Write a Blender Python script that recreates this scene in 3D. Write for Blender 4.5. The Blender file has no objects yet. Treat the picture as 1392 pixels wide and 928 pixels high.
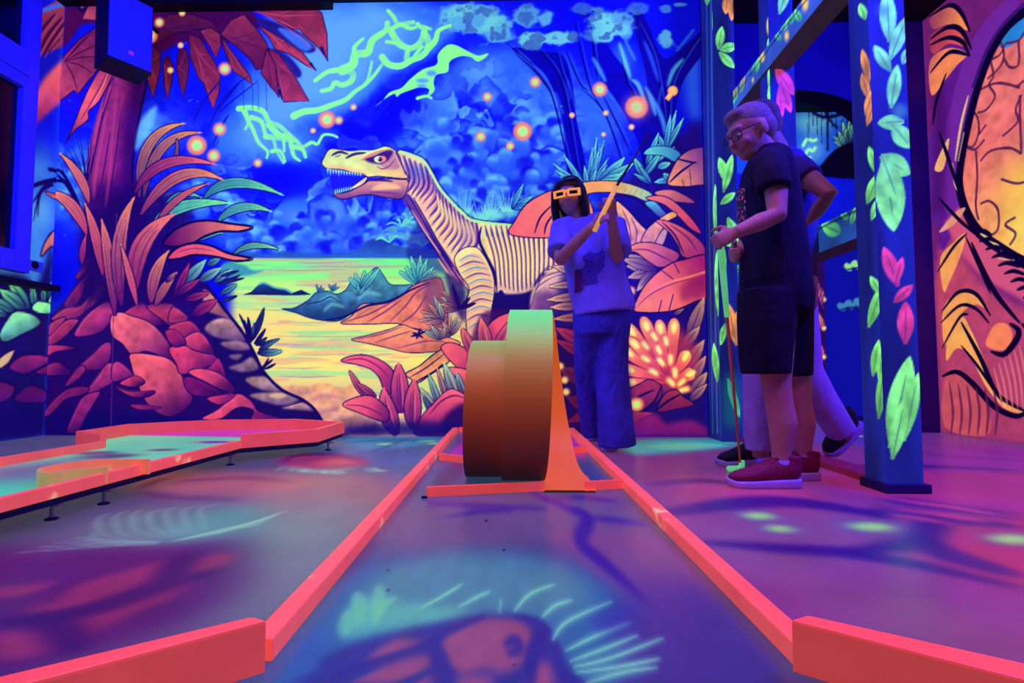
import bpy, bmesh, math, random
import numpy as np
from mathutils import Vector, Matrix
from mathutils.bvhtree import BVHTree

random.seed(7)
SC = bpy.context.scene
COL = SC.collection

# ------------------------------------------------------------------ camera
F_PX, CX, CY, CAM_H = 715.0, 696.0, 464.0, 0.46
PITCH, YAW = math.atan(39 / F_PX), math.radians(1.15)
cam_data = bpy.data.cameras.new('camera')
cam_data.sensor_width = 36.0
cam_data.lens = F_PX * 36.0 / 1392.0
cam_data.clip_start = 0.02
cam = bpy.data.objects.new('camera', cam_data)
cam.location = (0, 0, CAM_H)
cam.rotation_euler = (math.pi / 2 + PITCH, 0, YAW)
COL.objects.link(cam)
SC.camera = cam

# ------------------------------------------------------------------ world, lights, exposure
world = bpy.data.worlds.new('world')
SC.world = world
world.use_nodes = True
world.node_tree.nodes['Background'].inputs[0].default_value = (0.22, 0.10, 0.9, 1)
world.node_tree.nodes['Background'].inputs[1].default_value = 0.06
SC.view_settings.view_transform = 'Standard'
SC.view_settings.look = 'None'
SC.view_settings.exposure = 0.0
SC.view_settings.gamma = 1.0
SC.view_settings.use_curve_mapping = False


def area(name, loc, size, col, power, aim=None, spread=math.pi):
    d = bpy.data.lights.new(name, 'AREA')
    d.shape = 'RECTANGLE'
    d.size, d.size_y = size
    d.color = col
    d.energy = power
    d.spread = spread
    o = bpy.data.objects.new(name, d)
    o.location = loc
    if aim is not None:
        o.rotation_euler = (Vector(aim) - Vector(loc)).to_track_quat('-Z', 'Y').to_euler()
    COL.objects.link(o)
    return o


# ultraviolet tubes under the ceiling (blue-violet visible spill) and the pink stage light over the lanes
area('ultraviolet_tube', (-0.9, 2.0, 2.95), (3.4, 0.3), (0.05, 0.04, 1.0), 64, (-0.9, 3.6, 1.0))
area('ultraviolet_tube', (2.3, 1.3, 2.7), (0.4, 0.4), (0.04, 0.03, 1.0), 140, (0.6, 2.9, 0.9))
area('ultraviolet_tube', (-2.4, 0.9, 2.9), (0.6, 0.6), (0.04, 0.03, 1.0), 70, (-3.3, 3.0, 1.2))
area('pink_stage_light', (0.9, 0.5, 2.9), (0.8, 0.8), (1.0, 0.12, 0.60), 10, (0.9, 1.0, 0.0), 1.6)
area('added_fill_light', (-0.5, 1.3, 3.05), (2.6, 1.8), (1.0, 0.50, 0.50), 20, (-0.5, 1.3, 0.0), 1.75)  # unseen overhead fill, added so the floor and lanes take shading
area('ultraviolet_tube', (2.1, 4.75, 2.9), (0.8, 0.4), (0.05, 0.05, 1.0), 16, (2.1, 5.2, 0.6))

# ------------------------------------------------------------------ photo pixel -> point on a surface
_f = np.array([-math.sin(YAW) * math.cos(PITCH), math.cos(YAW) * math.cos(PITCH), math.sin(PITCH)])
_r = np.array([math.cos(YAW), math.sin(YAW), 0.0])
_u = np.cross(_r, _f)
_c = np.array([0, 0, CAM_H])


def rays(p):
    p = np.atleast_2d(np.asarray(p, float))
    return _f[None] + _r[None] * ((p[:, :1] - CX) / F_PX) + _u[None] * ((CY - p[:, 1:2]) / F_PX)


def on(p, axis, val):
    d = rays(p)
    t = (val - _c[axis]) / d[:, axis]
    return _c[None] + d * t[:, None]


def atx(x, y, X): return Vector(on((x, y), 0, X)[0])
def aty(x, y, Y): return Vector(on((x, y), 1, Y)[0])
def atz(x, y, Z): return Vector(on((x, y), 2, Z)[0])


def project(P):
    v = P - _c
    w = v @ _f
    return CX + F_PX * (v @ _r) / w, CY - F_PX * (v @ _u) / w


# ------------------------------------------------------------------ a small paint box (numpy)
def fbm(h, w, sx, sy, seed, octs=4, gain=0.5):
    rng = np.random.RandomState(seed)
    out = np.zeros((h, w)); amp = 1.0; tot = 0
    for o in range(octs):
        gx, gy = max(2, int(w / sx * 2 ** o) + 2), max(2, int(h / sy * 2 ** o) + 2)
        g = rng.rand(gy + 1, gx + 1)
        xs = np.linspace(0, gx - 1.001, w); ys = np.linspace(0, gy - 1.001, h)
        xi = xs.astype(int); yi = ys.astype(int)
        fx = xs - xi; fy = ys - yi
        fx = fx * fx * (3 - 2 * fx); fy = (fy * fy * (3 - 2 * fy))[:, None]
        a = g[yi][:, xi] * (1 - fx) + g[yi][:, xi + 1] * fx
        b = g[yi + 1][:, xi] * (1 - fx) + g[yi + 1][:, xi + 1] * fx
        out += amp * (a * (1 - fy) + b * fy); tot += amp; amp *= gain
    return out / tot


def sstep(a, b, x):
    t = np.clip((x - a) / (b - a), 0, 1)
    return t * t * (3 - 2 * t)


def spline(pts, closed=True, n=6):
    p = np.asarray(pts, float)
    m = len(p)
    if m < 3:
        return p
    out = []
    rng = range(m if closed else m - 1)
    for i in rng:
        p0 = p[(i - 1) % m] if closed or i > 0 else p[i]
        p1 = p[i]; p2 = p[(i + 1) % m]
        p3 = p[(i + 2) % m] if closed or i + 2 < m else p2
        for k in range(n):
            t = k / n
            out.append(0.5 * (2 * p1 + (p2 - p0) * t + (2 * p0 - 5 * p1 + 4 * p2 - p3) * t * t + (3 * p1 - p0 - 3 * p2 + p3) * t ** 3))
    if not closed:
        out.append(p[-1])
    return np.array(out)


def boxblur(m, r):
    for ax in (0, 1):
        for _ in range(2):
            pad = [(0, 0), (0, 0)]; pad[ax] = (r + 1, r)
            c = np.cumsum(np.pad(m, pad), axis=ax)
            n = m.shape[ax]
            hi = np.take(c, np.arange(2 * r + 1, 2 * r + 1 + n), axis=ax)
            lo = np.take(c, np.arange(0, n), axis=ax)
            m = (hi - lo) / (2 * r + 1)
    return m


NAVY = (18, 4, 96)


class Canvas:
    """Colours of one painted surface. Shapes are given in photo pixels and laid on the surface itself."""
    SS = 3

    def __init__(s, w, h, tf, k, base):
        s.w, s.h, s.tf, s.k = w, h, tf, k
        s.img = np.empty((h, w, 3)); s.img[:] = base
        s.grain = fbm(h, w, 10, 10, 91, 3) - 0.5

    def _mask(s, q, feather):
        r = int(round(feather * s.k))
        pad = 3 * r + 2
        x0 = max(0, int(q[:, 0].min()) - pad); x1 = min(s.w, int(q[:, 0].max()) + pad + 1)
        y0 = max(0, int(q[:, 1].min()) - pad); y1 = min(s.h, int(q[:, 1].max()) + pad + 1)
        if x1 <= x0 or y1 <= y0:
            return None
        S = s.SS
        W, H = (x1 - x0) * S, (y1 - y0) * S
        diff = np.zeros((H, W + 1), np.int32)
        a = (q - (x0, y0)) * S
        b = np.roll(a, -1, 0)
        for (ax, ay), (bx, by) in zip(a, b):
            if ay == by: continue
            if ay > by: ax, ay, bx, by = bx, by, ax, ay
            r0 = max(0, int(math.ceil(ay - .5))); r1 = min(H, int(math.ceil(by - .5)))
            if r1 <= r0: continue
            rows = np.arange(r0, r1)
            xs = ax + (rows + .5 - ay) * (bx - ax) / (by - ay)
            idx = np.clip(np.ceil(xs - .5).astype(int), 0, W)
            np.add.at(diff, (rows, idx), 1)
        m = (np.cumsum(diff, 1)[:, :W] & 1).reshape(y1 - y0, S, x1 - x0, S).mean((1, 3))
        if r > 0: m = boxblur(m, r)
        return m, x0, y0, x1, y1

    def put(s, m, box, col, alpha=1.0, tex=0.0):
        x0, y0, x1, y1 = box
        col = np.asarray(col, float)
        if tex:
            col = col * (1 + tex * 2 * s.grain[y0:y1, x0:x1, None])
        a = (m * alpha)[..., None]
        s.img[y0:y1, x0:x1] = s.img[y0:y1, x0:x1] * (1 - a) + np.clip(col, 0, 255) * a

    def fill(s, pts, col, grad=None, axis=None, smooth=True, feather=0, alpha=1.0, out=None, ow=1.2, tex=0.10):
        p = spline(pts) if smooth else np.asarray(pts, float)
        q = s.tf(p)
        r = s._mask(q, feather)
        if r is None: return
        m, x0, y0, x1, y1 = r
        if grad is not None:
            if axis is None:
                lo, hi = p.min(0), p.max(0)
                axis = (((lo[0] + hi[0]) / 2, lo[1]), ((lo[0] + hi[0]) / 2, hi[1]))
            A = s.tf(np.asarray(axis, float)); d = A[1] - A[0]
            yy, xx = np.mgrid[y0:y1, x0:x1]
            t = np.clip(((xx + .5 - A[0][0]) * d[0] + (yy + .5 - A[0][1]) * d[1]) / (d @ d + 1e-9), 0, 1)
            cs = np.array([col] + (list(grad) if isinstance(grad[0], (tuple, list)) else [grad]), float)
            pos = np.linspace(0, 1, len(cs))
            c = np.stack([np.interp(t, pos, cs[:, i]) for i in range(3)], -1)
        else:
            c = np.array(col, float)
        s.put(m, (x0, y0, x1, y1), c, alpha, tex)
        if out is not None:
            s.stroke(np.vstack([p, p[:1]]), ow, out, smooth=False, taper=0)

    def stroke(s, pts, w, col, alpha=1.0, soft=0, smooth=True, taper=1, w1=None):
        p = spline(pts, False) if smooth else np.asarray(pts, float)
        q = s.tf(p)
        d = np.gradient(q, axis=0)
        n = np.stack([-d[:, 1], d[:, 0]], 1); n /= (np.linalg.norm(n, axis=1)[:, None] + 1e-9)
        t = np.linspace(0, 1, len(q))
        wd = np.full(len(q), w, float)
        if w1 is not None: wd = w + (w1 - w) * t
        if taper == 1: wd = wd * (0.15 + 0.85 * np.sin(np.pi * np.clip(t, .02, .98)) ** .6)
        if taper == 2: wd = wd * (1 - .9 * t)
        hw = np.maximum(wd * s.k / 2, .28)[:, None]
        quad_l, quad_r = q + n * hw, q - n * hw
        if len(q) <= 3 or taper or soft:
            r = s._mask(np.vstack([quad_l, quad_r[::-1]]), soft)
            if r: s.put(r[0], r[1:], col, alpha)
        else:       # long even outline: piece by piece, so that crossings stay filled
            step = 12
            for i in range(0, len(q) - 1, step):
                j = min(len(q), i + step + 1); i0 = max(0, i - 2)
                r = s._mask(np.vstack([quad_l[i0:j], quad_r[i0:j][::-1]]), 0)
                if r: s.put(r[0], r[1:], col, alpha)

    def disc(s, x, y, r, col, alpha=1.0, feather=0, ry=None):
        a = np.linspace(0, 2 * np.pi, 28, endpoint=False)
        s.fill(np.stack([x + r * np.cos(a), y + (ry or r) * np.sin(a)], 1), col, smooth=False, feather=feather, alpha=alpha, tex=0)

    def leaf(s, base, tip, w, c0, c1, bend=0.0, out=NAVY, ow=1.0, rib=0.8, belly=0.42, streak=3, tex=.1, via=None):
        """A blade from base to tip, coloured c0 at the base and c1 at the tip."""
        b, t = np.array(base, float), np.array(tip, float)
        d = t - b; n = np.array([-d[1], d[0]])
        c = (b + t) / 2 + n * bend if via is None else 2 * np.array(via, float) - (b + t) / 2
        u = np.linspace(0, 1, 20)[:, None]
        mid = (1 - u) ** 2 * b + 2 * u * (1 - u) * c + u * u * t
        dm = np.gradient(mid, axis=0); nn = np.stack([-dm[:, 1], dm[:, 0]], 1); nn /= np.linalg.norm(nn, axis=1)[:, None] + 1e-9
        g = math.log(.5) / math.log(belly)
        wd = (w / 2) * np.sin(np.pi * np.clip(u[:, 0] ** g, 0, 1)) ** .75
        wd[0] = w * .12
        L, R = mid + nn * wd[:, None], mid - nn * wd[:, None]
        poly = np.vstack([L, R[::-1]])
        s.fill(poly, c0, grad=[tuple(np.array(c0) * .5 + np.array(c1) * .5), c1], axis=(base, tip), smooth=False, tex=tex)
        dark = np.array(c0) * .55 + np.array(NAVY) * .45
        lite = np.clip(np.array(c1) * 1.12 + 12, 0, 255)
        for k in range(streak):
            f = (k + 1) / (streak + 1) * 1.7 - .85
            s.stroke((mid + nn * (wd * f)[:, None])[2:17:3], w * .07 + .3, dark if k % 2 == 0 else lite, alpha=.55)
        if rib: s.stroke(mid[:18:3], rib, dark, alpha=.8)
        if out is not None:
            s.stroke(L[::2], ow, out, smooth=True, taper=0); s.stroke(R[::2], ow, out, smooth=True, taper=0)

    def linear(s):
        c = np.clip(s.img / 255.0, 0, 1)
        c = np.where(c <= .04045, c / 12.92, ((c + .055) / 1.055) ** 2.4)
        c[..., 2] *= 1 - .24 * sstep(.0, .25, c[..., 1] - c[..., 2])      # leaf greens carry little blue pigment
        return c


def plane_canvas(axis, val, u_axis, u0, u1, v_axis, v0, v1, n, base, flip=False):
    """Canvas on an axis-aligned plane, rows run from v1 (top) down to v0; flip reverses u."""
    w, h = max(4, int(round((u1 - u0) * n))), max(4, int(round((v1 - v0) * n)))

    def tf(p):
        P = on(p, axis, val)
        u = (P[:, u_axis] - u0) / (u1 - u0) * (w - 1)
        return np.stack([u, (v1 - P[:, v_axis]) / (v1 - v0) * (h - 1)], 1)
    # canvas pixels per photo pixel about the middle of the plane
    cv = Canvas(w, h, tf, 1.0, base)
    us = np.linspace(u0, u1, w); vs = np.linspace(v1, v0, h)
    U, V = np.meshgrid(us, vs)
    P = np.empty((h, w, 3)); P[..., axis] = val; P[..., u_axis] = U; P[..., v_axis] = V
    cv.P = P
    m = P[h // 2, w // 2]; e = m.copy(); e[u_axis] += .1; e2 = m.copy(); e2[v_axis] += .1
    a, b, c = [np.array(project(x[None])).ravel() for x in (m, e, e2)]
    area_px = abs(np.cross(b - a, c - a)) if False else abs((b - a)[0] * (c - a)[1] - (b - a)[1] * (c - a)[0])
    cv.k = (.1 * (w - 1) / (u1 - u0) * .1 * (h - 1) / (v1 - v0) / max(area_px, 1e-6)) ** .5
    return cv


def grid_mesh(name, P, rgb, extra=None):
    """Mesh of a P[h,w,3] grid of points with the paint stored per vertex."""
    h, w = P.shape[:2]
    n = h * w
    idx = np.arange(n).reshape(h, w)
    quads = np.stack([idx[1:, :-1], idx[1:, 1:], idx[:-1, 1:], idx[:-1, :-1]], -1).reshape(-1, 4)
    return raw_mesh(name, P.reshape(-1, 3), quads, rgb.reshape(-1, 3))


def raw_mesh(name, V, quads, rgb):
    me = bpy.data.meshes.new(name)
    me.vertices.add(len(V)); me.vertices.foreach_set('co', np.ascontiguousarray(V, np.float32).ravel())
    me.loops.add(quads.size); me.loops.foreach_set('vertex_index', np.ascontiguousarray(quads, np.int32).ravel())
    me.polygons.add(len(quads))
    me.polygons.foreach_set('loop_start', np.arange(0, quads.size, 4, dtype=np.int32))
    a = me.color_attributes.new('paint', 'FLOAT_COLOR', 'POINT')
    c = np.ones((len(V), 4), np.float32); c[:, :3] = rgb
    a.data.foreach_set('color', c.ravel())
    me.update(calc_edges=True); me.validate()
    return me


# ------------------------------------------------------------------ materials
def mat_new(name):
    m = bpy.data.materials.new(name); m.use_nodes = True
    return m, m.node_tree, m.node_tree.nodes['Principled BSDF']


def lin(c):
    return tuple(((v / 255) / 12.92 if v / 255 <= .04045 else ((v / 255 + .055) / 1.055) ** 2.4) for v in c)


def paint_mat(name, base=(.50, .50, .50), glow=(.92, .96, .42), rough=.7, bump=.0, spec=.25, bscale=220):
    """Fluorescent paint: the pigment reflects, and under the ultraviolet tubes it gives off light of its own."""
    m, nt, b = mat_new(name)
    at = nt.nodes.new('ShaderNodeVertexColor'); at.layer_name = 'paint'
    for sock, f in (('Base Color', base), ('Emission Color', glow)):
        mx = nt.nodes.new('ShaderNodeMix'); mx.data_type = 'RGBA'; mx.blend_type = 'MULTIPLY'; mx.inputs[0].default_value = 1
        nt.links.new(at.outputs[0], mx.inputs[6]); mx.inputs[7].default_value = (*f, 1)
        nt.links.new(mx.outputs[2], b.inputs[sock])
    b.inputs['Emission Strength'].default_value = 1.0
    b.inputs['Roughness'].default_value = rough
    b.inputs['Specular IOR Level'].default_value = spec
    if bump:
        nz = nt.nodes.new('ShaderNodeTexNoise'); nz.inputs['Scale'].default_value = bscale
        tc = nt.nodes.new('ShaderNodeTexCoord'); bp = nt.nodes.new('ShaderNodeBump')
        bp.inputs['Strength'].default_value = bump; bp.inputs['Distance'].default_value = .002
        nt.links.new(tc.outputs['Object'], nz.inputs['Vector'])
        nt.links.new(nz.outputs[0], bp.inputs['Height']); nt.links.new(bp.outputs[0], b.inputs['Normal'])
    return m


def flat_mat(name, col, rough=.7, glow=0.0, noise=.12, scale=18, spec=.3, metal=0.0, bump=.05):
    """Plain procedural surface in sRGB colour col with a little mottling; glow for fluorescent paint or plastic."""
    m, nt, b = mat_new(name)
    c = np.array(lin(col))
    tc = nt.nodes.new('ShaderNodeTexCoord'); nz = nt.nodes.new('ShaderNodeTexNoise')
    nz.inputs['Scale'].default_value = scale; nz.inputs['Detail'].default_value = 4
    nt.links.new(tc.outputs['Object'], nz.inputs['Vector'])
    cr = nt.nodes.new('ShaderNodeValToRGB')
    cr.color_ramp.elements[0].position = .3; cr.color_ramp.elements[1].position = .7
    cr.color_ramp.elements[0].color = (*np.clip(c * (1 - noise), 0, 1), 1)
    cr.color_ramp.elements[1].color = (*np.clip(c * (1 + noise), 0, 1), 1)
    nt.links.new(nz.outputs[0], cr.inputs[0]); nt.links.new(cr.outputs[0], b.inputs['Base Color'])
    b.inputs['Roughness'].default_value = rough; b.inputs['Metallic'].default_value = metal
    b.inputs['Specular IOR Level'].default_value = spec
    if glow:
        nt.links.new(cr.outputs[0], b.inputs['Emission Color']); b.inputs['Emission Strength'].default_value = glow
    if bump:
        bp = nt.nodes.new('ShaderNodeBump'); bp.inputs['Strength'].default_value = bump; bp.inputs['Distance'].default_value = .003
        nt.links.new(nz.outputs[0], bp.inputs['Height']); nt.links.new(bp.outputs[0], b.inputs['Normal'])
    return m


# ------------------------------------------------------------------ object helpers
def obj(name, me, mat=None, parent=None, smooth=False):
    o = bpy.data.objects.new(name, me)
    COL.objects.link(o)
    if mat is not None and me is not None:
        me.materials.clear(); me.materials.append(mat)
    if parent is not None: o.parent = parent
    if smooth and me is not None:
        me.polygons.foreach_set('use_smooth', [True] * len(me.polygons))
    return o


def tag(o, label, cat, group=None):
    o['label'] = label; o['category'] = cat
    if group: o['group'] = group
    return o


def struct(o, label=None):
    o['kind'] = 'structure'
    if label: o['label'] = label
    return o


def thing(name, label, cat, loc=(0, 0, 0)):
    o = bpy.data.objects.new(name, None); COL.objects.link(o)
    o.empty_display_size = .1
    o['label'] = label; o['category'] = cat
    return o


def bm_mesh(name, bm):
    me = bpy.data.meshes.new(name)
    bmesh.ops.recalc_face_normals(bm, faces=bm.faces)
    bm.to_mesh(me); bm.free()
    return me


def bm_box(bm, x0, x1, y0, y1, z0, z1, bevel=0.0):
    r = bmesh.ops.create_cube(bm, size=1)
    vs = r['verts']
    for v in vs:
        v.co = Vector(((x0 + x1) / 2 + v.co.x * (x1 - x0), (y0 + y1) / 2 + v.co.y * (y1 - y0), (z0 + z1) / 2 + v.co.z * (z1 - z0)))
    if bevel:
        es = list({e for v in vs for e in v.link_edges})
        bmesh.ops.bevel(bm, geom=es, offset=bevel, segments=2, affect='EDGES', profile=.6)


def box(name, x0, x1, y0, y1, z0, z1, mat, parent=None, bevel=0.0):
    bm = bmesh.new(); bm_box(bm, x0, x1, y0, y1, z0, z1, bevel)
    return obj(name, bm_mesh(name, bm), mat, parent)


def prism(name, pts, z0, z1, mat, parent=None, bevel=0.0):
    """Upright prism on a plan outline pts [(x,y)...]."""
    bm = bmesh.new()
    lo = [bm.verts.new((x, y, z0)) for x, y in pts]
    hi = [bm.verts.new((x, y, z1)) for x, y in pts]
    n = len(pts)
    bm.faces.new(lo[::-1]); bm.faces.new(hi)
    for i in range(n): bm.faces.new((lo[i], lo[(i + 1) % n], hi[(i + 1) % n], hi[i]))
    bmesh.ops.recalc_face_normals(bm, faces=bm.faces)
    if bevel: bmesh.ops.bevel(bm, geom=[e for e in bm.edges], offset=bevel, segments=2, affect='EDGES', profile=.6)
    return obj(name, bm_mesh(name, bm), mat, parent)


def tube(bm, pts, rad, seg=14, cap=True, hint=(0, 0, 1)):
    """Swept tube; rad entries are r or (r_side, r_hint): the second half-axis follows hint."""
    pts = [Vector(p) for p in pts]
    rings = []
    rnd = not isinstance(rad, (list, tuple)) or not any(isinstance(r, (list, tuple)) for r in rad)
    prev = None
    for i, p in enumerate(pts):
        d = (pts[min(i + 1, len(pts) - 1)] - pts[max(i - 1, 0)]).normalized()
        h = Vector(hint)
        if abs(d.dot(h)) > .95: h = Vector((0, 1, 0)) if abs(d.y) < .9 else Vector((1, 0, 0))
        a = d.cross(h).normalized()
        if prev is not None:
            if rnd: a = (prev - d * prev.dot(d)).normalized()
            elif a.dot(prev) < 0: a = -a
        prev = a
        b = a.cross(d).normalized()
        r = rad[i] if isinstance(rad, (list, tuple)) else rad
        ra, rb = r if isinstance(r, (list, tuple)) else (r, r)
        rings.append([bm.verts.new(p + a * ra * math.cos(2 * math.pi * k / seg) + b * rb * math.sin(2 * math.pi * k / seg)) for k in range(seg)])
    for A, B in zip(rings, rings[1:]):
        for k in range(seg): bm.faces.new((A[k], A[(k + 1) % seg], B[(k + 1) % seg], B[k]))
    if cap:
        bm.faces.new(rings[0][::-1]); bm.faces.new(rings[-1])
    return rings


def ball(bm, c, r, rot=None, seg=18):
    """Ellipsoid with half-axes r=(x,y,z)."""
    if not isinstance(r, (tuple, list)): r = (r, r, r)
    M = Matrix.Translation(Vector(c)) @ (rot.to_4x4() if rot is not None else Matrix.Identity(4)) @ Matrix.Diagonal((*r, 1))
    bmesh.ops.create_uvsphere(bm, u_segments=seg, v_segments=seg * 2 // 3, radius=1, matrix=M)


def fuse(name, bm, voxel, mat, parent=None, smooth=4, disp=None):
    """Union of the overlapping closed shapes in bm as one continuous smooth surface."""
    me = bm_mesh(name + '_raw', bm)
    o = bpy.data.objects.new(name + '_raw', me); COL.objects.link(o)
    md = o.modifiers.new('r', 'REMESH'); md.mode = 'VOXEL'; md.voxel_size = voxel; md.adaptivity = 0
    sm = o.modifiers.new('s', 'SMOOTH'); sm.factor = .5; sm.iterations = smooth
    dg = bpy.context.evaluated_depsgraph_get()
    me2 = bpy.data.meshes.new_from_object(o.evaluated_get(dg))
    bpy.data.objects.remove(o); bpy.data.meshes.remove(me)
    me2.name = name
    return obj(name, me2, mat, parent, smooth=True)

# ================================================================== THE MURAL WALL
D = 3.68                      # back wall plane
XL, XR, ZT = -3.38, 1.28, 3.14
W = plane_canvas(1, D, 0, XL, XR, 2, 0.0, ZT, 192, (12, 14, 245))
PX, PY = project(W.P.reshape(-1, 3))
PX = PX.reshape(W.h, W.w); PY = PY.reshape(W.h, W.w)

MINT, TEAL, CORAL, PEACH, PINK = (128, 252, 180), (70, 190, 200), (255, 112, 108), (255, 165, 120), (236, 82, 128)
MAROON, PLUM, GLOW, CREAM, ORANGE = (150, 38, 104), (72, 12, 104), (140, 255, 160), (255, 236, 165), (255, 140, 102)


def G(x, y, rx, ry): return np.exp(-(((PX - x) / rx) ** 2 + ((PY - y) / ry) ** 2))


def sky():
    h, w = W.h, W.w
    light = (0.75 * G(520, 40, 150, 62) + .85 * G(445, 110, 60, 70) + .55 * G(370, 150, 60, 60) + .5 * G(330, 190, 60, 45)
             + .35 * G(420, 215, 70, 30) + .5 * G(640, 95, 60, 28) + .30 * G(640, 180, 90, 60) + .55 * G(712, 205, 60, 55)
             + .62 * G(575, 210, 60, 26) + .75 * G(660, 285, 90, 40) + .75 * G(390, 322, 110, 26) + .7 * G(500, 318, 70, 34)
             + .5 * G(400, 285, 90, 30) + .55 * G(120, 215, 45, 30) + .6 * G(105, 275, 40, 45) + .5 * G(205, 185, 22, 35)
             + .4 * G(720, 130, 40, 50) + .4 * G(800, 170, 40, 50) + .25 * G(850, 120, 60, 50) + .3 * G(585, 125, 60, 25))
    streak = np.exp(-(((PX - 560) * .66 + (PY - 118) * .75) / 26) ** 2) * G(540, 130, 190, 80)
    light = light - .75 * streak - .35 * G(480, 175, 60, 25) - .3 * G(370, 235, 45, 25)
    wx = (fbm(h, w, 60, 60, 41, 3) - .5) * 60; wy = (fbm(h, w, 60, 60, 42, 3) - .5) * 60
    gy, gx = np.mgrid[0:h, 0:w]
    gi, gj = np.clip(gy + wy, 0, h - 1).astype(int), np.clip(gx + wx, 0, w - 1).astype(int)
    n1, n2, n3, n4 = [fbm(h, w, a, a, sd, o)[gi, gj] for a, sd, o in ((90, 3, 5), (52, 5, 4), (150, 8, 4), (34, 15, 3))]
    c = light + (n1 - .5) * .5
    deep, blue, mid, lt, pale = [np.array(x, float) for x in ((4, 4, 232), (10, 26, 255), (48, 108, 252), (98, 168, 255), (124, 212, 250))]
    img = deep[None, None] + (blue - deep) * sstep(-.1, .25, c)[..., None]
    img = img + (mid - img) * (sstep(.16, .50, c))[..., None]
    img = img + (lt - img) * (sstep(.45, .9, c))[..., None]
    # watercolour cloud banks with one hard edge each
    zone = np.clip(G(620, 260, 190, 90) + G(720, 190, 90, 80) + G(400, 305, 140, 38) + .7 * G(350, 250, 90, 40) + .8 * G(110, 250, 60, 60) + .5 * G(640, 150, 90, 50) + .5 * G(210, 180, 50, 40), 0, 1)
    for k, (nz, th, col, a) in enumerate(((n2, .50, mid, .55), (n3 * .4 + n2 * .6, .53, lt, .55), (n4 * .55 + n3 * .45, .54, pale, .62), (n2[::-1, ::-1], .575, deep, .85), (n4[:, ::-1], .60, np.array((6, 8, 215.)), .75))):
        edge = sstep(th, th + .018, nz); body = 1 - .75 * sstep(th + .02, th + .16, nz)
        m = (edge * body * zone * a)
        if k >= 3: m = m * (1 - .8 * np.clip(G(430, 90, 110, 100) + G(350, 325, 80, 16), 0, 1))
        img = img + (col - img) * m[..., None]
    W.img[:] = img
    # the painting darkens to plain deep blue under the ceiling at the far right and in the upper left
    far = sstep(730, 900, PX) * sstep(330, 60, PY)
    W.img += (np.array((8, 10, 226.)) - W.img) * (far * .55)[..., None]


def puffs():
    rng = random.Random(12)
    for (x0, x1, y0, y1, n) in ((320, 560, 292, 344, 90), (590, 770, 215, 335, 120), (690, 770, 150, 240, 40), (205, 330, 238, 312, 45), (590, 690, 165, 225, 25), (90, 118, 205, 300, 12)):
        pts = sorted([(rng.uniform(x0, x1), rng.uniform(y0, y1)) for _ in range(n)], key=lambda q: q[1])
        for x, y in pts:
            r = rng.uniform(5, 13); k = rng.random()
            hi = (112, 206, 246) if k < .42 else ((58, 120, 248) if k < .72 else (6, 8, 214))
            lo = (38, 84, 240) if k < .72 else (22, 44, 232)
            for j in range(3):
                dx, dy = rng.uniform(-.7, .7) * r, rng.uniform(-.3, .3) * r
                W.disc(x + dx, y + dy, r * rng.uniform(.5, .8), hi, feather=.8, alpha=.55)
            W.disc(x, y + r * .65, r * 1.25, lo, ry=r * .8, feather=r * .30, alpha=.75)


def sea():
    m = sstep(349.5, 351.5, PY) * sstep(303, 325, PX) * sstep(650, 640, PX) * sstep(600, 596, PY)
    s1 = fbm(W.h, W.w, 130, 7, 21, 4); s2 = fbm(W.h, W.w, 90, 5, 23, 3); s3 = fbm(W.h, W.w, 110, 9, 29, 4)
    yy = PY + (s1 - .5) * 44
    ks = [340, 372, 392, 415, 450, 490, 520, 600]
    cs = np.array([(116, 250, 158), (138, 255, 150), (196, 248, 150), (240, 232, 150), (255, 222, 150), (250, 232, 150), (236, 214, 165), (235, 190, 160)], float)
    c = np.stack([np.interp(yy, ks, cs[:, i]) for i in range(3)], -1)
    for nz, th, col, a in ((s2, .60, (130, 224, 190), .5), (s3, .62, (240, 160, 160), .5), (s2[::-1], .63, (160, 150, 190), .4), (s1[::-1], .63, (160, 245, 170), .5)):
        c = c + (np.array(col, float) - c) * (sstep(th, th + .05, nz) * a)[..., None]
    W.img += (c - W.img) * m[..., None]
    for x0, x1, y in ((395, 470, 357), (360, 470, 367), (420, 560, 362), (330, 470, 421), (380, 470, 438), (370, 520, 457), (375, 430, 468), (395, 470, 482), (372, 440, 500), (380, 460, 512)):
        W.stroke([(x0, y), ((x0 + x1) / 2, y + 1), (x1, y - .5)], 1.3, (96, 120, 170), alpha=.5)


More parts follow.
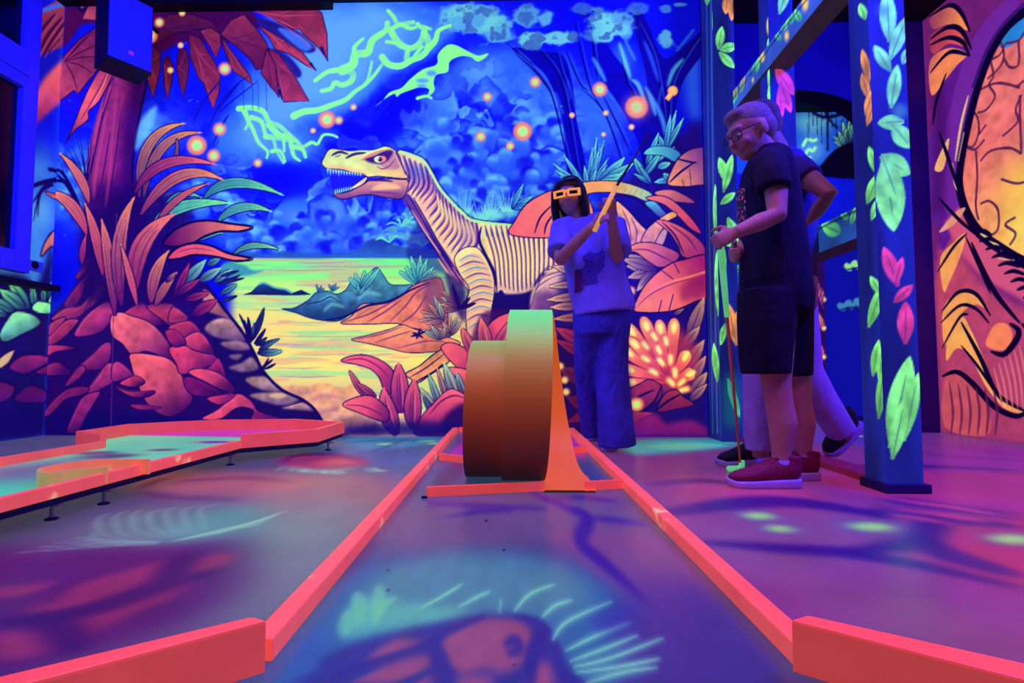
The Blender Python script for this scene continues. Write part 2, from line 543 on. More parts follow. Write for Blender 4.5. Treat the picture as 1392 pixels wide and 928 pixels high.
def lightning():
    g = GLOW
    def bolt(pts, w, w1=None, taper=0):
        w *= 1.12
        W.stroke(pts, w * 2.2, (84, 160, 255), alpha=.35, soft=3, taper=0)
        W.stroke(pts, w, g, taper=taper, w1=w1); W.disc(*pts[0], w * .5, g); W.disc(*pts[-1], (w1 or w) * .5, g)
    # main upper system
    bolt([(400, 158), (414, 152), (432, 150), (452, 143), (470, 136), (484, 124), (497, 115), (502, 103), (506, 84)], 9, 3)
    bolt([(497, 115), (508, 104), (520, 88)], 5, 4)
    bolt([(429, 110), (444, 99), (456, 96), (466, 95)], 5, 8)
    bolt([(438, 124), (450, 121), (456, 113), (466, 116), (478, 110), (480, 100), (472, 96)], 5, 9)
    bolt([(466, 96), (480, 88), (484, 74), (500, 72), (507, 55), (525, 42), (527, 32)], 12, 7)
    bolt([(484, 76), (482, 65), (494, 53)], 7, 4)
    bolt([(528, 15), (536, 24), (542, 33), (562, 31)], 4, 6)
    bolt([(531, 41), (545, 34), (558, 39), (572, 36), (586, 40)], 6, 4)
    bolt([(568, 33), (573, 39)], 5, 4)
    bolt([(532, 42), (537, 52), (548, 63), (560, 66), (572, 58), (578, 42)], 8, 8)
    bolt([(526, 57), (538, 59), (546, 64)], 4, 6)
    bolt([(555, 68), (553, 80)], 6, 7)
    bolt([(520, 78), (529, 88), (545, 90), (560, 82), (574, 76), (582, 66), (582, 54), (577, 46)], 8, 9)
    bolt([(582, 66), (592, 56), (597, 42), (613, 35)], 9, 4)
    bolt([(564, 76), (574, 64)], 4, 5)
    # the cloud-edge glow
    W.fill([(510, 146), (520, 138), (530, 126), (546, 120), (558, 108), (575, 95), (594, 88), (596, 74), (608, 62), (620, 62), (636, 70), (650, 76), (664, 73), (660, 79), (650, 84), (640, 78), (626, 77), (612, 84), (609, 98), (594, 102), (590, 112), (591, 124), (580, 133), (584, 122), (572, 119), (558, 123), (545, 128), (540, 132), (536, 128), (522, 136)], g, tex=0)
    for c in ((587, 100, 7, 4), (575, 110, 9, 3), (574, 117, 7, 2)): W.disc(c[0], c[1], c[2], (92, 160, 250), ry=c[3], feather=.6)
    bolt([(568, 134), (580, 131), (587, 134)], 4, 3)
    # left system above the plants
    bolt([(325, 148), (342, 147), (358, 152), (366, 166), (380, 172), (394, 184), (405, 194), (412, 200), (424, 194), (432, 196), (440, 184), (452, 184), (459, 187)], 7, 3)
    bolt([(332, 150), (338, 166), (334, 176)], 7, 3)
    bolt([(338, 164), (345, 178), (352, 194), (364, 206), (363, 215)], 5, 3)
    bolt([(342, 160), (356, 166), (362, 184), (372, 190), (376, 204), (386, 222)], 6, 3)
    bolt([(362, 186), (380, 188), (398, 192)], 7, 6)
    bolt([(366, 170), (380, 184), (392, 186)], 7, 9)
    bolt([(370, 206), (382, 206), (388, 220)], 5, 3)
    bolt([(396, 196), (400, 212), (408, 219)], 6, 3)
    bolt([(402, 200), (412, 204), (416, 214)], 6, 4)
    bolt([(386, 188), (387, 206)], 4, 3)


def blue_trees():
    dk, md = (6, 4, 176), (10, 10, 222)
    for x, y, rx, ry in ((800, 150, 16, 40), (768, 96, 14, 22), (736, 120, 16, 40), (846, 80, 18, 22), (950, 110, 20, 60), (812, 190, 14, 30), (842, 130, 12, 26), (700, 110, 20, 30)):
        W.disc(x, y, rx, (44, 100, 250), ry=ry, feather=7, alpha=.8)
    W.fill([(696, 66), (716, 82), (738, 98), (752, 122), (762, 152), (768, 190), (776, 262), (802, 264), (794, 210), (784, 160), (778, 110), (766, 76), (740, 70), (716, 66)], (4, 2, 172), tex=.15)
    W.fill([(784, 20), (800, 16), (806, 60), (812, 100), (840, 140), (866, 190), (880, 240), (910, 250), (906, 190), (880, 130), (852, 96), (826, 60), (818, 30)], (6, 2, 178), tex=.15)
    W.fill([(860, 24), (876, 22), (896, 70), (912, 78), (958, 40), (962, 64), (930, 110), (918, 160), (925, 215), (880, 215), (872, 140), (880, 110)], (10, 2, 150), tex=.15)
    for p in ([(690, 60), (726, 92), (750, 128), (768, 200), (780, 262)], [(732, 66), (756, 96), (768, 130), (778, 190), (790, 260)], [(756, 70), (764, 100), (772, 120), (778, 150)], [(782, 30), (790, 70), (800, 110), (808, 130), (826, 160)], [(700, 72), (730, 100), (752, 130)],
              [(800, 20), (806, 60), (812, 110)], [(770, 70), (788, 112), (800, 124)], [(842, 60), (852, 110), (860, 125), (870, 160)], [(866, 30), (886, 70), (896, 112), (904, 170)], [(960, 36), (930, 80), (912, 120), (906, 200)], [(820, 130), (840, 170), (856, 205)], [(790, 120), (820, 150), (840, 200), (850, 240)]):
        W.stroke(p, 2.6, (4, 0, 104), alpha=.9); W.stroke([(q[0] + 4, q[1]) for q in p], 1.6, (40, 80, 240), alpha=.7)
    for p, c in (([(806, 78), (816, 96), (824, 112)], (70, 160, 225)), ([(842, 58), (850, 84), (858, 108)], (110, 214, 210)), ([(850, 55), (864, 82)], (96, 196, 214)), ([(858, 108), (868, 116), (878, 140)], (100, 200, 214)), ([(930, 80), (916, 96), (908, 118)], (70, 170, 220)), ([(944, 40), (920, 70)], (66, 160, 224)), ([(876, 56), (886, 80), (896, 112)], (40, 80, 232)), ([(772, 110), (776, 136)], (40, 90, 240)), ([(820, 116), (834, 136)], (60, 130, 235)), ([(756, 126), (766, 156)], (60, 130, 240)), ([(878, 118), (886, 136), (892, 158)], (80, 170, 220)), ([(706, 70), (722, 84)], (40, 90, 240)), ([(788, 110), (800, 118)], (36, 80, 240)), ([(884, 128), (900, 160), (908, 196)], (66, 150, 220)), ([(900, 118), (894, 150)], (50, 120, 225))):
        W.stroke(p, 6, c, alpha=.85, soft=.5)
    # glowing canopy above
    n = fbm(W.h, W.w, 16, 14, 33, 4)
    for x, y, rx, ry, a in ((640, 24, 52, 24, .9), (676, 40, 32, 22, .9), (618, 14, 26, 12, .7), (716, 22, 22, 18, .8), (742, 26, 14, 14, .9), (722, 54, 22, 12, 1.1), (757, 53, 24, 14, 1.1), (820, 40, 20, 26, 1.1), (838, 34, 30, 22, .9), (850, 44, 14, 14, .8), (868, 12, 14, 10, .5), (905, 52, 11, 15, .9), (906, 12, 10, 8, .6), (790, 12, 14, 8, .5), (925, 6, 14, 4, .6)):
        m = sstep(.34, .66, G(x, y, rx, ry) * 1.0 + (n - .5) * 1.0) * a
        W.img += (np.array((112, 218, 214.)) - W.img) * np.clip(m * .82, 0, 1)[..., None]
        W.img += (np.array((40, 60, 170.)) - W.img) * (sstep(.56, .66, n) * np.clip(m, 0, 1) * .65)[..., None]


def orbs():
    for x, y, r in ((204, 49, 9), (217, 31, 5.5), (248, 18, 4), (246, 62, 3.6), (232, 96, 3.8), (306, 94, 7.4), (299, 176, 7.6), (268, 198, 11.5), (291, 212, 7.6), (351, 222, 5), (445, 163, 10), (461, 164, 5), (426, 178, 3.4), (481, 146, 3.8), (663, 132, 5.4), (654, 186, 6), (694, 199, 4.8), (711, 179, 11), (728, 112, 6.4), (816, 122, 8.6), (824, 154, 3.4), (821, 183, 2.8), (859, 173, 3.6), (866, 146, 13), (778, 157, 3.4), (858, 396, 5.5), (866, 550, 8), (696, 558, 4)):
        W.disc(x, y, r * 1.18, (255, 140, 110), feather=r * .10, alpha=.92)
        W.disc(x, y, r * .70, (255, 205, 150), feather=r * .12)
        W.disc(x, y, r * .50, (160, 255, 165), feather=r * .10)
    W.disc(866, 146, 20, (255, 150, 120), feather=5, alpha=.35)
    W.disc(915, 124, 7, (255, 150, 90)); W.disc(915, 124, 5, (255, 196, 140)); W.stroke([(914, 126), (907, 136)], 7, (255, 150, 90), taper=0); W.stroke([(914, 126), (908, 134)], 4, (255, 200, 140), taper=0)


def far_shore():
    W.fill([(318, 352), (340, 350), (380, 351), (430, 352), (470, 350), (520, 351), (600, 350), (600, 340), (566, 338), (540, 334), (520, 324), (500, 328), (490, 338), (470, 344), (440, 346), (416, 345), (395, 342), (360, 346), (330, 344)], (20, 36, 150), grad=(46, 110, 190), feather=.6, alpha=.85)
    for x, y in ((540, 318), (552, 326), (566, 312), (530, 330), (556, 300), (575, 335), (546, 308)):
        for k in range(9):
            a = random.uniform(-2.8, -.4)
            W.stroke([(x, y), (x + 14 * math.cos(a), y + 10 * math.sin(a)), (x + 24 * math.cos(a), y + 12 * math.sin(a) + 4)], 2.6, random.choice([(90, 200, 200), (110, 232, 205), (70, 150, 205)]), alpha=.75)
    W.fill([(555, 352), (562, 310), (580, 300), (610, 340), (640, 380), (600, 372)], (20, 20, 140), feather=2, alpha=.6)
    # grass clumps glowing under the neck
    for x, y in ((632, 290), (668, 292), (655, 300), (690, 288)):
        for k in range(13):
            a = -math.pi / 2 + (k - 6) * .14 + random.uniform(-.05, .05)
            L = random.uniform(16, 32)
            W.stroke([(x + k - 6, y), (x + L * math.cos(a), y + L * math.sin(a))], 1.8, (128, 238, 222), alpha=.8, smooth=False, taper=2)
        W.disc(x, y + 2, 15, (120, 236, 220), ry=6, feather=3, alpha=.7)
    # small island
    W.fill([(330, 401), (342, 397), (352, 387), (360, 385), (372, 391), (386, 393), (396, 399), (410, 394), (424, 401), (400, 402)], (30, 70, 130), grad=(16, 20, 96), smooth=False, tex=.2)
    W.stroke([(352, 387), (360, 385), (374, 391), (390, 394), (398, 399)], 2.5, (84, 180, 190), taper=0)
    # dark teal headland behind the bush
    W.fill([(305, 358), (330, 360), (345, 368), (360, 367), (345, 373), (318, 376), (300, 372)], (60, 150, 170), feather=.7)


def islands():
    W.fill([(384, 420), (400, 419), (420, 408), (430, 398), (446, 396), (458, 400), (470, 395), (478, 384), (488, 388), (496, 378), (512, 364), (520, 372), (530, 386), (545, 388), (562, 388), (545, 402), (520, 412), (496, 420), (480, 426), (462, 436), (440, 436), (420, 432), (404, 426)], (74, 170, 176), grad=[(60, 120, 160), (22, 50, 120)], out=(20, 30, 110), ow=1.3, tex=.3)
    for p in ([(432, 412), (450, 404), (462, 410)], [(440, 424), (452, 414), (468, 418)], [(486, 408), (500, 398), (520, 402)], [(470, 400), (486, 396)]):
        W.stroke(p, 5, (120, 210, 205), alpha=.6, soft=1)
    W.stroke([(416, 414), (436, 410), (450, 404), (464, 412)], 1.6, NAVY)
    for b, tips, w in (((434, 398), ((430, 386), (438, 388), (442, 392)), 3), ((452, 396), ((447, 386), (453, 387), (458, 385), (462, 390)), 3), ((492, 396), ((482, 370), (474, 376), (497, 366), (500, 372), (506, 368), (512, 372), (517, 364)), 8), ((488, 402), ((480, 392), (487, 386), (496, 390)), 5), ((570, 386), ((541, 368), (550, 361), (559, 348), (572, 347), (581, 352), (590, 363), (596, 371), (588, 378)), 9)):
        for t in tips: W.leaf(b, t, w, (40, 120, 150), (128, 240, 200), out=(14, 40, 120), ow=.7, streak=1, rib=.4)
    # orange banks
    W.fill([(464, 440), (478, 430), (492, 414), (520, 412), (546, 402), (560, 390), (584, 380), (602, 384), (606, 446), (560, 446), (540, 440), (500, 441)], (255, 150, 112), grad=(236, 112, 108), axis=((470, 440), (606, 390)), out=NAVY, ow=1.4, tex=.25)
    W.fill([(575, 383), (604, 380), (608, 446), (585, 446)], (110, 60, 110), feather=5, alpha=.75)
    for p in ([(466, 439), (500, 428), (520, 418), (545, 404)], [(500, 438), (524, 424), (546, 408)], [(530, 438), (552, 416), (566, 398), (586, 386)], [(478, 436), (505, 418)], [(545, 440), (565, 425), (580, 402)]):
        W.stroke(p, 2.6, (120, 44, 116), alpha=.8)
    W.stroke([(440, 436), (470, 430), (500, 416), (530, 410), (560, 394), (585, 384)], 3.2, (14, 8, 104))
    W.fill([(478, 462), (500, 456), (530, 448), (548, 442), (566, 448), (600, 456), (626, 466), (610, 476), (560, 480), (530, 474), (500, 467)], (255, 160, 118), grad=(222, 110, 110), out=NAVY, ow=1.2, tex=.25)
    for p in ([(482, 462), (520, 454), (548, 444)], [(510, 466), (540, 456), (560, 450)], [(540, 474), (580, 464), (610, 466)]):
        W.stroke(p, 2, (120, 50, 116), alpha=.8)
    W.fill([(552, 508), (570, 498), (590, 482), (606, 474), (612, 490), (590, 506), (570, 520), (560, 516)], (240, 150, 120), out=NAVY, ow=1.6, tex=.3)
    W.stroke([(556, 514), (580, 500), (606, 480)], 2.2, (90, 30, 110)); W.stroke([(566, 519), (590, 506), (604, 494)], 3, NAVY)
    # sand in the foreground
    W.fill([(384, 528), (400, 524), (420, 525), (440, 521), (462, 527), (482, 522), (492, 530), (486, 545), (500, 560), (520, 592), (440, 592), (424, 566), (408, 546)], (250, 178, 140), grad=(196, 130, 150), feather=.5, tex=.22)
    for p in ([(392, 530), (410, 534), (430, 530)], [(420, 545), (445, 538), (470, 544)], [(430, 565), (455, 556), (478, 562)]):
        W.stroke(p, 5, (150, 84, 150), alpha=.5, soft=2)
    W.fill([(464, 552), (486, 558), (510, 572), (512, 586), (480, 588), (466, 580)], (255, 190, 140), grad=(90, 40, 130), feather=1.5, tex=.3)


def dino():
    back = [(540, 207), (556, 209), (572, 215), (584, 226), (590, 242), (600, 258), (612, 273), (626, 287), (644, 300), (664, 303), (700, 306), (740, 312), (790, 326), (836, 350), (850, 400), (846, 446), (800, 450), (760, 440), (738, 430), (722, 438), (700, 436), (690, 410), (680, 396)]
    belly = [(672, 436), (664, 452), (644, 468), (636, 448), (634, 412), (636, 394), (616, 378), (600, 352), (585, 326), (570, 300), (558, 282), (549, 268), (546, 240)]
    W.fill(back + belly, (252, 226, 172), grad=[(250, 214, 176), (214, 150, 176)], out=NAVY, ow=1.6, tex=.15)
    # throat and chest strip
    W.fill([(547, 262), (558, 266), (572, 286), (586, 312), (604, 338), (622, 366), (634, 392), (616, 378), (598, 350), (580, 320), (562, 292), (550, 276)], (92, 50, 150), grad=(196, 110, 150), tex=.2)
    for p in ([(556, 266), (572, 294), (592, 328), (616, 364)], [(551, 272), (566, 298), (588, 334), (612, 372)], [(562, 268), (580, 300), (600, 336), (626, 376)], [(584, 320), (604, 350), (630, 388)]):
        W.stroke(p, 2.6, (26, 8, 122))
    W.stroke([(560, 286), (580, 318), (600, 346)], 2.2, (232, 160, 160)); W.stroke([(596, 352), (612, 374), (628, 390)], 3, (236, 164, 150))
    # stripes around the neck: dark, violet edge, pale gap
    for i in range(17):
        t = i / 16
        bx = np.interp(t, [0, .3, .55, .8, 1], [548, 584, 603, 626, 646]); by = np.interp(t, [0, .3, .55, .8, 1], [212, 228, 264, 286, 300])
        ex = np.interp(t, [0, .3, .55, .8, 1], [548, 574, 590, 612, 634]); ey = np.interp(t, [0, .3, .55, .8, 1], [262, 276, 316, 344, 352])
        mx, my = (bx + ex) / 2 + 7, (by + ey) / 2 + 3
        W.stroke([(bx, by), (mx, my), (ex, ey)], 4.6, (196, 110, 156), alpha=.8)
        W.stroke([(bx + 2, by), (mx + 2.6, my + 1), (ex + 2, ey - 4)], 3.4 + .8 * math.sin(i * 2.1), (76, 34, 146))
        if i < 9: W.stroke([(bx, by), (mx, my - 6)], 4, (40, 60, 180), alpha=.55)
        if i > 7: W.stroke([(bx - 5, by + 6), (mx - 3, my), (ex - 3, ey - 6)], 3.4, (255, 240, 176), alpha=.85)
    for x, y, rx, ry, c, a in ((566, 236, 14, 12, (70, 110, 200), .4), (580, 280, 12, 22, (236, 130, 150), .35), (606, 316, 12, 20, (250, 150, 140), .3), (634, 326, 12, 14, (150, 90, 180), .35)):
        W.disc(x, y, rx, c, ry=ry, feather=6, alpha=a)
    W.stroke([(543, 206), (560, 211), (576, 219), (587, 236), (598, 256), (612, 273), (628, 289), (646, 301), (700, 307)], 3.4, (190, 250, 180), taper=0)
    W.stroke([(543, 203), (560, 208), (577, 216), (589, 233), (600, 253), (614, 270), (630, 286), (648, 298), (700, 304)], 1.2, NAVY, taper=0)
    # ribs on the barrel
    for i in range(14):
        x = 660 + i * 7.2
        y0 = 308 + max(0, i - 6) * 1.5
        b = 10 - i * 1.1
        W.stroke([(x, y0), (x + b * .9 + 3, y0 + 38), (x + b * .6 + 10 - i * .8, 398 - abs(i - 5) * 2)], 4.2, (96, 52, 146))
        W.stroke([(x - 3.6, y0 + 4), (x + b * .9 - .5, y0 + 40), (x + b * .6 + 6 - i * .8, 392 - abs(i - 5) * 2)], 3.4, (255, 244, 178), alpha=.9)
        W.stroke([(x - 1.2, y0 + 6), (x + b * .9 + 1.5, y0 + 40), (x + b * .6 + 8 - i * .8, 392 - abs(i - 5) * 2)], 1.4, (236, 140, 150), alpha=.8)
        if i < 9: W.stroke([(x, y0 - 2), (x + 2, y0 + 14)], 5, (30, 70, 190), alpha=.7)
    W.fill([(672, 398), (690, 400), (720, 396), (740, 372), (748, 360), (730, 380), (722, 404), (718, 440), (690, 436), (672, 446), (668, 420)], (22, 8, 112), feather=1)
    W.stroke([(655, 308), (652, 326), (660, 346), (672, 370), (676, 396)], 4.4, (20, 8, 118))
    W.stroke([(700, 317), (725, 319), (750, 323)], 2.4, NAVY)
    # fore leg
    W.fill([(618, 352), (630, 338), (646, 336), (656, 344), (668, 366), (673, 390), (669, 420), (662, 452), (640, 468), (634, 440), (634, 412), (638, 392), (626, 374)], (255, 232, 180), grad=(246, 176, 160), out=NAVY, ow=1.4)
    for i, (y, xa, xb) in enumerate(((348, 624, 652), (356, 624, 660), (364, 627, 665), (372, 631, 668), (380, 636, 670), (389, 636, 671), (398, 636, 672), (407, 636, 670), (417, 635, 669), (428, 635, 667), (440, 636, 664))):
        W.stroke([(xa, y + 8), ((xa + xb) / 2, y), (xb, y + 3)], 3, (112, 66, 156) if i % 2 else (120, 150, 200), alpha=.85)
        W.stroke([(xa + 2, y + 11), ((xa + xb) / 2, y + 3.5), (xb - 3, y + 6)], 1.6, (240, 140, 150), alpha=.7)
    W.stroke([(640, 345), (652, 350), (664, 372), (669, 400)], 4, (236, 140, 160), alpha=.6, soft=1)
    # hind leg
    W.fill([(722, 440), (724, 412), (732, 388), (746, 368), (766, 360), (796, 356), (824, 370), (820, 446)], (250, 190, 172), grad=(126, 70, 160), out=(60, 20, 120), ow=1, tex=.2)
    for k in range(6):
        W.stroke([(728 + k * 3, 398 - k * 7), (752 + k * 4, 378 - k * 3), (790, 376 - k * 3)], 3, (120, 60, 150) if k % 2 else (255, 224, 190), alpha=.7)
    W.fill([(728, 404), (748, 396), (760, 410), (752, 440), (730, 438)], (84, 36, 140), feather=4, alpha=.7)
    # ---- head: mouth first
    W.fill([(446, 230), (470, 234), (498, 238), (500, 246), (480, 262), (456, 266), (450, 250)], (24, 24, 230), smooth=False)
    W.fill([(453, 263), (460, 270), (470, 271), (490, 266), (505, 265), (525, 269), (545, 271), (553, 262), (555, 246), (540, 244), (516, 243), (504, 245), (492, 252), (476, 260), (464, 263)], (255, 176, 140), grad=(120, 56, 128), out=NAVY, ow=1.5)
    W.fill([(473, 258), (482, 252), (494, 243), (500, 241), (496, 249), (484, 256)], (255, 226, 190), out=NAVY, ow=1.3)
    W.fill([(505, 258), (520, 249), (536, 250), (546, 256), (530, 258)], (255, 190, 150), feather=.8)
    W.stroke([(500, 262), (520, 262), (545, 264)], 3, (110, 50, 130), alpha=.7); W.stroke([(497, 246), (515, 245), (535, 247)], 3.4, (56, 20, 118))
    W.fill([(449, 203), (441, 214), (438, 223), (444, 229), (453, 230), (466, 231), (480, 235), (494, 237), (501, 241), (515, 240), (534, 242), (554, 243), (554, 238), (548, 228), (544, 214), (537, 204), (524, 199), (508, 204), (484, 206), (466, 204)], (226, 246, 160), grad=[(236, 240, 158), (250, 190, 140)], axis=((470, 200), (545, 250)), out=NAVY, ow=1.5, tex=.12)
    W.fill([(524, 206), (536, 206), (543, 214), (546, 226), (534, 232), (522, 228), (515, 222)], (190, 116, 150), feather=1.4, alpha=.75)
    W.fill([(495, 217), (508, 212), (524, 205), (535, 206), (530, 216), (522, 222), (510, 223)], (60, 20, 110), feather=.5)
    W.stroke([(466, 208), (490, 206), (506, 206), (524, 201)], 2.4, (200, 250, 190)); W.stroke([(490, 219), (504, 211), (522, 204)], 3, (246, 130, 116))
    W.disc(516, 217, 7, (236, 250, 190), ry=4.6); W.disc(520, 216.6, 5.4, (246, 140, 116), ry=4.4); W.disc(517, 217, 3, (16, 4, 80)); W.disc(515.6, 216, 1, (240, 250, 240))
    for p in ([(451, 212), (462, 207), (474, 210)], [(470, 216), (482, 210), (498, 208)], [(456, 214), (464, 211)]): W.stroke(p, 4, (70, 30, 110))
    W.stroke([(512, 226), (520, 230), (530, 226), (538, 216)], 2, (140, 60, 130)); W.stroke([(538, 206), (546, 222), (552, 238)], 3, (90, 50, 140)); W.stroke([(536, 207), (545, 226), (549, 234)], 1.6, (250, 190, 150))
    W.stroke([(500, 236), (525, 233), (548, 240)], 3, (255, 200, 140), alpha=.8)
    W.fill([(445, 224), (470, 226), (498, 234), (494, 238), (466, 231), (446, 230)], (255, 180, 140), feather=1, alpha=.6)
    for k in range(13):
        x = 446 + k * 3.7; y = 229.5 + k * .55
        L = 8.5 - k * .35 + (2 if k in (1, 4) else 0)
        W.fill([(x - 1.6, y), (x + 1.6, y), (x + .3, y + L)], (190, 255, 220), smooth=False, out=(16, 60, 150), ow=.5)
    for k in range(8):
        x = 456 + k * 3.0; y = 264 - k * .8
        W.fill([(x - 1.4, y), (x + 1.4, y), (x, y - 8 + k * .3)], (160, 250, 220), smooth=False, out=(16, 60, 150), ow=.5)


def under_dino_plants():
    for b, t, w in (((560, 440), (545, 428), 0),):
        pass
    # grey-green and peach tufts under the chest
    for b, tips in (((604, 436), ((570, 422), (574, 428), (582, 412), (590, 402), (596, 410), (566, 436), (578, 440))), ((622, 416), ((602, 396), (600, 404), (598, 414), (612, 390), (606, 425), (628, 396))), ((614, 456), ((596, 446), (590, 452), (602, 438), (612, 430), (622, 430), (628, 436), (590, 458), (580, 450))), ((600, 462), ((574, 448), (586, 442), (606, 444)))):
        for t in tips: W.leaf(b, t, 7, (80, 50, 110), random.choice([(196, 236, 190), (236, 190, 160), (170, 214, 190), (255, 170, 130)]), out=NAVY, ow=.7, streak=1, rib=.4)
    W.fill([(606, 372), (622, 380), (634, 396), (632, 436), (624, 430), (612, 400)], (30, 8, 110), feather=2, alpha=.8)
    for t in ((600, 398), (604, 410), (608, 420), (640, 404), (648, 412), (615, 385), (603, 425)): W.leaf((626, 420), t, 5, (34, 6, 110), (230, 140, 120) if t[0] < 610 else (24, 4, 104), out=NAVY, ow=.8, streak=0)
    for t in ((560, 452), (572, 446), (580, 450), (558, 458), (566, 462), (576, 460)): W.leaf((569, 455), t, 3.4, NAVY, (26, 6, 110), out=None, streak=0, rib=0)


def pink_plants():
    dk = (110, 22, 110)
    W.fill([(640, 470), (648, 440), (660, 424), (690, 420), (716, 430), (700, 500), (640, 520)], (60, 10, 100), feather=2, alpha=.8)
    for p, ax in (([(600, 472), (612, 466), (630, 472), (644, 486), (646, 506), (636, 514), (622, 500), (608, 486)], ((600, 470), (646, 512))), ([(655, 468), (662, 446), (676, 432), (696, 425), (700, 430), (692, 450), (676, 470)], ((700, 425), (655, 470))), ([(620, 514), (610, 500), (640, 505), (650, 530), (640, 545)], ((612, 500), (648, 545)))):
        W.fill(p, (255, 110, 130), grad=[(232, 78, 124), dk], axis=ax, out=NAVY, ow=1.4)
    for b, t, w, bend in (((648, 486), (628, 444), 15, -.05), ((664, 482), (654, 432), 19, 0), ((672, 480), (698, 432), 18, .05), ((652, 520), (638, 476), 16, -.05)):
        W.leaf(b, t, w, dk, (255, 116, 126), bend=bend, streak=2)
    for b, t, w, c in (((600, 556), (583, 508), 10, (150, 232, 205)), ((610, 552), (594, 498), 8, (240, 176, 150)), ((618, 546), (604, 500), 10, (170, 226, 210)), ((626, 548), (603, 492), 14, (190, 236, 205)), ((596, 560), (570, 526), 9, (200, 236, 190)), ((590, 566), (575, 538), 8, (60, 120, 150)), ((634, 540), (620, 505), 10, (150, 200, 200))):
        W.leaf(b, t, w, (60, 20, 110), c, streak=2, ow=.8)
    W.fill([(566, 592), (574, 566), (590, 548), (604, 534), (616, 529), (634, 538), (644, 548), (640, 592)], (246, 100, 140), grad=[(196, 56, 128), (52, 10, 128)], out=NAVY, ow=1.2)
    W.fill([(600, 586), (604, 568), (616, 556), (634, 550), (640, 590)], (40, 8, 110), feather=3)
    W.stroke([(584, 564), (600, 546), (618, 538), (634, 542)], 2.4, dk)
    W.leaf((496, 540), (474, 502), 9, dk, (250, 120, 124), streak=1); W.leaf((512, 540), (484, 520), 9, dk, (220, 90, 130), streak=1)
    W.fill([(464, 491), (478, 484), (498, 483), (518, 490), (534, 503), (537, 520), (532, 536), (522, 530), (516, 514), (504, 502), (486, 496)], (255, 104, 132), grad=[(226, 72, 130), (120, 24, 118)], axis=((470, 486), (534, 534)), out=NAVY, ow=1.5)
    W.stroke([(466, 491), (492, 488), (514, 498), (530, 514)], 1.8, dk)
    for b, t, w, bend in (((546, 562), (542, 492), 25, .0), ((562, 584), (564, 514), 24, -.04), ((540, 592), (522, 526), 24, -.10)):
        W.leaf(b, t, w, (90, 16, 124), (250, 96, 134), bend=bend, streak=2, ow=1.4, rib=1.6)
    W.fill([(466, 551), (482, 541), (504, 538), (522, 550), (530, 562), (526, 574), (510, 570), (490, 562)], (255, 106, 128), grad=[(232, 76, 128), (96, 18, 124)], axis=((468, 548), (530, 572)), out=NAVY, ow=1.5)
    W.stroke([(470, 551), (492, 552), (512, 560), (524, 568)], 1.8, dk)
    W.fill([(440, 592), (500, 578), (560, 574), (640, 580), (650, 600), (440, 600)], (16, 8, 120), feather=4, alpha=.85)


